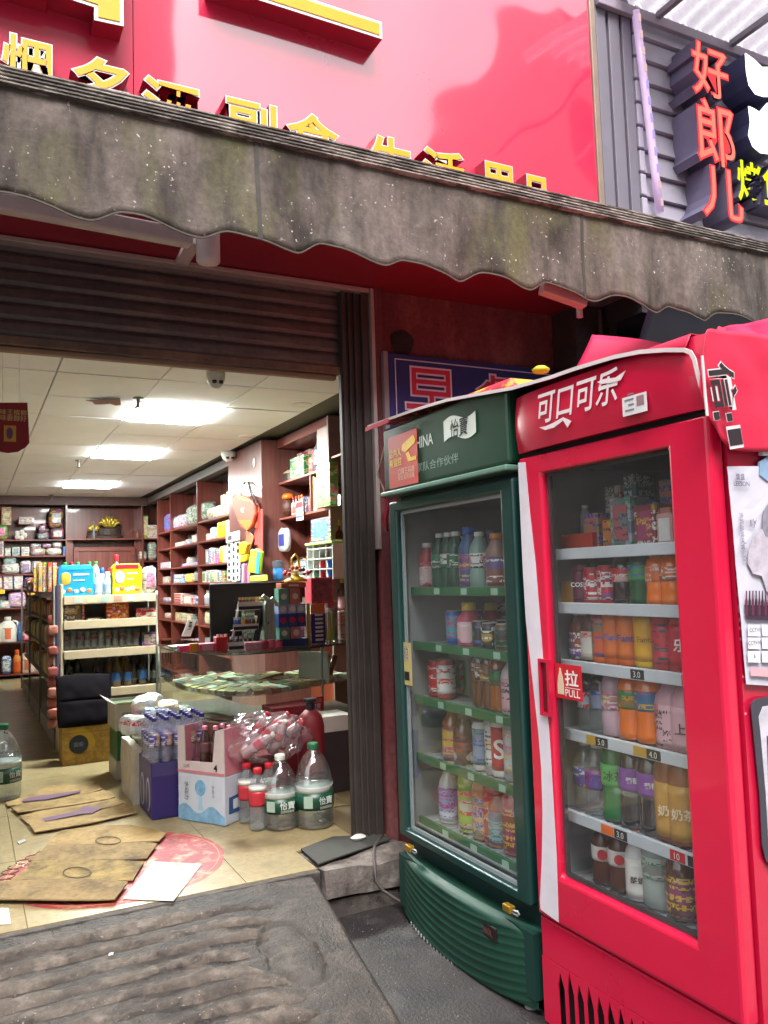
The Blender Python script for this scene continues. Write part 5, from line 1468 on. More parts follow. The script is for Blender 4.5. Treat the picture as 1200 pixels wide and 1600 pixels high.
PAPERY = m('#c4c2b8', 0.6, var=.1); FILM = m('#a9aca6', 0.25, var=.25, scale=20, coat=.4); GREYB = m('#84868a', 0.5)
W = 'wall shelving'
for a in (
 (345, 352.5, 1.865, .215, m('#b9c490', .5), 'tall_box', 'box', 'slim pale green box beside the column, farther of two', PAPERY),
 (353.5, 361, 1.865, .23, m('#c4cc94', .5), 'tall_box', 'box', 'slim pale green box touching the column, nearer of two', PAPERY),
 (309, 338, 1.865, .23, m('#7d766e', .6), 'grey_box', 'box', 'large dull grey box behind the bags on the top wall shelf', None, 'box', .05, RX + .22),
 (254, 265, 1.865, .24, m('#3d64a8', .4), 'blue_bag', 'bag', 'blue bag standing at the far end of the top wall shelf', None, 'pouch', .12),
 (266, 292, 1.865, .17, FILM, 'clear_bag', 'bag', 'clear crinkled bag of grey goods on the top wall shelf', None, 'pouch', .16),
 (286, 318, 1.865, .24, m('#b3b5aa', .25, var=.25, scale=20, coat=.4), 'clear_bag', 'bag', 'big clear plastic bag bulging over the top wall shelf', None, 'pouch', .18),
 (320, 343, 1.865, .13, m('#8a7440', .35, var=.3, scale=25), 'gold_packet', 'packet', 'gold brown packet beside the pale green boxes', None, 'pouch', .12),
 (311, 320, 1.643, .09, m('#b08078', .5), 'round_tin', 'tin', 'pinkish tin on the second wall shelf', PAPERY, 'can'),
 (321, 331, 1.643, .14, m('#a8b0b4', .3), 'cup_tube', 'cups', 'tube of stacked clear cups on the second wall shelf', m('#8ea0ac', .4), 'can'),
 (327, 337, 1.643, .06, PAPERY, 'white_packet', 'packet', 'low white packet in front of the clear cups', None, 'pouch', .08),
 (337, 343, 1.643, .17, C_YEL, 'yellow_tube', 'tube', 'bright yellow tube on the second wall shelf, farther of two', C_YEL, 'can'),
 (343.5, 350, 1.643, .17, C_YEL, 'yellow_tube', 'tube', 'bright yellow tube on the second wall shelf, nearer of two', C_YEL, 'can'),
 (350.5, 356, 1.643, .17, C_CRM, 'cream_tube', 'tube', 'cream tube beside the yellow tubes on the second wall shelf', C_CRM, 'can'),
 (273, 289, 1.643, .05, GREYB, 'grey_box', 'box', 'long flat grey box on the second wall shelf', PAPERY),
 (289.5, 299, 1.643, .06, m('#9aa0a6', .5), 'grey_box', 'box', 'small grey box in the middle of the second wall shelf', None),
 (299, 308, 1.643, .10, m('#7c8288', .5), 'grey_box', 'box', 'upright grey box against the upright of the second wall shelf', PAPERY),
 (321, 326, 1.385, .16, m('#5f94a8', .4), 'slim_pack', 'packet', 'slim light blue packet on the third wall shelf', PAPERY),
 (326.5, 331, 1.385, .17, PAPERY, 'slim_pack', 'packet', 'slim white packet on the third wall shelf, farther of two', C_BLUE),
 (331.5, 335, 1.385, .16, PAPERY, 'slim_pack', 'packet', 'slim white packet on the third wall shelf, nearer of two', C_PNK),
 (335.5, 340, 1.385, .10, C_PNK, 'slim_pack', 'packet', 'slim pink packet on the third wall shelf', None),
 (340.5, 347, 1.385, .17, C_YEL, 'yellow_tube', 'tube', 'bright yellow tube on the third wall shelf', C_YEL, 'can'),
 (348, 353, 1.385, .17, PAPERY, 'slim_pack', 'packet', 'tall white packet beside the yellow tube on the third shelf', C_CRM),
 (281, 290, 1.385, .11, m('#8d8880', .5), 'grey_cup', 'cup', 'dull grey cup on the third wall shelf behind the trophy', m('#a59f94', .5), 'can'),
 (284, 308, 1.385, .035, m('#93a6c0', .5), 'flat_box', 'box', 'flat pale blue box on the third wall shelf', PAPERY),
 (249, 265, 1.385, .085, m('#b39a96', .5), 'pink_white_box', 'box', 'pinkish white box at the far end of the third wall shelf', PAPERY),
 (269, 288, 1.187, .06, m('#7fa4c4', .5), 'blue_box', 'box', 'blue and white box on the fourth wall shelf, lower of two', PAPERY),
 (271, 286, 1.25, .045, m('#5c84b4', .5), 'blue_box', 'box', 'blue and white box on the fourth wall shelf, upper of two', PAPERY),
 (288, 300, 1.187, .11, C_YEL, 'yellow_packet', 'packet', 'yellow packet on the fourth wall shelf', None, 'pouch', .08),
 (301, 306, 1.187, .13, C_BLK, 'black_brush', 'brush', 'black upright brush on the fourth wall shelf', GREYB, 'can'),
 (254, 266, 1.187, .09, m('#a08c80', .5), 'beige_box', 'box', 'beige box at the far end of the fourth wall shelf', PAPERY),
 (316, 321, 1.187, .12, m('#b8bcb0', .4), 'slim_pack', 'packet', 'slim white packet with a green foot, first on the fourth shelf', C_GRN),
 (322, 327, 1.187, .13, PAPERY, 'slim_pack', 'packet', 'slim white packet with a blue print, second on the fourth shelf', C_TEAL),
 (328, 333, 1.187, .13, PAPERY, 'slim_pack', 'packet', 'slim white packet with a green print, third on the fourth shelf', C_GRN),
 (334, 338, 1.187, .13, m('#a8a890', .4), 'slim_pack', 'packet', 'slim beige packet on the fourth wall shelf', C_CRM),
 (339, 344, 1.187, .12, PAPERY, 'slim_pack', 'packet', 'slim white packet with an olive print on the fourth shelf', m('#7a7a40', .5)),
 (345, 351, 1.187, .11, m('#94a06a', .4), 'slim_pack', 'packet', 'slim olive green packet on the fourth wall shelf', None),
 (317, 322, .933, .17, PAPERY, 'white_bottle', 'bottle', 'slim white bottle on the fifth wall shelf, farther of two', GREYB, 'milk'),
 (323, 328, .933, .17, PAPERY, 'white_bottle', 'bottle', 'slim white bottle on the fifth wall shelf, nearer of two', GREYB, 'milk'),
 (300, 306, .933, .05, C_RED, 'red_packet', 'packet', 'small red packet on the fifth wall shelf', None, 'pouch', .06),
 (303, 309, .933, .12, m('#94a4b4', .2), 'clear_bottle', 'bottle', 'small clear bottle on the fifth wall shelf by the upright', C_BLUE, 'water'),
 (286, 300, .933, .11, m('#8d8c86', .5), 'grey_box', 'box', 'stacked grey carton beside the red and white cartons', PAPERY),
 (253, 264, .933, .07, m('#9aa09c', .5), 'white_packet', 'packet', 'whitish packet at the far end of the fifth wall shelf', None, 'pouch', .1),
 (256, 266, .72, .08, m('#a8b09c', .5), 'white_packet', 'packet', 'pale packet at the far end of the sixth wall shelf', None, 'pouch', .1),
 (274, 282, .72, .10, m('#a89a6c', .6), 'beige_box', 'box', 'beige box on the sixth wall shelf, farthest of three', C_CRM),
 (283, 291, .72, .10, m('#a0905e', .6), 'beige_box', 'box', 'beige box on the sixth wall shelf, middle of three', C_CRM),
 (292, 300, .72, .10, m('#a89a6c', .6), 'beige_box', 'box', 'beige box on the sixth wall shelf, nearest of three', C_CRM),
 (318, 330, .72, .16, m('#a4b490', .4, var=.3, scale=30), 'plastic_bag', 'bag', 'green and white plastic bag on the sixth wall shelf', None, 'pouch', .12),
): wall_goods(*a)
for k in range(4):
    wall_goods(269.5, 285.5 if k % 2 else 284.5, .933 + k * .032, .03, PAPERY, 'cigarette_carton', 'carton', '%s red and white carton up in the short stack on the fifth wall shelf' % ORD[k], C_RED, group='red and white cartons')
t = thing('gold_trophy', 'small gold trophy on a white base on the third wall shelf', 'trophy', (RX + .06, on(270.5, 880, x=RX + .06).y, 1.385))
MB().lathe([(.001, 0), (.045, 0), (.045, .07), (.03, .075), (.001, .075)], 12).build('base', PAPERY, t, world=False, smooth=False)
MB().lathe([(.001, .076), (.02, .076), (.012, .10), (.014, .13), (.04, .16), (.05, .20), (.044, .20), (.03, .165), (.001, .16)], 14).build('cup', m('#b98a24', .25, metal=.8), t, world=False, smooth=True)

# ---- goods on the back shelving
def back_goods(px0, px1, z, h, mt, name, cat, label, pn=None, kind='box', d=.14, y=BYS + .03, group=None):
    if kind in ('box', 'pouch'):
        mt = printed(mt, int(px0 * 3 + z * 11))
        pn = printed(pn, int(px0 * 5), .008) if pn is not None else None
    pyr = 915 + (1.2 - z) * 104
    xa, xb = on(px0, pyr, y=y).x, on(px1, pyr, y=y).x
    if kind == 'box': return carton(name, label, cat, xa + .003, xb - .003, y, y + d, z, z + h, mt, 'y', pn, group=group)
    if kind == 'pouch': return pouch(name, label, cat, ((xa + xb) / 2, y + d / 2, z), (xb - xa) / 2, d / 2, h / 2, mt, group, seed=px0, panel=pn, face='y')
    r = (xb - xa) / 2 * .9
    return bottle(kind, name, label, cat, ((xa + xb) / 2, y + r, z), h, min(r, h * .6), mt, pn, pn or mt, group, seg=12)
for a in (
 (-10, 12, 1.832, .21, m('#4f9a2c', .4), 'green_packet', 'packet', 'bright green packet at the near end of the top back shelf', C_PNK, 'pouch', .1),
 (2, 18, 2.03, .24, m('#a8875c', .6), 'beige_box', 'box', 'beige printed box high on the top back shelf', C_CRM),
 (29, 54, 2.04, .10, m('#b3a4a6', .6), 'pale_box', 'box', 'small pale pinkish box high on the top back shelf', PAPERY),
 (58, 78, 1.832, .10, m('#4a5468', .3, var=.3), 'shirt_pack', 'packet', 'dark blue wrapped shirt on the top back shelf, lower of two', GREYB, 'pouch', .2),
 (60, 73, 1.93, .12, m('#22242c', .3, var=.3), 'shirt_pack', 'packet', 'black wrapped shirt on the top back shelf, upper of two', GREYB, 'pouch', .15),
 (79, 101, 1.832, .16, m('#5c5c70', .3, var=.35, scale=20), 'wrapped_pack', 'packet', 'bluish wrapped pack on the top back shelf by the upright', PAPERY, 'pouch', .2),
 (76, 100, 1.99, .27, m('#3c3d40', .3, var=.4, scale=18, coat=.3), 'wrapped_pack', 'packet', 'dark glossy wrapped pack high on the top back shelf', GREYB, 'pouch', .2),
 (-6, 6, 1.614, .2, PAPERY, 'white_pack', 'packet', 'stacked white pack at the near end of the second back shelf', GREYB),
 (7, 17, 1.614, .11, m('#b4b6b8', .5), 'white_pack', 'packet', 'white pack on the second back shelf, first of three', PAPERY),
 (18.5, 31, 1.614, .12, PAPERY, 'white_pack', 'packet', 'white pack on the second back shelf, second of three', GREYB),
 (33, 46, 1.614, .12, PAPERY, 'white_pack', 'packet', 'white pack on the second back shelf, third of three', m('#a9b0b8', .5)),
 (47, 65, 1.70, .08, m('#9a9a9c', .2, var=.4, scale=25, coat=.5), 'film_bundle', 'packet', 'shiny film wrapped bundle, upper one by the white packs', None, 'pouch', .2),
 (66, 81, 1.72, .06, m('#a4a4a4', .2, var=.4, scale=25, coat=.5), 'film_bundle', 'packet', 'shiny film wrapped bundle, upper one in the middle', None, 'pouch', .2),
 (82, 98, 1.71, .09, m('#94948f', .2, var=.4, scale=25, coat=.5), 'film_bundle', 'packet', 'shiny film wrapped bundle, upper one by the upright', None, 'pouch', .2),
 (47, 72, 1.614, .11, m('#8f8f8e', .2, var=.5, scale=25, coat=.5), 'film_bundle', 'packet', 'shiny film wrapped bundle, lower one by the white packs', None, 'pouch', .22),
 (72, 97, 1.614, .11, m('#9b9b99', .2, var=.5, scale=25, coat=.5), 'film_bundle', 'packet', 'shiny film wrapped bundle, lower one by the upright', None, 'pouch', .22),
 (98, 103, 1.614, .12, C_BLUE, 'blue_packet', 'packet', 'narrow blue packet beside the film wrapped bundles', None),
 (2, 31, 1.372, .15, m('#a9b4b6', .5), 'tissue_pack', 'tissue pack', 'wide whitish tissue pack on the third back shelf', PAPERY, 'pouch', .2),
 (5, 26, 1.50, .10, m('#9da6a8', .4), 'tissue_pack', 'tissue pack', 'crumpled tissue pack lying on the wide whitish one', None, 'pouch', .18),
 (32, 49, 1.372, .18, PAPERY, 'tissue_pack', 'tissue pack', 'square white tissue pack on the third back shelf', GREYB, 'pouch', .2),
 (49, 66, 1.372, .17, m('#b0aea6', .5), 'tissue_pack', 'tissue pack', 'cream tissue pack on the third back shelf behind the gondola', None, 'pouch', .2),
 (-8, 4, 1.18, .17, C_PNK, 'pink_pack', 'tissue pack', 'pink tissue pack at the near end of the fourth back shelf', PAPERY),
 (5, 20, 1.18, .085, m('#a4b8bc', .5), 'pale_blue_pack', 'tissue pack', 'pale blue pack of the square four, lower near one', PAPERY),
 (21, 36, 1.18, .085, m('#a4b8bc', .5), 'pale_blue_pack', 'tissue pack', 'pale blue pack of the square four, lower far one', PAPERY),
 (5, 20, 1.267, .085, m('#a9bcbc', .5), 'pale_blue_pack', 'tissue pack', 'pale blue pack of the square four, upper near one', PAPERY),
 (21, 36, 1.267, .085, m('#a9bcbc', .5), 'pale_blue_pack', 'tissue pack', 'pale blue pack of the square four, upper far one', PAPERY),
 (38, 56, 1.18, .15, m('#4a3f78', .4), 'purple_pack', 'packet', 'violet and white pack on the fourth back shelf', PAPERY, 'pouch', .15),
 (-10, 8, 1.12, .055, C_YEL, 'yellow_tag', 'price card', 'yellow price card hanging under the fourth back shelf, near one', None, 'box', .02, BYS - .02),
 (43, 55, 1.09, .08, C_YEL, 'yellow_tag', 'price card', 'yellow price card hanging under the fourth back shelf, far one', None, 'box', .02, BYS - .02),
 (13, 41, .93, .21, m('#b79cc0', .4), 'lilac_pack', 'packet', 'large lilac printed pack on the fifth back shelf', m('#8a6aa4', .4), 'pouch', .18),
 (0, 16, .93, .10, m('#9fb4b4', .5), 'pale_box', 'box', 'pale blue box on the fifth back shelf in front of the lilac pack', PAPERY),
 (42, 58, .93, .10, m('#8a86a8', .5), 'violet_box', 'box', 'dull violet box on the fifth back shelf', PAPERY),
 (27, 34, .476, .26, m('#2f5a8c', .3), 'pump_bottle', 'bottle', 'blue pump bottle between the detergent jug and pink pack', m('#2f5a8c', .3), 'milk'),
 (34, 57, .476, .13, m('#b82a5c', .35), 'pink_pack', 'packet', 'bright pink pack on the sixth back shelf', C_PNK, 'pouch', .15),
 (2, 18, .06, .24, m('#3a5c94', .3), 'blue_pouch', 'pouch', 'blue and white refill pouch near the floor', PAPERY, 'pouch', .12),
 (19, 34, .06, .31, m('#b8722c', .35), 'orange_bottle', 'bottle', 'orange detergent bottle with an orange cap near the floor', m('#c4541c', .4), 'milk'),
 (145, 149, 1.838, .24, m('#7d7a7c', .4), 'slim_bottle', 'bottle', 'slim grey bottle beside the gold ornament', GREYB, 'wine'),
 (212, 220, 1.838, .12, m('#6a3a30', .4), 'brown_figurine', 'figurine', 'small brown figurine by the end of the back shelf', m('#7a4a3a', .4), 'milk'),
 (222, 232, 1.838, .32, m('#7fa83c', .4), 'green_box', 'box', 'tall green box at the end of the back shelf', C_CRM),
 (229, 246, 1.838, .19, PAPERY, 'white_box', 'box', 'white ribbed box in front of the tall green box', m('#b8c0b8', .4)),
 (218, 230, 1.52, .14, m('#a4a894', .4), 'white_packet', 'packet', 'whitish packet on the lower corner shelf', PAPERY, 'pouch', .12),
 (232, 246, 1.52, .26, m('#8f9c8c', .3, var=.3), 'clear_bag', 'bag', 'greenish clear bag on the lower corner shelf', None, 'pouch', .14),
): back_goods(*a)
FILL = [('#a8a49a', 'grey'), ('#8a4038', 'brick red'), ('#3c5c84', 'blue'), ('#b89a3c', 'mustard'), ('#5c7a54', 'sage green'), ('#c0bcb0', 'whitish'), ('#9a7a5c', 'tan'), ('#6a5a78', 'violet'), ('#b0705c', 'salmon'), ('#7f9aa4', 'pale blue'), ('#3f6a4a', 'dark green'), ('#c4a878', 'sandy')]
def filler(where, a0, a1, z, hmax, axis, front, label, grp, nm='small_packet', wmin=.05, wmax=.1, d=.08):
    a = a0 + random.uniform(.01, .03)
    nth = 0
    while a < a1 - wmin:
        w_ = min(random.uniform(wmin, wmax), a1 - a - .005)
        h_ = hmax * random.uniform(.55, 1)
        fc = random.choice(FILL)
        lab = '%s %s, %s along' % (fc[1], label, ORD[nth])
        nth += 1
        mt = printed(m(fc[0], .4), random.randrange(7))
        if axis == 'y': carton(nm, lab, 'packet', front, front + d, a, a + w_, z, z + h_, mt, 'x', None, group=grp)
        else: carton(nm, lab, 'packet', a, a + w_, front, front + d, z, z + h_, mt, 'y', None, group=grp)
        a += w_ + random.uniform(.004, .03)
filler(0, 1.56, 2.05, 1.258, .26, 'y', 1.86, 'packet at the back, red cooler, top shelf', 'packets in the red cooler', wmin=.05, wmax=.09)
filler(0, 1.56, 2.05, 1.258, .12, 'y', 1.74, 'packet in the middle, red cooler, top shelf', 'packets in the red cooler', wmin=.04, wmax=.07)
for z_, w_ in ((1.141, 'top'), (.916, 'middle'), (.694, 'third'), (.458, 'second')):
    filler(0, 2.32, 3.0, z_, .17, 'y', 1.97, 'packet at the back, green cooler, %s shelf' % w_, 'packets in the green cooler', wmin=.05, wmax=.09)
for z, hm in ((1.643, .15), (1.385, .17), (1.187, .13), (.933, .17), (.72, .15)):
    for y0, y1, bay in ((10.502, 11.278, 'far bay'), (9.132, 10.478, 'middle bay'), (7.802, 9.108, 'bay by the column')):
        filler(0, y0, y1, z, hm, 'y', RX + .19, 'packet, back of the %s wall shelf, %s' % ({1.643: 'second', 1.385: 'third', 1.187: 'fourth', .933: 'fifth', .72: 'sixth'}[z], bay), 'packets at the back of the wall shelving')
for z, hm in ((1.614, .13), (1.372, .17), (1.18, .14), (.93, .18)):
    filler(0, .33, 1.19, z, hm, 'x', BYS + .2, 'packet, back of the %s end shelf' % {1.614: 'second', 1.372: 'third', 1.18: 'fourth', .93: 'fifth'}[z], 'packets at the back of the end shelving', wmin=.08, wmax=.14)
for z, hm in ((.476, .28), (.06, .28)): filler(0, .75, 1.19, z, hm, 'x', BYS + .12, 'household packet on the %s end shelf' % {.476: 'sixth', .06: 'lowest'}[z], 'household packets low on the end shelving', wmin=.07, wmax=.12)
# white knotted ornament, gold boats, jugs
t = thing('white_ornament', 'white flower shaped ornament on the top back shelf', 'ornament', (on(32, 834, y=BYS + .1).x, BYS + .1, 1.832))
for k in range(5):
    a = k * 1.2566
    MB().lathe([(.001, -.035), (.025, -.03), (.036, 0), (.025, .03), (.001, .035)], 10, (.05 * math.cos(a), 0, .065 + .04 * math.sin(a)), sy=.5).build('petal', PAPERY, t, world=False, smooth=True)
GOLD = m('#b8a03c', .35, metal=.4, var=.3, scale=40)
for nm, px, w, hh, lab in (('gold_ornament', 171, .36, .34, 'large gold boat ornament on a dark carved base'), ('gold_ornament', 147, .20, .22, 'small gold boat ornament beside the larger one')):
    cx = on(px, 840, y=BYS + .12).x
    t = thing(nm, lab, 'ornament', (cx, BYS + .12, 1.838))
    MB().lathe([(.001, 0), (w * .5, 0), (w * .52, .04), (w * .42, .06), (w * .46, hh * .42), (w * .3, hh * .48), (.001, hh * .48)], 12, sy=.4).build('carved_base', m('#33221c', .5, bump=.6), t, world=False)
    for k in range(9):
        a = (k - 4) / 4
        MB().tube([(w * .12 * a, 0, hh * .48), (w * .3 * a, .01 * (k % 3 - 1), hh * (.7 + .1 * (k % 2))), (w * .45 * a, 0, hh * (.98 - .35 * abs(a) + .06 * (k % 2)))], [.012, .03, .008], 7).build('sail', GOLD, t, world=False, smooth=True)
def jug(loc, s, bodym, labm, capm, label, handle=True):
    t = thing('detergent_jug', label, 'jug', loc, 'detergent jugs')
    MB().lathe([(.001, 0), (.95, 0), (1, .05), (1, .5), (.85, .68), (.5, .82), (.3, .86), (.3, .9)], 16, sx=.1 * s, sy=.06 * s).build('jug_body', bodym, t, world=False, smooth=True).data.transform(Matrix.Diagonal((1, 1, .3 * s, 1)))
    MB().lathe([(.036, .262), (.036, .3), (.001, .302)], 12, sx=s, sy=s).build('cap', capm, t, world=False).data.transform(Matrix.Diagonal((1, 1, s, 1)))
    if handle: MB().tube([(.05 * s, 0, .25 * s), (.1 * s, 0, .235 * s), (.115 * s, 0, .17 * s), (.1 * s, 0, .10 * s), (.085 * s, 0, .09 * s)], .014 * s, 8).build('handle', bodym, t, world=False, smooth=True)
    MB().grid(10, 6, lambda u, v: (.075 * s * math.sin((u - .5) * 2.4), -.0615 * s * math.cos((u - .5) * 2.2), (.04 + .13 * v) * s)).build('label_print', labm, t, world=False, closed=False, smooth=True)
jug((on(12, 1000, y=BYS + .1).x, BYS + .1, .476), 1.12, PAPERY, m('#c4643c', .4), PAPERY, 'white detergent jug with an orange label')
jug((on(-6, 1000, y=BYS + .1).x, BYS + .1, .476), 1.0, m('#b8b49c', .4), m('#8a9a3c', .4), PAPERY, 'white detergent jug cut by the edge of the frame')
jug((on(42, 1055, y=BYS + .1).x, BYS + .1, .06), 1.05, m('#b8a890', .4), m('#b0604a', .4), C_RED, 'cream detergent jug with a red cap near the floor')

# ---- goods in the recess behind the counter (columns and heights of the photo on x = NX)
def rec_goods(px0, px1, z, h, mt, name, cat, label, pn=None, kind='box', d=.12, x=NX + .03, text=None, tcol=None):
    if kind in ('box', 'pouch'):
        mt = printed(mt, int(px0 * 3 + z * 11))
        pn = printed(pn, int(px0 * 5), .008) if pn is not None else None
    pyr = 905 + (1.2 - z) * 205
    ya, yb = on(px0, pyr, x=x).y, on(px1, pyr, x=x).y
    if kind == 'box': return carton(name, label, cat, x, x + d, yb + .003, ya - .003, z, z + h, mt, 'x', pn, text=text, tcol=tcol)
    if kind == 'pouch': return pouch(name, label, cat, (x + d / 2, (ya + yb) / 2, z), d / 2, (ya - yb) / 2, h / 2, mt, None, seed=px0, panel=pn, face='x')
    r = min((ya - yb) / 2 * .8, h * .6)
    return bottle(kind, name, label, cat, (x + r, (ya + yb) / 2, z), h, r, mt, pn, pn or mt, None, seg=12)
for a in (
 (434, 451, 2.035, .14, m('#a89878', .4), 'storage_jar', 'jar', 'brown and cream jar at the far end of the top recess shelf', m('#3a2a20', .4), 'milk'),
 (446, 462, 2.035, .24, m('#2a3448', .5), 'dark_blue_box', 'box', 'dark blue box at the back of the top recess shelf', None, 'box', .06, NX + .18),
 (453, 475, 2.035, .18, m('#1f7a3a', .4), 'green_box', 'box', 'green gift box with a white emblem on the top recess shelf', None, 'box', .12, NX + .03),
 (464, 486, 2.035, .26, m('#a8322c', .4), 'red_box', 'box', 'red gift box behind the green one on the top recess shelf', m('#b5685a', .4), 'box', .07, NX + .17),
 (479, 487, 2.035, .20, m('#b08478', .35), 'pink_bottle', 'bottle', 'pinkish bottle on the top recess shelf', m('#a04a44', .4), 'liquor'),
 (486.5, 495, 2.035, .32, m('#8d8f94', .25, metal=.6), 'silver_bottle', 'bottle', 'tall silver liquor bottle on the top recess shelf', m('#7d7f84', .3, metal=.5), 'wine'),
 (414, 434, 1.73, .20, m('#b8b098', .5), 'cream_box', 'box', 'cream framed box at the far end of the second recess shelf', m('#c6c2ac', .5), 'box', .05, NX - .0),
 (431, 452, 1.73, .27, m('#2c9440', .35), 'green_bag', 'bag', 'glossy green gift bag on the second recess shelf', None, 'box', .07, NX + .12),
 (487, 491, 1.73, .28, m('#c4b878', .5), 'thin_book', 'book', 'thin yellow book leaning in the narrow recess bay', C_YEL),
 (491.5, 495, 1.73, .26, PAPERY, 'thin_book', 'book', 'thin white book leaning in the narrow recess bay', C_CRM),
 (414, 431, 1.52, .13, m('#3d7fb0', .4), 'blue_card', 'card', 'blue and white card pinned to the recess back board', PAPERY, 'box', .008, NX - .02),
 (486, 517, 1.475, .17, m('#1f5c84', .35), 'blue_calendar', 'calendar', 'dark blue picture card standing behind the plastic drawers', m('#5a7f94', .4), 'box', .01, NX - .06),
 (433, 470, 1.187, .17, PAPERY, 'white_box', 'box', 'white printed box behind the blue tub', m('#8a9a84', .5), 'box', .1, NX + .1),
 (495.5, 516.5, 1.725, .32, m('#2f9a34', .35), 'green_carton', 'box', 'tall green box with a yellow middle leaning out of the recess', None, 'box', .07, NX - .06),
): rec_goods(*a)
gp = [o for o in bpy.data.objects if o.name == 'green_carton'][0]
ya, yb = on(496, 770, x=NX - .06).y, on(516, 770, x=NX - .06).y
MB().box(NX - .0625, NX - .06, yb + .003, ya - .003, 1.725 + .11, 1.725 + .205).build('yellow_print', m('#c9bc5c', .4), gp)
MB().lathe([(0, -.02), (.03, 0), (0, .02)], 10, (NX - .063, (ya + yb) / 2, 1.725 + .155), sx=.1).build('leaf_print', m('#3f7a34', .4), gp)
for z, hm in ((2.035, .2), (1.73, .2), (1.187, .26), (.8, .3)):
    filler(0, 5.62, 6.72, z, hm, 'y', NX + .15, 'packet, back of the %s recess shelf' % {2.035: 'top', 1.73: 'second', 1.187: 'third', .8: 'lowest'}[z], 'packets at the back of the recess')
for k in range(16):
    z = (1.783, 1.356, .937, 1.356)[k % 4]
    bottle('liquor', 'liquor_bottle', 'dark bottle at the back of the liquor cabinet, %s shelf, %s along' % ({1.783: 'upper', 1.356: 'middle', .937: 'lower'}[z], ORD[k // 2]), 'bottle', (NX + .13, 5.52 - .075 * (k // 2), z), .22 + .02 * (k % 3), .03, m(('#2a1618', '#4a2c14', '#1c2c20')[k % 3], .12), printed(m(('#a08a50', '#8a3a30', '#a9a498')[k % 3], .4), k), (C_GOLD, C_RED)[k % 2], 'bottles at the back of the liquor cabinet', seg=10)
t = thing('pinecone_jar', 'dark spotted pinecone shaped jar with an orange bow', 'jar', (NX + .05, on(451, 806, x=NX + .05).y, 1.73))
MB().lathe([(.001, 0), (.035, 0), (.056, .05), (.06, .09), (.045, .14), (.025, .155), (.001, .156)], 16).build('jar_body', m('#4a2a20', .35, var=.7, scale=60, bump=.8, bscale=70), t, world=False, smooth=True)
MB().lathe([(.001, .15), (.05, .155), (.058, .175), (.04, .2), (.001, .205)], 12).build('bow', C_ORG, t, world=False, smooth=True)
for k, (px, c1) in enumerate(((459, C_RED), (463.5, C_RED), (468, C_ORG), (472.5, C_ORG))):
    bottle('liquor', 'tiny_bottle', 'tiny clear bottle with a %s cap, %s in the recess row' % ('red' if k < 2 else 'orange', ORD[k]), 'bottle', (NX + .03, on(px, 800, x=NX + .03).y, 1.73), .155, .02, m('#9a8a84', .2), m('#a05a50', .4), c1, 'tiny bottles in the recess')
c0, c1 = on(463, 785, x=NX - .02), on(474, 812, x=NX - .02)
t = thing('hanging_tag', 'red and white tag hanging from the second recess shelf', 'tag', (NX - .02, (c0.y + c1.y) / 2, c1.z))
MB().box(NX - .022, NX - .018, c1.y, c0.y, c1.z, c0.z).build('tag_sheet', PAPERY, t)
MB().box(NX - .0235, NX - .022, c1.y + .002, c0.y - .002, c0.z - .05, c0.z - .004).build('print_panel', m('#8a2434', .4), t)
MB().box(NX - .0235, NX - .022, c1.y + .006, c0.y - .006, c1.z + .02, c1.z + .04).build('print_panel', C_BLUE, t)
pouch('clear_bag', 'white plastic bag with a blue foot hung in the recess', 'bag', (NX + .0, on(445, 851, x=NX).y, 1.43), .03, .11, .10, m('#a5a8ac', .3, var=.3, scale=20), None, seed=3, panel=m('#3a3f84', .4), face='x')
c0, c1 = on(415, 842, x=NX - .02), on(432, 872, x=NX - .02)
t = thing('payment_sign', 'small red payment sign on the recess edge', 'sign', (NX - .02, (c0.y + c1.y) / 2, c1.z))
MB().box(NX - .024, NX - .02, c1.y, c0.y, c1.z, c0.z).build('sign_sheet', m('#a8242c', .4), t)
MB().box(NX - .0255, NX - .024, c1.y + .02, c0.y - .02, c1.z + .03, c0.z - .05).build('print_panel', PAPERY, t)
# blue and grey tub
c = on(437, 905, x=NX + .02)
t = thing('blue_tub', 'blue tub with a dark grey lid behind the counter', 'tub', (NX - .02, c.y, 1.187))
MB().lathe([(.001, 0), (.085, 0), (.09, .01), (.09, .11), (.001, .11)], 18).build('tub_body', m('#2f74b0', .35), t, world=False, smooth=True)
MB().lathe([(.001, .111), (.094, .111), (.094, .16), (.08, .175), (.001, .178)], 18).build('lid', m('#50545c', .4), t, world=False)
txt(t, 'label_print', '5G', (-.091, 0, .06), -Y, Z, C_PNK, h=.05, world=False, off=.02)
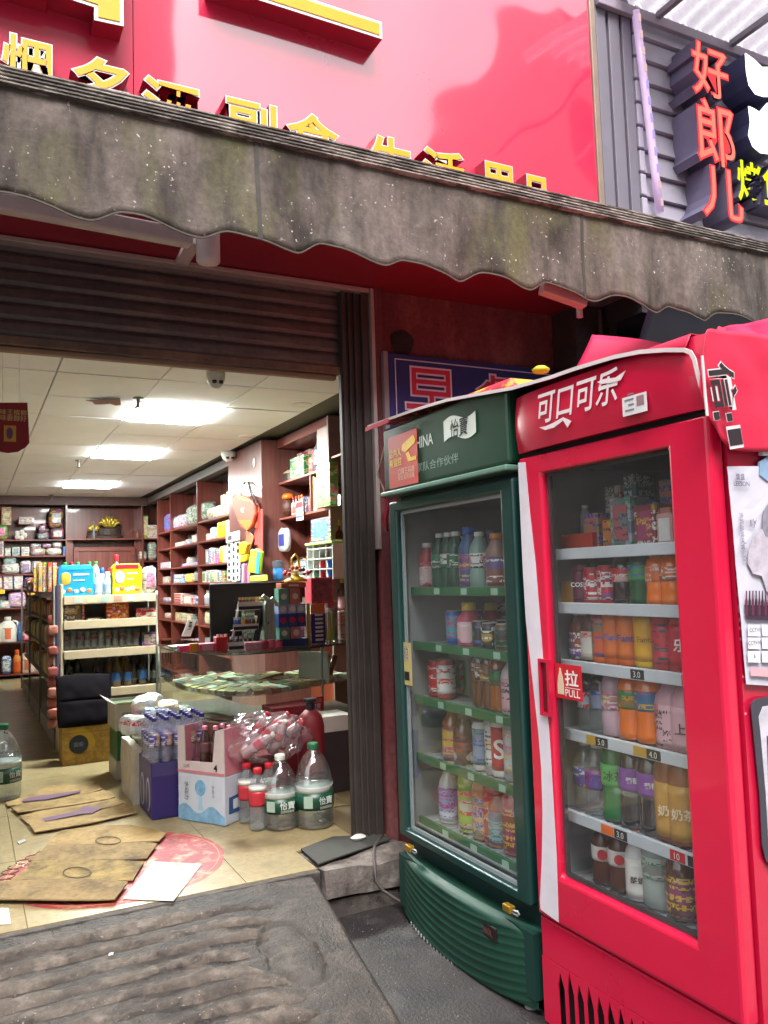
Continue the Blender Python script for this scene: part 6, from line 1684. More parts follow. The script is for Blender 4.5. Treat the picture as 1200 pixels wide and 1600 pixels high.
# clear drawer tower with a green lid
y0, y1 = on(520, 880, x=NX - .12).y, on(480, 880, x=NX - .12).y
XD = NX - .12
t = thing('drawer_tower', 'clear plastic drawer tower with a pale green lid beside the shutter rail', 'drawers', (XD + .1, (y0 + y1) / 2, 1.187))
b = MB()
for z in (1.187, 1.26, 1.335, 1.41):
    b.box(XD, XD + .2, y0, y1, z, z + .006)
for yy in (y0, y1 - .008): b.box(XD, XD + .2, yy, yy + .008, 1.193, 1.44)
for k in range(1, 4): b.box(XD, XD + .006, y0 + (y1 - y0) * k / 4 - .003, y0 + (y1 - y0) * k / 4 + .003, 1.193, 1.44)
b.build('tower_frame', m('#b8bcb4', .3), t)
MB().box(XD - .012, XD + .21, y0 - .012, y1 + .012, 1.442, 1.462).build('lid', m('#8fb85c', .4), t, bevel=.006)
for k in range(7):
    yy = y0 + .02 + (y1 - y0 - .05) * (k % 4) / 3.2
    z = 1.196 + .075 * (k // 4)
    carton('small_packet', '%s small packet seen through the clear drawers' % ORD[k], 'packet', XD + .03, XD + .08, yy, yy + .03, z, z + .055, (C_RED, C_BLUE, C_RED, m('#4a7a5c', .4))[k % 4], 'x', (C_PNK, PAPERY)[k % 2], group='packets in the clear drawers')
# liquor cabinet bottles
for px, z, hh, rr, c1, c2, lab in ((530, 1.783, .2, .03, '#2a1618', '#8a5a50', 'small dark bottle on the upper liquor cabinet shelf'), (531, 1.356, .27, .035, '#4a2412', '#b07a34', 'brown liquor bottle with an orange label in the cabinet'), (527, .937, .19, .03, '#20382a', '#8a9a80', 'dark green bottle low in the liquor cabinet'), (534, .937, .26, .035, '#5a3a34', '#a89094', 'pinkish labelled bottle low in the liquor cabinet')):
    bottle('liquor', 'liquor_bottle', lab, 'bottle', (NX + .05, on(px, 900, x=NX + .05).y, z), hh, rr, m(c1, .15), m(c2, .4), C_RED if z > 1.5 else C_GOLD, 'bottles in the liquor cabinet')
carton('white_tag', 'white price tag on the upper liquor cabinet shelf', 'price card', NX - .006, NX - .002, on(533, 775, x=NX).y, on(528, 775, x=NX).y, 1.72, 1.80, PAPERY, 'x')

# ---- goods hung on the column
KX = 2.19
def k_on(px, py, x=KX): return on(px, py, x=x)
def hung(nm, cat, label, pts, mt, th=.035, x=KX, parts=()):
    t = thing(nm, label, cat, k_on(*pts[0], x))
    MB().prism([k_on(px, py, x) for px, py in pts], (th, 0, 0)).build('bag_body', mt, t, bevel=.008)
    for pn, pp_, pm in parts: MB().prism([k_on(px, py, x - .002) for px, py in pp_], (-.0015, 0, 0)).build(pn, pm, t)
    return t
ORB = m('#a8432c', .5, var=.15, scale=20)
t = hung('racket_bag', 'bag', 'red orange badminton racket bag hanging in front on the column', [(361, 776), (366, 800), (376, 824), (386, 830), (393, 822), (397, 804), (396, 786), (388, 778), (372, 772)], ORB, .03, KX, [('side_print', [(371, 812), (386, 829), (394, 818), (391, 812)], C_ORG), ('top_flap', [(368, 772), (374, 780), (390, 784), (386, 778)], m('#b8862c', .5))])
txt(t, 'lettering', '金鹰', k_on(379, 797, KX - .003), -Y, Z, WHITE, w=.10, off=.02)
t = hung('racket_bag', 'bag', 'red orange badminton racket bag hanging behind the front one', [(378, 774), (390, 822), (399, 826), (402, 800), (400, 786)], m('#a8503c', .5), .03, KX + .034)
for k, (a, b_) in enumerate((((365, 776), (383, 753)), ((377, 772), (384, 753)), ((397, 786), (387, 753)), ((403, 790), (388, 753)))):
    tag(MB().tube([k_on(*a), k_on(*b_, 2.25)], .006, 6).build('carry_strap', m('#2a2020', .7)), '%s dark strap holding the racket bags to the column' % ORD[k], 'strap', 'straps of the racket bags')
RC = m('#b03a34', .6)
for k, (x0, x1, y0, y1) in enumerate(((397, 402, 806, 852), (402.5, 406, 800, 862), (406.5, 410, 796, 860))):
    hung('red_ribbon', 'ribbon', '%s red cloth strip hanging beside the racket bags' % ORD[k], [(x0, y0), (x0, y1), (x1, y1), (x1, y0)], RC, .008, 2.235)
SACH = m('#b4b6b8', .4, var=.12)
for k, (x0, x1, y0, y1) in enumerate(((355, 361.5, 848, 908), (362, 368, 842, 910), (368.5, 374, 846, 908))):
    t = thing('sachet_strip', '%s black and white sachet strip hanging by the monitor' % ORD[k], 'sachets', k_on(x0, y0))
    n = 6
    for j in range(n):
        ya, yb_ = y0 + (y1 - y0) * j / n, y0 + (y1 - y0) * (j + 1) / n - .6
        s_ = MB().prism([k_on(x0 + .3 * (j % 2), ya), k_on(x0 + .3 * (j % 2), yb_), k_on(x1 - .3 * (j % 2), yb_), k_on(x1, ya)], (.012, 0, 0)).build('sachet', SACH, t, bevel=.004)
        q0, q1 = k_on(x0 + 1.4, ya + 2, KX - .001), k_on(x1 - 1.6, yb_ - 3, KX - .001)
        MB().box(KX - .0015, KX, q1.y, q0.y, q1.z, q0.z).build('print_panel', C_BLK, s_)
hung('white_card', 'card', 'white card with dark drawings at the head of the sachet strips', [(353, 834), (353, 848), (374, 844), (374, 829)], PAPERY, .006, KX - .012, [('print_panel', [(356, 838), (356, 845), (362, 843), (362, 836)], m('#3a3a40', .5)), ('print_panel', [(366, 834), (366, 842), (371, 840), (371, 833)], m('#b08a7c', .5))])
hung('yellow_pack', 'packet', 'yellow packet hanging under the racket bags, upper of two', [(372, 848), (371, 868), (381, 866), (386, 850), (380, 846)], C_YEL, .03)
hung('yellow_pack', 'packet', 'yellow packet hanging under the racket bags, lower of two', [(375, 868), (374, 880), (384, 876), (385, 866)], m('#c4a01c', .4), .03, KX + .01)
hung('patterned_strip', 'ribbon', 'brown patterned strip hanging between the yellow and lime packs', [(384, 828), (383, 862), (388, 866), (396, 842), (395, 836)], m('#8a5a3c', .5, var=.5, scale=60), .01, KX + .03)
hung('lime_bag', 'bag', 'lime green and blue bag hanging on the column corner', [(391, 859), (386, 894), (404, 897), (408, 862), (400, 857)], m('#8fb02c', .35), .03, KX - .01, [('side_print', [(402, 862), (399, 896), (404, 897), (407, 862)], m('#2f86a0', .4)), ('print_panel', [(392, 868), (390, 882), (397, 883), (398, 869)], m('#b9c84a', .4))])
for k, (x0, x1, c) in enumerate(((372, 376, '#4a3060'), (376.5, 381, '#9a8aa0'), (381.5, 386, '#7a3a5c'), (386.5, 390, '#9a7a80'))):
    hung('purple_pack', 'packet', '%s purple slim packet hanging beside the lime bag' % ORD[k], [(x0, 882), (x0 - .5, 912), (x1 - .5, 912), (x1, 880)], m(c, .4), .012, KX + .02)
hung('yellow_green_pack', 'packet', 'yellow green packet hanging just above the monitor', [(390, 900), (391, 909), (414, 908), (413, 898)], m('#a8a83c', .4), .03, KX - .02)

# ================================================================== gondola
GY = 6.22
GX0, GX1 = .598, 1.262
gd = thing('gondola_shelf', 'cream metal gondola shelf in the middle of the shop', 'gondola', ((GX0 + GX1) / 2, GY + .8, 0))
GB = m('#8d8a86', .6); GC = m('#b5ab94', .5)
MB().box(GX0 + .01, GX1 - .01, GY + .30, GY + .32, .02, 1.2).build('back_board', GB, gd)
MB().box(GX0 - .012, GX0 + .008, GY - .01, GY + .32, .01, 1.21).build('side_frame', GC, gd, bevel=.004)
def wav(u, v):
    z = .3 + v * .84
    return (GX1 + .0, GY - .02 - .05 * math.sin(v * 5.2 + .6) * (1 - u) + u * .34, z)
MB().grid(6, 24, wav).build('side_panel', m('#a9a698', .45), gd, closed=False, smooth=True, solid=.012)
GZ = [1.12, .945, .735, .455, .2]
for k, z in enumerate(GZ):
    o = MB().box(GX0 + .01, GX1 - .012, GY + .0, GY + .298, z - .012, z).build('shelf_board', GC, gd)
    MB().box(GX0 + .012, GX1 - .014, GY - .016, GY - .001, z - .055, z + .004).build('price_rail', m('#c2b294', .5), o, bevel=.002)
for k in range(6):
    MB().box(GX0 + .08 + k * .09, GX0 + .14 + k * .09, GY - .0175, GY - .0162, 1.075, 1.115).build('price_tag', (m('#b9c4b4', .5), m('#c9c4a0', .5), m('#9ab0a8', .5), m('#b08a70', .5))[k % 4], gd)
MB().box(GX0 - .012, GX1 + .01, GY + .33, 10.6, .0, .12).build('plinth', GB, gd)
MB().box((GX0 + GX1) / 2 - .02, (GX0 + GX1) / 2 + .02, GY + .33, 10.6, .12, 1.2).build('spine_board', GB, gd)
for z in (1.15, .92, .68, .42):
    MB().box(GX0 + .0, (GX0 + GX1) / 2 - .022, GY + .34, 10.6, z - .015, z).build('shelf_board', m('#7d756c', .5), gd)
for k in range(4): MB().box(GX0 - .02, GX0 + .0, GY + .36 + k * 1.4, GY + .38 + k * 1.4, .0, 1.2).build('post', m('#6e6a66', .5), gd)
MB().box(GX0 - .0, GX1 - .1, GY - .05, GY - .015, .0, .012).build('red_strip', C_RED, gd)
# goods along the long side of the gondola
for k in range(26):
    y = GY + .38 + k * .155
    for l, z in enumerate((1.15, .92, .68, .42)):
        if (k + l) % 3 == 2 and z < 1: continue
        hh = (.13, .16, .17, .17)[l] * random.uniform(.8, 1.1)
        col = random.choice(('#a8442c', '#b07a2c', '#5c6a34', '#8a8a84', '#c4b49a', '#6a4a60', '#93362c', '#9a9478', '#3c4a6a'))
        pouch('snack_packet', 'snack packet, %s along the %s shelf on the gondola side' % (ORD[k], ('top', 'second', 'third', 'lowest')[l]), 'packet', (GX0 + .07, y, z), .055, .06, hh / 2, m(col, .35), 'snack packets along the gondola side', seed=k * 4 + l, panel=m(random.choice(('#c4bda8', '#b0503c', '#c9a03c', '#8a9aa0')), .4), face='x')
for k in range(11):
    y = GY + .02
    pouch('hanging_snack', '%s snack packet from the top of the strip on the gondola corner' % ORD[k], 'packet', (GX0 - .06, y - .02 * (k % 2), .93 - k * .072), .035, .02, .033, m(('#8a4a40', '#a0685a', '#93504a')[k % 3], .35), 'snack strip on the gondola corner', seed=k)
for k, c in enumerate(('#9a9a8c', '#3a3454', '#54508a', '#b8a03c')):
    MB().box(GX0 - .055 + k * .012, GX0 - .046 + k * .012, GY - .005, GY + .06, .55 + .1 * (k % 2), 1.2).build('side_strip', m(c, .5), gd)
# gondola end: goods
def gon(px0, px1, z, h, mt, name, cat, label, pn=None, kind='box', d=.12, y=GY + .03, text=None, tcol=None):
    if kind in ('box', 'pouch'):
        mt = printed(mt, int(px0 * 3 + z * 11))
        pn = printed(pn, int(px0 * 5), .008) if pn is not None else None
    pyr = 905 + (1.2 - z) * 200
    xa, xb = on(px0, pyr, y=y).x, on(px1, pyr, y=y).x
    if kind == 'box': return carton(name, label, cat, xa + .002, xb - .002, y, y + d, z, z + h, mt, 'y', pn, text=text, tcol=tcol)
    if kind == 'pouch': return pouch(name, label, cat, ((xa + xb) / 2, y + d / 2, z), (xb - xa) / 2, d / 2, h / 2, mt, None, seed=px0, panel=pn, face='y')
    r = (xb - xa) / 2 * .92
    return bottle(kind, name, label, cat, ((xa + xb) / 2, y + r, z), h, r, mt, pn, pn or mt, None, seg=14)
def gift(px0, px1, label, base, topc, blob):
    y = GY + .06
    z = 1.122
    xa, xb = on(px0, 900, y=y).x, on(px1, 900, y=y).x
    t = thing('gift_box', label, 'gift box', ((xa + xb) / 2, y, z))
    pts = [(xa, z), (xb, z), (xb, z + .20), (xb - .02, z + .225), (xa + .02, z + .225), (xa, z + .20)]
    MB().prism([(p[0], y, p[1]) for p in pts], (0, .1, 0)).build('body', base, t, bevel=.003)
    MB().box(xa + .02, xb - .02, y - .002, y, z + .19, z + .22).build('top_print', topc, t)
    for k in range(5):
        cx = xa + .03 + (xb - xa - .06) * k / 4
        MB().lathe([(.001, -.016), (.014, -.012), (.019, 0), (.014, .012), (.001, .016)], 10, (cx, y - .002, z + .035 + .01 * (k % 2)), sy=.15).build('fruit_print', (m('#c9c4bc', .4), m('#b0683c', .4), m('#8a9ac0', .4))[k % 3], t, smooth=True)
    MB().lathe([(.001, -.05), (.03, -.04), (.035, 0), (.03, .03), (.001, .045)], 12, (xa + .05, y - .002, z + .13), sy=.1).build('mascot_print', blob, t, smooth=True)
    MB().box(xa + .1, xb - .03, y - .002, y, z + .15, z + .162).build('text_line', WHITE, t)
    MB().box(xa + .1, xb - .06, y - .002, y, z + .11, z + .118).build('text_line', PAPERY, t)
    return t
gift(91, 146, 'sky blue printed gift box standing on top of the gondola', m('#1f86b8', .35), m('#2a96c4', .4), m('#b8a03c', .4))
gift(176, 221, 'bright yellow printed gift box standing on top of the gondola', m('#d1bb12', .35), C_RED, PAPERY)
for k, (px, c, cp) in enumerate(((102, '#8fae9c', C_GRN), (112, '#9aa8a4', C_RED), (122, '#8fae9c', C_GRN), (140, '#7fae8a', C_GRN), (150, '#94b49c', C_GRN))):
    bottle('water', 'small_bottle', '%s small clear bottle behind the blue gift box' % ORD[k], 'bottle', (on(px, 900, y=GY + .2).x, GY + .22, 1.122), .25, .03, m(c, .2), m('#a8b8b0', .4), cp, 'small bottles on top of the gondola', seg=10)
for k, px in enumerate((152, 160, 168, 174)):
    bottle('milk', 'figurine_bottle', '%s spotted milk bottle between the two gift boxes' % ORD[k], 'bottle', (on(px, 900, y=GY + .1).x, GY + .1 + .03 * (k % 2), 1.122), .17 + .03 * (k % 2), .03, m('#9aa4ac', .3, var=.4, scale=50), m('#8fa4b8', .4), (PAPERY, C_BLUE, PAPERY, C_RED)[k], 'spotted milk bottles on the gondola', seg=10)
bottle('liquor', 'red_cap_bottle', 'brown bottle with a red cap behind the yellow gift box', 'bottle', (on(182, 880, y=GY + .24).x, GY + .25, 1.122), .30, .04, m('#5a3028', .3), m('#7a4a3a', .4), C_RED)
gon(225, 246, 1.122, .20, m('#b8aea8', .3, var=.2, scale=25), 'white_bag', 'bag', 'white plastic bag standing at the end of the gondola top', C_PNK, 'pouch', .14)
for k in range(5):
    gon(52 + k * 7.5, 59 + k * 7.5, 1.16, .22, m(('#b0402c', '#b87a2c', '#7a8a3c', '#a8502c', '#a83a2c')[k], .35), 'chip_packet', 'packet', '%s upright orange snack packet on the gondola corner' % ORD[k], C_YEL if k == 0 else m('#a08a5c', .4), 'box', .06, GY + .5 - .02 * (k % 2))
gon(100, 128, .945, .11, m('#574438', .6), 'brown_box', 'box', 'plain brown box on the second gondola shelf', None)
gon(128, 132, .945, .12, C_RED, 'book_end', 'bookend', 'red upright bookend on the second gondola shelf', None)
gon(133, 160, .945, .02, m('#8a2a2c', .5), 'thin_stack', 'magazines', 'thin red and white pile on the second gondola shelf', PAPERY)
t = gon(166, 202, .945, .13, m('#a82a1c', .35), 'red_tin', 'tin', 'red tin with cream and gold pattern on the second gondola shelf', None)
for k in range(8): MB().lathe([(.001, -.01), (.012, 0), (.001, .01)], 8, (on(170 + 4 * k, 955, y=GY + .028).x, GY + .029, .975 + .05 * ((k * 7) % 3) / 2), sy=.12).build('flower_print', (PAPERY, C_GOLD)[k % 2], t)
gon(212, 246, .945, .07, m('#b01c24', .35), 'red_box', 'box', 'long red box with a white label on the second gondola shelf', None)
o = [q for q in bpy.data.objects if q.name == 'red_box.001'][0]
xa, xb = on(228, 955, y=GY + .03).x, on(244, 955, y=GY + .03).x
MB().box(xa, xb, GY + .0285, GY + .03, .955, .985).build('print_panel', PAPERY, o)
GL = pane((0.80, 0.84, 0.84), 3.0, 0.02, 0.10, (0.7, 0.74, 0.76))
gl_mesh = MB().lathe([(.001, .003), (.022, .003), (.025, .02), (.028, .14), (.0265, .14), (.022, .014), (.001, .012)], 14).mesh('glass_body', GL, smooth=True)
for r_ in range(2):
    for k in range(11):
        px = 103 + k * 10.9
        t = thing('glass_tumbler', '%s clear tumbler from the gondola post, %s row on the third shelf' % (ORD[k], ('front', 'rear')[r_]), 'tumbler', (on(px, 1000, y=GY + .06).x + .012 * r_, GY + .05 + .08 * r_, .736), 'clear tumblers on the gondola')
        use('glass_body', gl_mesh, t)
        MB().lathe([(.0265, .075), (.0272, .1)], 12).build('red_print', m('#6a2a34', .4), t, world=False) if k % 2 == 0 and r_ == 0 else None
gon(221, 247, .735, .10, m('#1c1416', .4), 'black_box', 'box', 'black and white box at the end of the tumblers', PAPERY)
for k, (px, h, cb_, cl, cc) in enumerate(((107, .27, '#14301c', '#6a9a3c', '#14201a'), (121, .28, '#14301c', '#7aa04a', '#14201a'), (151, .26, '#1a1c18', '#8a8e90', '#5a2a1c'), (171, .24, '#5a4a2c', '#3a62a0', '#2a4a84'), (182, .25, '#5a4a2c', '#3a62a0', '#2a4a84'), (194, .25, '#7a5a24', '#b8922c', '#2a4a84'),
                                           (199, .24, '#4a3a24', '#3a62a0', '#2a4a84'), (209, .24, '#3a2c1c', '#6a6048', '#2a3a5c'), (222, .26, '#2a2418', '#4470b0', '#2a4a84'), (242, .22, '#1a2a20', '#84948a', '#14201a'))):
    bottle('wine', 'beer_bottle', '%s bottle from the cushion side on the fourth gondola shelf, %s label' % (ORD[k], {'#3a62a0': 'blue', '#4470b0': 'bright blue', '#6a9a3c': 'green', '#7aa04a': 'pale green', '#8a8e90': 'grey', '#b8922c': 'gold', '#6a6048': 'olive', '#84948a': 'silver'}[cl]), 'bottle', (on(px, 1065, y=GY + .07).x, GY + .06 + .03 * (k % 2), .456), h, .034, m(cb_, .12, coat=.5), m(cl, .4), m(cc, .4), 'beer bottles on the gondola', seg=14)
for k in range(7):
    px = 178 + k * 9
    bottle('can', 'beer_can', '%s can lying low on the bottom gondola shelf, %s' % (ORD[k], 'red' if k in (4, 5) else 'green'), 'can', (on(px, 1105, y=GY + .08).x, GY + .08, .201), .13, .032, C_RED if k in (4, 5) else m('#3a6a44', .35), C_RED if k in (4, 5) else m('#54845c', .35), C_SIL, 'cans on the bottom gondola shelf', seg=12)
# carton with a dark cushion in front of the gondola
xa, xb = on(97, 1165, y=GY - .28).x, on(174, 1165, y=GY - .28).x
zt_ = on(120, 1133, y=GY - .28).z
t = carton('cardboard_box', 'yellow brown cardboard box with a dark round emblem under the cushion', 'box', xa, xb, GY - .28, GY - .06, .0, zt_, stained('#96742f', '#8a6828', '#a5853a', rough=.8, s1=4, bump=.05), 'y', None)
cx, cz_ = on(123, 1163, y=GY - .28).x, on(123, 1163, y=GY - .28).z
MB().lathe([(.001, 0), (.062, 0), (.062, .001), (.001, .001)], 24, (0, 0, 0)).build('round_print', m('#23262e', .5), t).matrix_basis = Matrix.Translation(Vector((cx, GY - .2805, cz_)) - t.location) @ Matrix.Rotation(math.pi / 2, 4, 'X') @ Matrix.Translation(t.location)
MB().prism([(cx + .105 * math.cos(a), GY - .2801, cz_ + .105 * math.sin(a)) for a in [i * math.pi / 14 - .3 for i in range(12)]], (0, -.0005, 0)).build('arc_print', m('#a8861c', .6), t)
txt(t, 'lettering', '国窖', (cx, GY - .2815, cz_), X, Z, m('#6a8098', .5), w=.06)
MB().box(xa, xb, GY - .2808, GY - .2798, zt_ - .052, zt_ - .049).build('tape_edge', m('#6a5020', .7), t)
qa, qb = on(89, 1060, y=GY - .2), on(176, 1132, y=GY - .3)
def cush(u, v):
    e = (1 - abs(2 * u - 1) ** 5) * (1 - abs(2 * v - 1) ** 5)
    seam = .02 * math.exp(-((v - .5) / .03) ** 2)
    x = qa.x + (qb.x - qa.x) * u
    z = qb.z + .008 + (qa.z - qb.z - .008) * v + .008 * math.sin(u * 4) * v
    return (x, GY - .27 + .11 * v - (.022 * e - seam * .5 * e) * (1 + .3 * noise.noise(Vector((u * 5, v * 5, 2)))), z)
tag(MB().grid(36, 36, cush).build('seat_cushion', m('#0e0a0f', .9, bump=.2, bscale=300, spec=.12), closed=False, smooth=True, solid=.022), 'dark aubergine square cushion leaning against the gondola on a cardboard box', 'cushion')

# ================================================================== glass counter
def smooth_path(P, n):
    out = []
    for i in range(len(P) - 1):
        p0, p1, p2, p3 = P[max(i - 1, 0)], P[i], P[i + 1], P[min(i + 2, len(P) - 1)]
        for k in range(n):
            t = k / n
            out.append(tuple(.5 * (2 * p1[j] + (p2[j] - p0[j]) * t + (2 * p0[j] - 5 * p1[j] + 4 * p2[j] - p3[j]) * t * t + (3 * p1[j] - p0[j] - 3 * p2[j] + p3[j]) * t ** 3) for j in (0, 1)))
    out.append(P[-1])
    return out
CPATH = smooth_path([(1.19, 6.1), (1.14, 5.35), (1.20, 4.93), (1.36, 4.64), (1.58, 4.585), (1.85, 4.68), (2.34, 4.92)], 8)
CT = .78
def inset(path, d):
    out = []
    for i, p in enumerate(path):
        a, b = path[max(i - 1, 0)], path[min(i + 1, len(path) - 1)]
        t = Vector((b[0] - a[0], b[1] - a[1])).normalized()
        out.append((p[0] - t.y * d, p[1] + t.x * d))
    return out
CBACK = [(2.34, 5.45), (1.95, 5.35), (1.75, 5.6), (1.7, 6.1)]
ct = thing('glass_counter', 'curved glass shop counter full of cigarette packs', 'counter', (1.7, 5.2, 0))
CGL = pane((0.84, 0.93, 0.88), 3.0, 0.0, 0.05, (0.6, 0.68, 0.62))
topP = [Vector((p[0], p[1], CT - .008)) for p in CPATH] + [Vector((p[0], p[1], CT - .008)) for p in CBACK]
MB().prism(topP, (0, 0, .008)).build('glass_top', pane((0.80, 0.91, 0.86), 2.0), ct)
def wallstrip(path, z0, z1, nm, mat, par, th=.0):
    n = len(path) - 1
    return MB().grid(n, 1, lambda u, v: (path[round(u * n)][0], path[round(u * n)][1], z0 + (z1 - z0) * v)).build(nm, mat, par, closed=False, smooth=True, solid=th)
wallstrip(inset(CPATH, -.002), CT - .009, CT + .001, 'glass_edge', m('#1d3a34', .15, coat=.5), ct, .004)
IN = inset(CPATH, .03)
wallstrip(IN, .335, CT - .012, 'glass_front', CGL, ct)
base_p = inset(CPATH, .04)
MB().prism([Vector((p[0], p[1], 0.002)) for p in base_p] + [Vector((p[0], p[1] - .06, 0.002)) for p in CBACK], (0, 0, .29)).build('counter_base', wood('#8a6a3c', '#a5834c', .45, axis=0), ct)
MB().prism([Vector((p[0], p[1], .293)) for p in inset(CPATH, .02)] + [Vector((p[0], p[1], .293)) for p in CBACK], (0, 0, .034)).build('base_top', wood('#33241a', '#463222', .5, axis=0), ct, bevel=.004)
MB().prism([Vector((p[0], p[1], .525)) for p in inset(CPATH, .06)] + [Vector((p[0], p[1] - .05, .525)) for p in CBACK], (0, 0, .006)).build('glass_shelf', pane((0.88, 0.94, 0.92), 1.6), ct)
for x, y in ((1.19, 5.9), (1.98, 4.79), (2.3, 4.95)):
    MB().box(x - .006, x + .006, y - .006, y + .006, .33, CT - .01).build('steel_post', C_SIL, ct)
# packs lying on the glass shelf and on the floor of the case
PACKC = ['#b9ab84', '#a88a5c', '#c4bca4', '#8a7a54', '#b0a898', '#9c8460', '#c9c0a0', '#7d6a4c', '#a86a4c', '#b5b8a8', '#8f9a84', '#c0b088']
pk_mesh = [MB().box(-.029, .029, -.045, .045, 0, .022).mesh('pack_body', m(c, .35), closed=True) for c in PACKC]
band_mesh = [MB().box(-.029, .029, -.045, -.012, .022, .0235).mesh('print_panel', m(c, .4)) for c in ('#8a2a24', '#c9b46a', '#4a5a6a', '#d0cabc', '#3c6a50', '#9a7430')]
top_r = inset(CPATH, .08)
n_pack = 0
for row in range(6):
    path = inset(CPATH, .12 + row * .1)
    acc, last, nth = 0, None, -1
    for i in range(6, len(path) - 1):
        p, q = Vector(path[i]), Vector(path[i + 1])
        seg = (q - p).length
        if (q - p).dot(Vector(CPATH[i + 1]) - Vector(CPATH[i])) < 0: continue
        acc += seg
        while acc > .066:
            acc -= .066
            if p.x > 2.28 or p.y > 5.7 or n_pack >= 150: continue
            if (p.y > 5.30 and p.x > 1.72) or (row > 3 and p.y > 5.25): continue
            a = math.atan2((q - p).y, (q - p).x)
            nth += 1
            t = thing('cigarette_pack', 'cigarette pack, %s in the %s row on the counter glass shelf' % (ORD[min(nth, 38)], ORD[row]), 'cigarette pack', (p.x, p.y, .536 + row * .006), 'cigarette packs on the counter shelf')
            t.rotation_euler = (.13, random.uniform(-.02, .02), a + random.uniform(-.05, .05))
            k = (row * 5 + int(p.x * 9) + int(p.y * 4)) % len(pk_mesh)
            use('pack_body', pk_mesh[k], t)
            use('print_panel', band_mesh[(k + row) % 6], t)
            n_pack += 1
for k in range(16):
    i = 12 + k * 2
    path = inset(CPATH, .14)
    if i + 1 >= len(path): break
    p, q = path[i], path[i + 1]
    a = math.atan2(q[1] - p[1], q[0] - p[0])
    t = thing('flat_carton', 'flat cigarette carton lying low in the counter, %s from the curved end' % ORD[k], 'carton', (p[0], p[1], .33), 'cartons low in the counter')
    t.rotation_euler = (0, 0, a)
    MB().box(-.05, .05, -.05, .09, 0, .05).build('body', m(('#3a3c34', '#8a2226', '#4a4a3c', '#94241f', '#2f3a34')[k % 5], .4), t, world=False, bevel=.002)
    MB().box(-.03, .03, -.0515, -.05, .01, .04).build('print_panel', m(('#9a8a50', '#c4b49a', '#7a8a7c')[k % 3], .4), t, world=False)
for k, (px, py) in enumerate(((484, 1050), (497, 1062))):
    c = on(px, py, y=4.95 - .06 * k)
    t = thing('white_card', 'upright white card inside the counter, %s of two' % ('farther', 'nearer')[k], 'card', (c.x, c.y, .53))
    t.rotation_euler = (0, 0, -.9)
    MB().box(-.08, .08, -.005, .005, 0, .2).build('card_sheet', PAPERY, t, world=False)
for k in range(4):
    c = on(482 + k * 11, 1040, y=5.0)
    tag(MB().tube([c + Vector((0, 0, -.06)), c + Vector((.05, .02, .06))], .018, 10).build('glossy_tube', m(('#8a7a5c', '#6a3a30', '#9a958a', '#7a4a40')[k], .2, coat=.6), smooth=True), '%s glossy tube leaning at the wall end of the counter' % ORD[k], 'tube', 'tubes inside the counter')
# red notice on the glass
XY0, XY1 = (1.70, 4.60), (2.05, 4.76)
c0, c1 = on(432, 1108, y=4.64), on(500, 1106, y=4.72)
u_ = Vector((c1.x - c0.x, .075, 0)).normalized()
cz0, cz1 = on(466, 1125, y=4.62).z, on(466, 1092, y=4.66).z
cm = Vector(((c0.x + c1.x) / 2, 4.628, (cz0 + cz1) / 2))
w2, h2 = (c1 - c0).length / 2, (cz1 - cz0) / 2
t = thing('credit_notice', 'red notice with white characters stuck on the counter glass', 'notice', cm)
MB().obox(cm, u_ * w2, Z * h2, u_.cross(Z) * .002).build('sheet', m('#9c1f2a', .4), t)
nrm = u_.cross(Z)
for s_, q, w_ in (('小本经营', (.45, .1), .8), ('概不赊账', (.45, -.48), .8)):
    txt(t, 'lettering', s_, cm + u_ * w2 * q[0] + Z * h2 * q[1] + nrm * .002, u_, Z, WHITE, w=w2 * w_, off=.015)
txt(t, 'lettering', '口味王商店', cm + u_ * w2 * .5 + Z * h2 * .65 + nrm * .002, u_, Z, m('#c9a090', .5), w=w2 * .8)
txt(t, 'lettering', '口味王槟榔', cm - u_ * w2 * .5 + Z * h2 * .6 + nrm * .002, u_, Z, m('#c9a04c', .5), w=w2 * .8)
txt(t, 'lettering', '安全放心购', cm - u_ * w2 * .5 + Z * h2 * .25 + nrm * .002, u_, Z, m('#c9a04c', .5), w=w2 * .7)
MB().obox(cm - u_ * w2 * .5 - Z * h2 * .4 + nrm * .0025, u_ * w2 * .14, Z * h2 * .35, nrm * .001).build('trophy_print', C_GOLD, t)

# ---- on the counter
MY = 5.2
a, b_ = on(328, 912, y=MY), on(441, 1000, y=MY)
t = thing('monitor', 'black monitor seen from behind on the counter', 'monitor', ((a.x + b_.x) / 2, MY, CT))
MB().box(a.x, b_.x + .06, MY, MY + .035, CT + .015, a.z).build('back_shell', m('#15171c', .5), t, bevel=.012)
MB().box((a.x + b_.x) / 2 - .1, (a.x + b_.x) / 2 + .1, MY + .05, MY + .2, CT + .001, CT + .014).build('stand_foot', BLACK, t, bevel=.004)
MB().box((a.x + b_.x) / 2 - .025, (a.x + b_.x) / 2 + .025, MY + .036, MY + .06, CT + .015, CT + .2).build('stand_neck', BLACK, t)
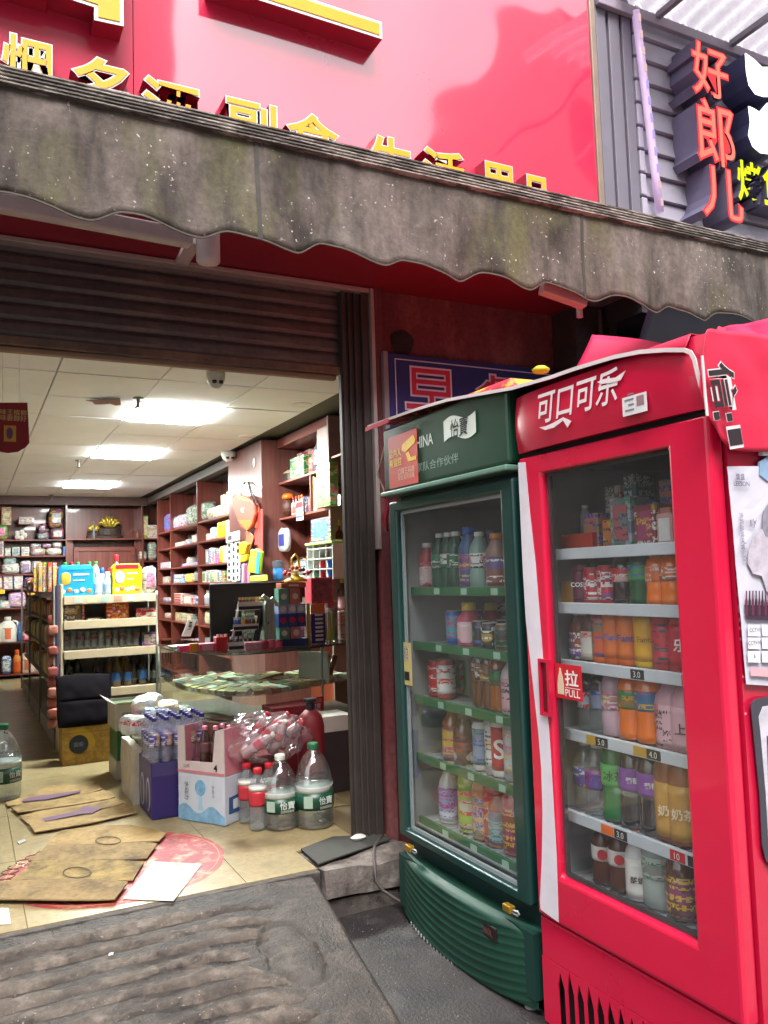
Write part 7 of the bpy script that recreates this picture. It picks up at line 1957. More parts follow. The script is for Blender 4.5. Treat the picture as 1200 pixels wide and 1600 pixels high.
# three tier lighter rack
LY = 4.80
def c_on(px, py, y=LY): return on(px, py, y=y)
t = thing('lighter_rack', 'white three tier wire rack of cigarette lighters on the counter', 'rack', (c_on(380, 1000).x, LY, CT))
RW = m('#b9b9b6', .35)
tiers = [(357, 399, 1004, 1014, LY), (364, 404, 976, 984, LY + .05), (372, 424, 941, 952, LY + .10)]
rk_z = []
for k, (px0, px1, py0, py1, y) in enumerate(tiers):
    p0, p1 = c_on(px0, py0, y), c_on(px1, py1, y)
    z1_, z0_ = p0.z, p1.z
    if k == 0: z0_ = max(z0_, CT + .002)
    rk_z.append((z0_, p0.x, p1.x, y))
    MB().box(p0.x, p1.x, y - .003, y, z0_, max(z1_, z0_ + .03)).build('tier_rail', RW, t)
    MB().box(p0.x + .002, p1.x - .002, y - .0045, y - .003, z0_ + .006, z0_ + .026).build('rail_print', C_BLK, t)
    MB().box(p0.x, p1.x, y, y + .06, z0_, z0_ + .004).build('tier_shelf', RW, t)
for px0, px1 in ((361, 374), (398, 414)):
    MB().bar(c_on(px0, 1010, LY + .06) , c_on(px1, 940, LY + .16), .012, .012).build('side_rail', RW, t)
MB().bar(c_on(399, 1008, LY + .03), c_on(410, 950, LY + .12), .018, .05).build('side_board', m('#23202c', .4), t)
LC = ['#8a1a20', '#b8202a', '#2c5cb0', '#2f7a34', '#c9b02a', '#5a2a84', '#b0602a', '#1c1c20', '#702024', '#8a8a8c']
n_l = 0
for k, (z0_, xa, xb, y) in enumerate(rk_z):
    cnt = (5, 6, 9)[k]
    for j in range(cnt):
        x = xa + .01 + (xb - xa - .02) * (j + .5) / cnt
        col = (('#1c1c20', '#4a1c20', '#1a1c24', '#3a1a1c', '#16161a'), ('#2c62b8', '#2450a0', '#c9b84a', '#b02438', '#6a4a2c', '#5a3a2a'), ('#7a1c24', '#842028', '#3f6a2c', '#4a7a34', '#b8402c', '#c9a84a', '#b06a2a', '#5a2c84', '#4a2a74'))[k][j]
        l = thing('lighter', '%s lighter from the monitor side in the %s tier of the rack' % (ORD[j], ('bottom', 'middle', 'top')[k]), 'lighter', (x, y + .025, z0_ + .005), 'lighters in the counter rack')
        MB().box(-.009, .009, -.006, .006, 0, .06).build('lighter_body', m(col, .3, coat=.4), l, world=False, bevel=.003)
        MB().box(-.008, .008, -.0055, .0055, .0605, .076).build('metal_cap', C_SIL if k != 2 else m('#c0a878', .3, metal=.6), l, world=False)
# gum tower
p0, p1 = c_on(414, 990, 4.83), c_on(429, 940, 4.87)
t = thing('gum_display', 'white and green chewing gum display stand beside the lighter rack', 'display', (p0.x, 4.85, CT))
MB().prism([c_on(414, 1000, 4.85), c_on(414, 945, 4.85), c_on(420, 934, 4.85), c_on(428, 940, 4.85), c_on(431, 985, 4.85), c_on(432, 1000, 4.85)], (0, .05, 0)).build('display_body', m('#8d9a8c', .4), t)
for q in ((411, 930, 418, 938), (424, 934, 434, 946)):
    MB().bar(c_on(q[0], q[1], 4.86), c_on(q[2], q[3], 4.86), .02, .02).build('gum_stick', m('#a8b49c', .4), t)
txt(t, 'lettering', 'DOUBLEMINT', c_on(420, 966, 4.849), -Z, X, C_BLK, w=abs(c_on(420, 945, 4.85).z - c_on(420, 988, 4.85).z), h=.03, off=.02)
txt(t, 'lettering', 'DOUBLEMINT', c_on(420, 966, 4.849), -Z, X, m('#b9c4b4', .5), w=abs(c_on(420, 945, 4.85).z - c_on(420, 988, 4.85).z), h=.024, off=-.004, lift=.003)
# stack of little boxes
BXY = 4.86
cols = [(435.5, 452, 453.5, 470), (435, 449.5, 450, 463.5, 464, 478)]
rows = [(1003, 981, (('#5a8a78', 'pale green'), ('#b0706a', 'salmon')), 2), (979, 959, (('#24407c', 'dark blue'), ('#24407c', 'dark blue'), ('#1f3a70', 'dark blue')), 3), (958, 945, (('#8a9ab4', 'white and blue'), ('#8a9ab4', 'white and blue'), ('#8496b4', 'white and blue')), 3), (944, 920, (('#5c8a7c', 'sea green'), ('#a8655c', 'brick pink')), 2)]
for r_, (pb, pt, cs, n) in enumerate(rows):
    z0_, z1_ = max(c_on(450, pb + 1, BXY).z, CT + .045), c_on(450, pt - 1, BXY).z
    for j, (cc, nm) in enumerate(cs):
        px0, px1 = (cols[0][2 * j], cols[0][2 * j + 1]) if n == 2 else (cols[1][2 * j], cols[1][2 * j + 1])
        t = carton('small_box', '%s small box, %s in the %s row of the stack on the counter' % (nm, ORD[j], ('bottom', 'second', 'third', 'top')[r_]), 'box', c_on(px0, 950, BXY).x + .001, c_on(px1, 950, BXY).x - .001, BXY, BXY + .08, z0_, z1_ - .001, m(cc, .35), 'y', None, group='small boxes stacked on the counter', bevel=.002)
        cx, cz_ = c_on((px0 + px1) / 2, 950, BXY).x, (z0_ + z1_) / 2
        MB().lathe([(.001, -.02), (.016, -.012), (.02, 0), (.016, .012), (.001, .02)], 12, (cx, BXY - .001, cz_), sy=.06).build('round_print', m('#c4c0b8', .4) if r_ != 1 else C_RED, t, smooth=True)
carton('blue_tray', 'dark blue tray under the stack of little boxes', 'tray', c_on(431, 1005, BXY - .02).x, c_on(482, 1005, BXY - .02).x, BXY - .02, BXY + .1, CT + .001, CT + .043, m('#1c3a6a', .4), 'y', None)
carton('red_box', 'reddish box on top of the stack under the lollipop stand', 'box', c_on(441, 912, BXY).x, c_on(480, 912, BXY).x, BXY + .02, BXY + .12, c_on(450, 919, BXY).z + .001, c_on(450, 911, BXY).z, m('#a85a40', .4), 'y', PAPERY, .3)
# lollipop stand
lz = c_on(450, 910, BXY).z + .002
lc_ = c_on(462, 905, BXY + .06)
t = thing('lollipop_stand', 'yellow lollipop stand with a looped handle and red lollies', 'stand', (lc_.x, BXY + .06, lz))
MB().lathe([(.001, 0), (.075, 0), (.07, .012), (.03, .035), (.012, .045), (.012, .07), (.001, .07)], 18).build('stand_base', C_YEL, t, world=False, smooth=True)
MB().tube([(-.02, 0, .06), (-.026, 0, .1), (-.022, 0, .15), (0, 0, .175), (.022, 0, .15), (.026, 0, .1), (.02, 0, .06)], .008, 8).build('loop_handle', C_YEL, t, world=False, smooth=True)
for k in range(16):
    a = k * 2.4
    rr = .06 + .02 * (k % 3)
    e = (rr * math.cos(a), rr * .7 * math.sin(a), .05 + .05 * ((k * 5) % 4) / 4)
    o = MB().tube([(0, 0, .045), e], .002, 4).build('lolly_stick', PAPERY, t, world=False)
    MB().lathe([(.001, -.013), (.010, -.008), (.013, 0), (.010, .008), (.001, .013)], 8, e).build('lolly', (C_RED, m('#a8203c', .3), m('#7a1c5c', .3), m('#c4402c', .3))[k % 4], o, world=False, smooth=True)
# blister card
p0, p1 = c_on(487, 1001, 4.88), c_on(508, 958, 4.88)
t = thing('blister_card', 'dark blue hanging card of small white batteries at the counter end', 'card', ((p0.x + p1.x) / 2, 4.88, CT))
MB().box(p0.x, p1.x, 4.88, 4.885, CT + .004, p1.z).build('card_sheet', m('#2a2468', .4), t)
MB().box(p0.x, p1.x, 4.88, 4.886, p1.z + .001, p1.z + .06).build('card_head', m('#b8683c', .4), t)
for k in range(7): MB().box(p0.x + .025, p1.x - .02, 4.866, 4.8795, CT + .02 + k * .026, CT + .034 + k * .026).build('blister_print', PAPERY, t, bevel=.003)
t = thing('clear_canister', 'clear plastic canister with green and orange tubes at the counter end', 'canister', (c_on(517, 985, 4.9).x, 4.92, CT + .001))
MB().lathe([(.001, 0), (.05, 0), (.05, .22), (.001, .22)], 16).build('canister_wall', pane((.8, .86, .78), 2, .02, .12), t, world=False, smooth=True)
for k in range(6): MB().tube([(.026 * math.cos(k), .026 * math.sin(k), .01), (.028 * math.cos(k), .028 * math.sin(k), .19)], .008, 6).build('sweet_tube', (m('#6a9a2c', .4), m('#c98a3c', .4), m('#8aac3c', .4))[k % 3], t, world=False)
t = thing('yellow_strip', 'thin yellow display strip beside the blue card', 'strip', (c_on(482, 985, 4.87).x, 4.87, CT + .001))
MB().box(c_on(480, 985, 4.87).x, c_on(485, 985, 4.87).x, 4.87, 4.876, CT + .001, CT + .26).build('strip_sheet', m('#a89a3c', .4), t)
carton('clear_red_case', 'clear case of red goods under the plastic drawers', 'case', c_on(487, 940, 5.0).x, c_on(521, 940, 5.0).x, 5.0, 5.12, CT + .25, CT + .42, m('#a8404a', .3, var=.5, scale=30), 'y', m('#7a4a54', .3, var=.6, scale=40), .1)
# cups, tins and packs at the front of the counter
for k, (px, c, h) in enumerate(((412, '#a82038', .055), (424, '#b02440', .055), (435, '#a82038', .05))):
    bottle('can', 'candy_tub', '%s small red candy tub in front of the boxes' % ORD[k], 'tub', (c_on(px, 1003, 4.76).x, 4.77, CT + .001), h, .028, m(c, .35), m('#b8506a', .4), PAPERY, 'red candy tubs on the counter', seg=12)
for k, (px, py) in enumerate(((388, 1000), (395, 1006), (402, 1000))):
    pouch('sweet_packet', '%s crinkled pinkish sweet packet by the lighter rack' % ORD[k], 'packet', (c_on(px, 1000, 4.74).x, 4.73, CT + .001), .028, .02, .026, m('#a8707c', .3, var=.5, scale=50), 'sweet packets on the counter', seed=k)
t = carton('red_lighter_box', 'red box of upright red lighters on the counter', 'box', c_on(338, 1005, 4.83).x, c_on(357, 1005, 4.83).x, 4.83, 4.90, CT + .001, CT + .085, m('#a81820', .35), 'y', None)
for k in range(6): MB().box(c_on(339.5 + k * 3, 1000, 4.83).x, c_on(341.2 + k * 3, 1000, 4.83).x, 4.835, 4.85, CT + .0855, CT + .10).build('lighter_top', C_RED if k % 2 else PAPERY, t)
carton('pink_box', 'low pink sweet box lying by the card stand', 'box', c_on(312, 1010, 4.86).x, c_on(337, 1010, 4.86).x, 4.86, 4.94, CT + .001, CT + .05, m('#b0506a', .35), 'y', m('#c48a94', .4))
carton('orange_box', 'small orange box beside the card stand', 'box', c_on(298, 1010, 4.88).x, c_on(310, 1010, 4.88).x, 4.88, 4.92, CT + .001, CT + .055, C_ORG, 'y', C_GOLD)
p = [c_on(284, 1002, 4.98), c_on(298, 1002, 4.98), c_on(307, 968, 5.04), c_on(294, 968, 5.04)]
t = thing('card_stand', 'tilted white price card in a pink stand on the counter', 'card stand', ((p[0].x + p[1].x) / 2, 4.98, CT))
MB().prism([p[0] + Vector((0, 0, .03)), p[1] + Vector((0, 0, .03)), p[2], p[3]], (0, .006, 0)).build('card_sheet', WHITE, t)
for k in range(4): MB().bar(p[3].lerp(p[0], .2 + .17 * k) + Vector((.015, -.002, .008)), p[2].lerp(p[1], .2 + .17 * k) + Vector((-.02, -.002, .008)), .004, .008).build('text_line', m('#5a5a60', .5), t)
MB().box(p[0].x - .02, p[1].x + .03, 4.95, 5.02, CT + .001, CT + .04).build('stand_foot', m('#b03a6a', .4), t, bevel=.004)
tag(MB().box(c_on(270, 1004, 5.3).x, c_on(330, 1004, 5.3).x, 5.3, 5.45, CT + .001, CT + .01).build('paper_sheet', PAPERY), 'white paper lying on the counter behind the card stand', 'paper')

# ================================================================== goods on the floor by the counter
# purple carton and a shrink wrapped pack of water on it
PUR = m('#2a2058', .4, var=.12); PURD = m('#1e1a44', .4)
t = thing('purple_carton', 'dark violet drinks carton on the floor under the wrapped water bottles', 'carton', (.95, 4.5, 0))
MB().box(.84, 1.06, 4.33, 4.66, .002, .28).build('body', PUR, t, bevel=.004)
for k in range(2):
    yy = 4.41 + k * .15
    MB().prism([(.8385, yy + .05 * math.cos(a), .11 + (.09 if math.sin(a) > 0 else .08) * math.sin(a)) for a in [i * math.pi / 10 for i in range(20)]], (-.0008, 0, 0)).build('arch_print', m('#a8a4c0', .4), t)
    MB().prism([(.837, yy + .03 * math.cos(a), .11 + .07 * math.sin(a)) for a in [i * math.pi / 10 for i in range(20)]], (-.0008, 0, 0)).build('bottle_print', m('#120e24', .4), t)
MB().box(.8392, .84, 4.335, 4.655, .215, .275).build('band_print', m('#3a3462', .4), t)
MB().box(.845, 1.055, 4.3292, 4.33, .215, .275).build('band_print', m('#3a3462', .4), t)
txt(t, 'lettering', '纯', (1.0, 4.33, .15), X, Z, m('#7a74a8', .4), w=.055, off=.0)
txt(t, 'lettering', '悦', (1.0, 4.33, .085), X, Z, m('#7a74a8', .4), w=.055, off=.0)
CAPP = m('#2a1f6a', .4); WBODY = pane((.86, .88, .94), 2.2, .02, .10, (.75, .76, .85)); WL = printed(m('#463c84', .35), 2, .008)
n = 0
for i in range(5):
    for j in range(4):
        n += 1
        bottle('water', 'water_bottle', 'purple capped water bottle, %s across and %s back in the wrapped pack' % (ORD[i], ORD[j]), 'bottle', (.862 + i * .062, 4.36 + j * .062, .282), .225, .03, WBODY, WL, CAPP, 'purple capped bottles in the wrapped pack', seg=12)
# white wrapped packs behind it
for k, (px, py, y, zz, w_, h_) in enumerate(((212, 1120, 4.78, .36, .15, .10), (243, 1112, 4.80, .40, .13, .09), (262, 1106, 4.86, .42, .12, .09), (285, 1108, 4.84, .38, .12, .09), (232, 1104, 4.95, .46, .15, .08))):
    x = on(px, py, y=y).x
    t = thing('wrapped_pack', '%s film wrapped white paper pack heaped behind the purple capped bottles' % ORD[k], 'packet', (x, y, zz))
    b = MB().grid(18, 12, lambda u, v, s_=k: (lambda a, e: (w_ / 2 * max(-1, min(1, 1.35 * math.cos(e) * math.cos(a))) * (1 + .05 * noise.noise(Vector((a * 2, e * 3, s_)))), .08 * max(-1, min(1, 1.35 * math.cos(e) * math.sin(a))), h_ / 2 + h_ / 2 * max(-1, min(1, 1.5 * math.sin(e))) + .008 * noise.noise(Vector((a * 3, e * 5, s_ + 4)))))(u * 2 * math.pi, (v - .5) * math.pi))
    b.build('wrapper', printed(m('#b6bab8', .2, coat=.6), k, .016), t, world=False, closed=False)
    t.rotation_euler = (.05 * k, .12 - .06 * k, .3 - .2 * k)
carton('pale_carton', 'pale carton standing under the film wrapped paper packs', 'carton', .87, 1.2, 4.72, 5.05, .002, .355, printed(m('#a09684', .5), 3, .02), 'y', None)
tag(rough_block(.815, .86, 4.68, 5.1, .002, .3, 8, .01).build('white_sack', m('#b0a898', .5, var=.3, scale=10), smooth=True), 'crumpled whitish sack standing between the violet carton and the white carton', 'sack')
# white and green cartons
c0 = on(181, 1182, y=5.35)
t = carton('green_carton', 'green drinks carton under the open white one', 'carton', c0.x, c0.x + .26, 5.3, 5.6, .12, .30, m('#1c5c2c', .4), 'y', None)
txt(t, 'lettering', '绿', (c0.x + .06, 5.3, .22), X, Z, m('#9ab09c', .4), w=.06)
carton('pale_carton', 'pale carton on the floor under the green one', 'carton', c0.x - .005, c0.x + .25, 5.31, 5.6, .002, .118, m('#a8a090', .5), 'y', None)
t = thing('open_carton', 'open white carton with loose flaps on top of the green one', 'carton', (c0.x + .13, 5.45, .302))
b = MB()
x0, x1, y0, y1, z0, z1 = c0.x - .01, c0.x + .27, 5.29, 5.6, .302, .46
b.box(x0, x1, y0, y0 + .005, z0, z1).box(x0, x1, y1 - .005, y1, z0, z1).box(x0, x0 + .005, y0 + .005, y1 - .005, z0, z1).box(x1 - .005, x1, y0 + .005, y1 - .005, z0, z1).box(x0 + .005, x1 - .005, y0 + .005, y1 - .005, z0, z0 + .006)
b.build('body', m('#b5b0a6', .5), t)
MB().prism([(x0, y0, z1), (x1, y0, z1), (x1 - .01, y0 - .06, z1 + .015), (x0 + .01, y0 - .06, z1 + .015)], (0, 0, .004)).build('flap', m('#b5b0a6', .5), t)
MB().prism([(x0, y0, z1), (x0, y1, z1), (x0 - .05, y1, z1 + .03), (x0 - .05, y0, z1 + .03)], (0, 0, .004)).build('flap', m('#aaa59a', .5), t)
MB().box(x0 + .04, x0 + .11, y0 - .001, y0, .36, .41).build('print_panel', m('#8a8278', .5), t)
MB().box(x0 + .006, x1 - .006, y0 + .006, y1 - .006, .44, .445).build('inner_sheet', m('#4a5a40', .6, var=.4, scale=30), t)
# pale blue carton and the open pink one on it (turned on the floor)
A, B_, D_ = Vector((.965, 4.285, 0)), Vector((1.133, 4.028, 0)), Vector((1.25, 4.155, 0))
ux = (B_ - A).normalized()
uy = Vector((-ux.y, ux.x, 0))
LX, LYD = (B_ - A).length, .19
def R3(a, b, c): return A + ux * a + uy * b + Z * c
def rbox(mb, a0, a1, b0, b1, c0, c1):
    return mb.obox(R3((a0 + a1) / 2, (b0 + b1) / 2, (c0 + c1) / 2), ux * (a1 - a0) / 2, uy * (b1 - b0) / 2, Z * (c1 - c0) / 2)
t = thing('blue_white_carton', 'white and pale blue water carton on the floor', 'carton', R3(LX / 2, LYD / 2, .001))
rbox(MB(), 0, LX, 0, LYD, .002, .235).build('body', m('#aeb6c0', .45, var=.06), t, bevel=.004)
MB().prism([R3(.001, -.001, .004)] + [R3(LX * k / 12, -.001, .065 + .022 * math.sin(k * .9)) for k in range(13)] + [R3(LX - .001, -.001, .004)], -uy * -.0006).build('wave_print', m('#6d93ae', .45, var=.3, scale=20), t)
MB().prism([R3(.15 + .035 * math.cos(a), -.0015, .17 + .04 * math.sin(a)) for a in [i * math.pi / 10 for i in range(20)]], uy * .0006).build('drop_print', m('#6a9ab8', .45, var=.4, scale=30), t)
MB().prism([R3(.135, -.0012, .06), R3(.165, -.0012, .06), R3(.16, -.0012, .13), R3(.14, -.0012, .13)], uy * .0006).build('bottle_print', m('#8fb0c4', .45), t)
txt(t, 'lettering', '水动力', R3(.06, -.001, .15), -Z, ux, m('#3a3a48', .4), w=.09)
txt(t, 'lettering', '水动力', R3(.235, -.001, .16), -Z, ux, m('#5a6a7c', .4), w=.06)
MB().prism([R3(LX + .001, .03, .05), R3(LX + .001, LYD - .02, .05), R3(LX + .001, LYD - .02, .14), R3(LX + .001, .03, .13)], ux * .0006).build('side_print', m('#2f4a7c', .45), t)
MB().prism([R3(LX + .0018, .06, .07), R3(LX + .0018, .11, .07), R3(LX + .0018, .11, .12), R3(LX + .0018, .06, .115)], ux * .0006).build('print_panel', m('#c0c4cc', .45), t)
t = thing('pink_carton', 'open pink and white carton with dark drink bottles on the pale blue one', 'carton', R3(LX / 2, LYD / 2, .237))
PK, PKW = m('#b8707c', .45), m('#b9aeac', .5)
b = MB()
h = .235
b.prism([R3(0, 0, .237), R3(LX, 0, .237), R3(LX, 0, .237 + h), R3(LX - .055, 0, .237 + h * .93), R3(LX - .075, 0, .30), R3(.05, 0, .295), R3(.045, 0, .237 + h), R3(0, 0, .237 + h * .96)], uy * .006)
b.build('front_wall', PKW, t)
rbox(MB(), LX - .006, LX, .0065, LYD, .237, .237 + h * .98).build('side_wall', PK, t)
rbox(MB(), 0, .006, .0065, LYD, .237, .237 + h * .95).build('side_wall', PK, t)
rbox(MB(), .0065, LX - .0065, LYD - .006, LYD, .237, .237 + h * .95).build('back_wall', m('#6a4a3c', .6), t)
rbox(MB(), .0065, LX - .0065, .0065, LYD - .0065, .237, .243).build('floor_sheet', m('#5a4034', .7), t)
rbox(MB(), .0, LX, -.0012, -.0002, .240, .252).build('pink_print', PK, t)
txt(t, 'lettering', '4', R3(LX - .055, -.001, .275), ux, Z, C_BLK, h=.035, off=.02)
txt(t, 'lettering', '饮料', R3(.06, -.001, .272), ux, Z, m('#7a5a5c', .5), h=.02)
for k, (a, b_) in enumerate(((.13, .06), (.185, .08), (.175, .14), (.24, .12))):
    p = R3(a, b_, .244)
    bottle('soda', 'drink_bottle', '%s dark drink bottle with a pink cap in the open pink carton' % ORD[k], 'bottle', p, .22, .028, m('#3a2420', .15, coat=.5), m('#5a3a3c', .4), C_PNK, 'bottles in the pink carton', seg=14)
# red labelled clear bottles
REDLAB = m('#a82a34', .35)
for k, (px, py) in enumerate(((387, 1285), (404, 1296), (422, 1285))):
    p = on(px, py, z=0)
    t = bottle('soda', 'soda_bottle', '%s clear bottle with a red and white label beside the pale blue carton' % ORD[k], 'bottle', p, .29, .044, PET, REDLAB, C_RED, 'red labelled clear bottles on the floor', seg=18)
    MB().lathe([(.0447, .188), (.0449, .208)], 18).build('white_stripe', PAPERY, t, world=False, smooth=True)
# clear bag of red capped bottles above them
def film_bag(c, r, hz, mat, seed):
    n, k = 64, 36
    def pt(u, v):
        a, b = u * 2 * math.pi, (v - .5) * math.pi
        x, y, z = math.cos(b) * math.cos(a), math.cos(b) * math.sin(a), math.sin(b)
        d = 1 + .22 * noise.noise(Vector((x * 2 + seed, y * 2, z * 2))) + .12 * noise.noise(Vector((x * 6, y * 6 + seed, z * 6))) - .10 * abs(noise.noise(Vector((x * 9, y * 9 + seed, z * 5))))
        return (c[0] + r[0] * x * d, c[1] + r[1] * y * d, c[2] + r[2] * z * d)
    return MB().grid(n, k, pt)
bc = Vector((1.37, 4.10, .39))
t = thing('clear_bag', 'clear plastic bag of red labelled bottles lying against the counter', 'bag', bc)
film_bag(bc, (.24, .13, .125), .1, None, 2).build('bag_film', pane((.95, .90, .91), 4.5, .1, .09, (.8, .62, .66)), t, closed=False, smooth=True)
for k in range(8):
    p = bc + Vector((-.13 + .05 * (k % 6), -.04 + .05 * (k // 4), -.07 + .035 * (k % 3)))
    o = bottle('soda', 'soda_bottle', '%s bottle with a red label inside the clear bag' % ORD[k], 'bottle', p, .19, .028, m('#a89498', .2, coat=.4), REDLAB if k % 2 else m('#b8485c', .35), C_RED if k % 3 else PAPERY, 'bottles inside the clear bag', seg=12)
    o.rotation_euler = (random.uniform(-.5, .5), random.uniform(.2, 1.1), 0)
tag(rough_block(1.28, 1.5, 4.14, 4.28, .002, .29, 4, .006).build('red_carton', m('#8a3038', .45)), 'dull red carton under the clear bag of bottles', 'carton')
# big water bottles
WGREEN = m('#14402e', .35, var=.1)
def big_water(loc, h, r, capm, label, grp='large water bottles with green labels', seed=0):
    t = thing('large_water_bottle', label, 'water bottle', loc, grp)
    pr = [(.001, .006), (.6, .0), (.86, .004), (.97, .03), (1, .08)]
    for k in range(1, 10): pr.append((1 - (.035 if k % 2 else 0), .08 + .018 * k * .8))
    pr += [(1, .22), (1, .42), (.94, .47), (1, .50), (1, .53), (.93, .57), (.9, .62), (.82, .70), (.66, .79), (.45, .86), (.3, .90), (.25, .92), (.25, .945)]
    MB().lathe([(q * r, z * h) for q, z in pr], 28).build('bottle_body', pane((.93, .95, .95), 4.5, .03, .03, (.72, .78, .75)), t, world=False, smooth=True)
    MB().lathe([(q * r * .965, z * h) for q, z in [(.001, .012)] + pr[3:16] + [(.93, .57), (.9, .60), (.001, .601)]], 24).build('water_fill', pane((.86, .91, .90), 2.0, .0, .02, (.6, .68, .64)), t, world=False, smooth=True)
    MB().lathe([(r * 1.012, h * .235), (r * 1.012, h * .435)], 28).build('label_band', WGREEN, t, world=False, smooth=True)
    MB().lathe([(r * 1.008, h * .437), (r * .95, h * .475), (r * 1.008, h * .505)], 28).build('white_band', m('#b9beb8', .35), t, world=False, smooth=True)
    MB().lathe([(r * .27, h * .925), (r * .29, h * .93), (r * .29, h * .985), (r * .25, h), (.001, h)], 16).build('cap', capm, t, world=False)
    nv = Vector((-loc[0], -loc[1], 0)).normalized()
    for s_, da, w_, mt in (('怡寶', .35 + seed, .075, m('#c4ccc4', .4)), ('饮用纯净水', .35 + seed, .07, m('#a8b4a8', .4))):
        n2 = Matrix.Rotation(da, 3, 'Z') @ nv
        txt(t, 'lettering', s_, n2 * (r * 1.03) + Vector((0, 0, h * (.35 if s_ == '怡寶' else .27))), Vector((-n2.y, n2.x, 0)), Z, mt, w=w_, world=False, off=.01)
    n2 = Matrix.Rotation(-.55 + seed, 3, 'Z') @ nv
    uu = Vector((-n2.y, n2.x, 0))
    MB().obox(n2 * (r * 1.02) + Vector((0, 0, h * .335)), uu * .022, Z * h * .07, n2 * .001).build('print_panel', m('#8fa496', .4), t, world=False)
    MB().tube([Vector((r * .25 * math.cos(a), r * .25 * math.sin(a), h * .93)) for a in (0, 1)] + [Vector((0, -r * .55, h * .90)), Vector((r * .2, -r * .5, h * .88))], .003, 5).build('carry_handle', m('#1d2a24', .4), t, world=False)
    return t
p = on(445, 1296, z=0); big_water((p.x, p.y + .05, .001), .345, .088, PAPERY, 'large clear water bottle with a green label and a white cap')
p = on(498, 1294, z=0); big_water((p.x, p.y + .05, .001), .395, .094, m('#1c5c3c', .4), 'large clear water bottle with a green label and a green cap', seed=.25)
p = on(6, 1252, z=0); big_water((p.x - .0, p.y + .06, .001), .42, .095, m('#1c5c3c', .4), 'large clear water bottle standing alone at the far side of the cardboard', seed=.3)
# red gas bottle and dark goods in the corner by the rail
t = thing('red_cylinder', 'red cylinder with a dark top standing by the shutter rail', 'cylinder', (1.63, 4.12, .001))
MB().lathe([(.001, 0), (.068, 0), (.072, .01), (.072, .42), (.06, .47), (.03, .5), (.001, .5)], 20).build('cylinder_body', m('#6a141c', .6), t, world=False, smooth=True)
MB().lathe([(.001, .5), (.022, .5), (.022, .54), (.035, .545), (.035, .56), (.001, .56)], 12).build('valve', C_BLK, t, world=False)
carton('red_carton', 'dark red carton against the counter behind the water bottles', 'carton', 1.52, 1.78, 4.42, 4.6, .002, .48, m('#6a1822', .45), 'y', None)
carton('white_box', 'white topped dark box beside the shutter rail', 'box', 1.72, 1.95, 4.3, 4.5, .002, .42, m('#3a3436', .5), 'y', None, lid=PAPERY)

# ================================================================== on the shop floor
DECR, DECW = stained('#8f3238', '#7a2a30', '#a88c74', rough=.55, s1=4, s2=11, bump=.05), m('#b0a890', .5)
dc = Vector((.575, 3.745, 0)); DR = .455
t = thing('floor_sticker', 'worn red and cream round sticker on the floor tiles', 'floor sticker', dc)
def ring(r0, r1, a0, a1, z, nm, mt, n=48):
    vs = []
    for k in range(n + 1):
        a = a0 + (a1 - a0) * k / n
        w_ = 1 + .006 * noise.noise(Vector((a * 4, r0, 0)))
        vs += [(dc.x + r0 * math.cos(a), dc.y + r0 * math.sin(a), z), (dc.x + r1 * w_ * math.cos(a), dc.y + r1 * w_ * math.sin(a), z)]
    b = MB().add(vs, [(2 * k, 2 * k + 1, 2 * k + 3, 2 * k + 2) for k in range(n)])
    return b.build(nm, mt, t, closed=False)
ring(.001, DR, 0, 2 * math.pi, .0012, 'sticker_disc', DECR, 72)
ring(DR - .024, DR - .02, 0, 2 * math.pi, .0024, 'ring_line', m('#b8803c', .5), 72)
for k in range(9):
    a = 2.2 + k * .14
    q = dc + Vector((math.cos(a), math.sin(a), 0)) * (DR - .02)
    MB().tube([q + Vector((.035 * math.cos(b), .028 * math.sin(b), .003)) for b in [i * math.pi / 6 for i in range(13)]], .002, 4).build('scroll_print', m('#5a3a24', .6), t)
b = [on(px, py, z=.0036) for px, py in ((238, 1346), (316, 1350), (271, 1408), (192, 1405))]
MB().prism(b, (0, 0, .001)).build('white_print', stained('#a8a49c', '#94908a', '#7a7670', rough=.6, s1=5, s2=12, bump=.05), t)
txt(t, 'lettering', '欢迎光临', dc + Vector((-.27, .16, .0026)), Vector((.75, -.66, 0)), Vector((.66, .75, 0)), m('#b89a80', .6), w=.3, off=.01)
tag(MB().prism([on(px, py, z=.002) for px, py in ((-20, 1420), (13, 1420), (17, 1444), (-20, 1446))], (0, 0, .003)).build('white_card', PAPERY), 'white card lying at the edge of the doorway floor', 'card')
tag(MB().prism([on(px, py, z=.001) for px, py in ((26, 1316), (38, 1312), (41, 1315), (30, 1320))], (0, 0, .004)).build('foil_scrap', m('#b4b4b4', .3, metal=.3)), 'small white foil scrap on the floor beside the round sticker', 'litter')
def flap_sheet(px_pts, base, nm, par, seed, mat=CARD):
    top = [Vector(p) for p in px_pts]
    P = [on(x / 4.615, 1100 + y / 4.615, z=0) for x, y in px_pts]
    vs = []
    for i, p in enumerate(P):
        lift = .006 + .012 * max(-.4, noise.noise(Vector((p.x * 9 + seed, p.y * 9, 0))))
        vs.append(Vector((p.x, p.y, base + lift)))
    return MB().prism(vs, (0, 0, .005)).build(nm, mat, par)
CARD2 = stained('#776340', '#665334', '#4a3c26', rough=.9, s1=3, s2=7, lo=.4, hi=.6, bump=.12)
CARD3 = stained('#6a5834', '#857040', '#493d26', rough=.9, s1=4, s2=6, lo=.4, hi=.6, bump=.12)
t = thing('flattened_carton', 'flattened cardboard carton with faded purple print by the violet carton', 'cardboard', on(110, 1265, z=0))
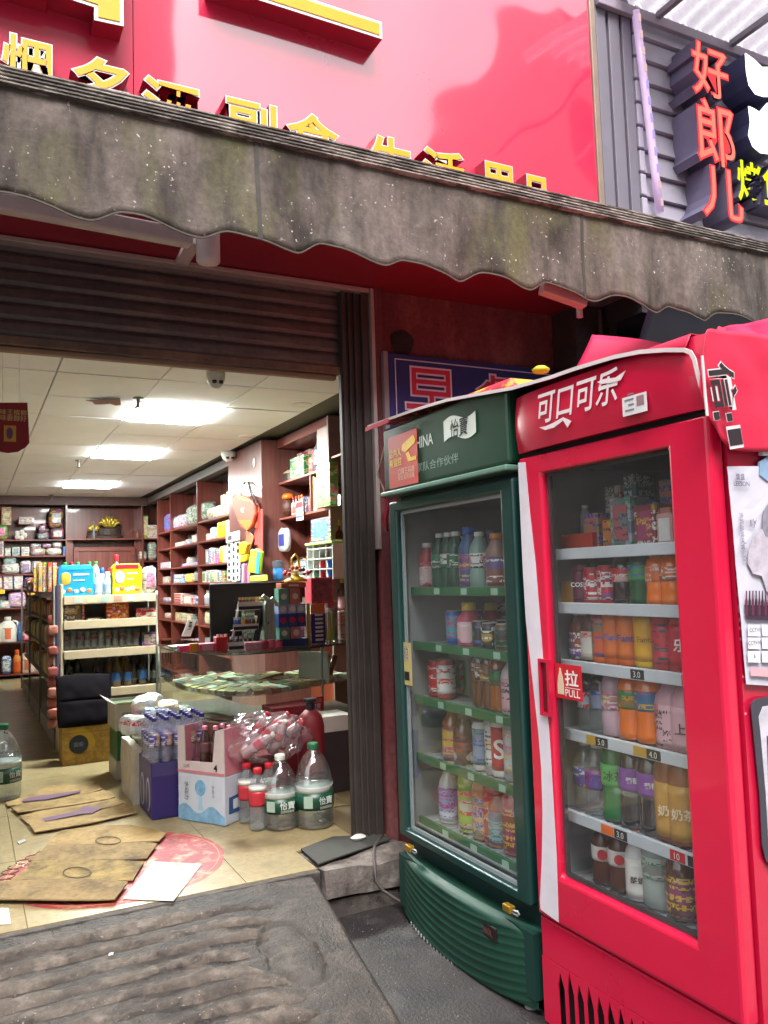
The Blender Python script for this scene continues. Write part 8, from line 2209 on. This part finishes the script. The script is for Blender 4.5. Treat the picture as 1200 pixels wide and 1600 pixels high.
for k, P in enumerate(([(40, 730), (60, 757), (150, 738), (480, 700), (738, 632), (690, 580), (540, 606), (400, 600), (160, 690)],
                       [(80, 765), (130, 812), (300, 786), (560, 745), (780, 705), (830, 690), (780, 648), (738, 636), (480, 703), (150, 742)],
                       [(140, 828), (205, 882), (330, 855), (560, 802), (800, 762), (902, 735), (830, 693), (560, 748), (300, 790)],
                       [(205, 888), (250, 948), (650, 880), (985, 803), (990, 797), (905, 740), (800, 766), (560, 806)])):
    o = flap_sheet(P, .002 + .003 * (k % 2), 'flap', t, k, CARD)
PP = m('#5c4258', .7, var=.3, scale=30)
for P in ([(160, 690), (175, 704), (330, 690), (580, 636), (585, 622), (420, 645), (230, 672)], [(303, 824), (325, 848), (590, 792), (660, 790), (740, 748), (600, 735), (570, 770), (420, 800)]):
    vs = [on(x / 4.615, 1100 + y / 4.615, z=.0195) for x, y in P]
    MB().prism(vs, (0, 0, .0006)).build('purple_print', PP, t)
t = thing('flattened_carton', 'dirty flattened cardboard carton lying over the round floor sticker', 'cardboard', on(120, 1360, z=0))
for k, P in enumerate(([(335, 1042), (480, 1047), (1040, 1027), (1150, 1017), (1200, 960), (1100, 925), (940, 892), (650, 907), (620, 916), (440, 940), (345, 1010)],
                       [(200, 1160), (560, 1150), (880, 1150), (1060, 1137), (1135, 1040), (1040, 1030), (480, 1050), (340, 1047), (300, 1085)],
                       [(20, 1326), (180, 1304), (500, 1296), (770, 1301), (960, 1290), (1040, 1160), (880, 1153), (560, 1153), (230, 1163), (190, 1212), (100, 1290)],
                       [(-60, 1330), (-60, 1450), (480, 1462), (700, 1452), (830, 1446), (925, 1320), (770, 1304), (500, 1300), (180, 1308)])):
    flap_sheet(P, .006 + .004 * (k % 2), 'flap', t, 10 + k, (CARD, CARD2, CARD3, CARD2)[k])
INK = m('#4a4230', .8)
for cx, cy, rx, ry in ((780, 985, 90, 28), (555, 1215, 100, 38)):
    P = [on((cx + rx * math.cos(a)) / 4.615, 1100 + (cy + ry * math.sin(a)) / 4.615, z=.0232) for a in [i * math.pi / 16 for i in range(33)]]
    MB().tube(P, .0022, 4).build('ink_print', INK, t)

# ================================================================== fittings on the shop ceiling
def dome(px, py, r, label, mt, nm='ceiling_camera'):
    c = on(px, py, z=2.42)
    t = thing(nm, label, 'camera' if 'camera' in nm else 'ceiling fitting', (c.x, c.y, 2.419))
    MB().lathe([(.001, 0), (r, 0), (r, -.03), (r * .9, -.05), (r * .75, -.07), (r * .4, -.09), (.001, -.095)], 18).build('housing', mt, t, world=False, smooth=True)
    for s_ in (-.35, .35): MB().lathe([(.001, -.02), (r * .25, -.015), (r * .25, 0), (.001, 0)], 10, (s_ * r - .0, -r * .72, -.055)).build('lens', BLACK, t, world=False)
dome(357, 706, .07, 'white dome camera with two dark lenses on the ceiling corner', WHITE)
dome(337, 582, .055, 'white dome camera on the ceiling near the shop entrance', m('#b8b8b4', .5))
for px, py, lab in ((471, 632, 'round recessed downlight in the ceiling above the counter, nearer of two'), (386, 681, 'round recessed downlight in the ceiling above the counter, farther of two')):
    c = on(px, py, z=2.42)
    t = thing('downlight', lab, 'downlight', (c.x, c.y, 2.419))
    MB().lathe([(.06, 0), (.075, 0), (.075, -.006), (.06, -.008)], 24).build('rim', WHITE, t, world=False)
    MB().lathe([(.001, -.001), (.06, -.001), (.06, .0), (.001, 0)], 24).build('lamp_face', m('#a8a69c', .4), t, world=False)
for k, (px, py) in enumerate(((216, 621), (123, 719), (80, 773))):
    c = on(px, py, z=2.42)
    t = thing('sprinkler', '%s small grey sprinkler along the row of ceiling lights' % ('nearest', 'middle', 'farthest')[k], 'sprinkler', (c.x, c.y, 2.419))
    MB().lathe([(.001, 0), (.035, 0), (.035, -.008), (.012, -.012), (.012, -.06), (.022, -.065), (.022, -.07), (.001, -.072)], 12).build('sprinkler_head', m('#77756e', .4, metal=.4), t, world=False)
P = [on(px, py, z=2.40) for px, py in ((134, 626), (188, 623), (189, 633), (181, 634), (172, 631), (158, 632), (148, 632), (144, 628))]
tag(MB().prism(P, (0, 0, .003)).build('torn_tape', m('#7a5a54', .7)), 'torn brownish strip of tape hanging on the ceiling', 'tape')
py_ = 4.3
P = [on(px, py, y=py_) for px, py in ((-30, 629), (43, 629), (46, 692), (40, 699), (28, 706), (12, 708), (-4, 705), (-30, 690))]
t = thing('hanging_pennant', 'dark red hanging pennant with gold characters above the entrance', 'pennant', P[1])
MB().prism(P, (0, .004, 0)).build('pennant_sheet', m('#7a1822', .5), t)
for s_, q in (('口味王槟榔', (16, 644)), ('口味香醇好', (16, 653))):
    txt(t, 'lettering', s_, on(*q, y=py_), X, Z, m('#b09a6c', .5), w=abs(on(-12, 640, y=py_).x - on(40, 640, y=py_).x), off=.01)
MB().box(on(6, 680, y=py_).x, on(25, 680, y=py_).x, py_ - .002, py_, on(15, 690, y=py_).z, on(15, 665, y=py_).z).build('packet_print', C_GOLD, t)
MB().lathe([(.001, -.03), (.012, -.02), (.015, 0), (.012, .02), (.001, .03)], 10, on(15, 677, y=py_ - .002), sy=.1).build('oval_print', m('#5a3a6a', .4), t)
for px in (4, 30): MB().tube([on(px, 630, y=py_), Vector((on(px, 630, y=py_).x, py_, 2.42))], .0015, 4).build('thread', PAPERY, t)

# more small goods along the back of the counter top
filler(0, 1.55, 2.3, CT + .001, .26, 'x', 5.06, 'packet at the back of the counter top', 'packets at the back of the counter', wmin=.05, wmax=.09, d=.06)
# grit on the ramp and the pavement
gb_ = MB()
for k in range(900):
    if k % 3:
        y = random.uniform(1.9, 3.2); x = random.uniform(-.2, 1.2 - (SILL_Y - y) * .115); z = ramp_z(x, y) + .004
    else:
        x, y = random.uniform(1.2, 1.6), random.uniform(1.6, 3.2); z = STREET + .001
    r_ = random.uniform(.0012, .0042)
    P = [(x + r_ * math.cos(a) * random.uniform(.6, 1.2), y + r_ * math.sin(a) * random.uniform(.6, 1.2), z) for a in (0, 1.6, 3.1, 4.7)]
    gb_.add(P + [(x, y, z + r_)], [(0, 1, 4), (1, 2, 4), (2, 3, 4), (3, 0, 4)], k % 2)
tag(gb_.build('grit', [m('#6a625c', .9), m('#3a342f', .9)], closed=False), kind='stuff')
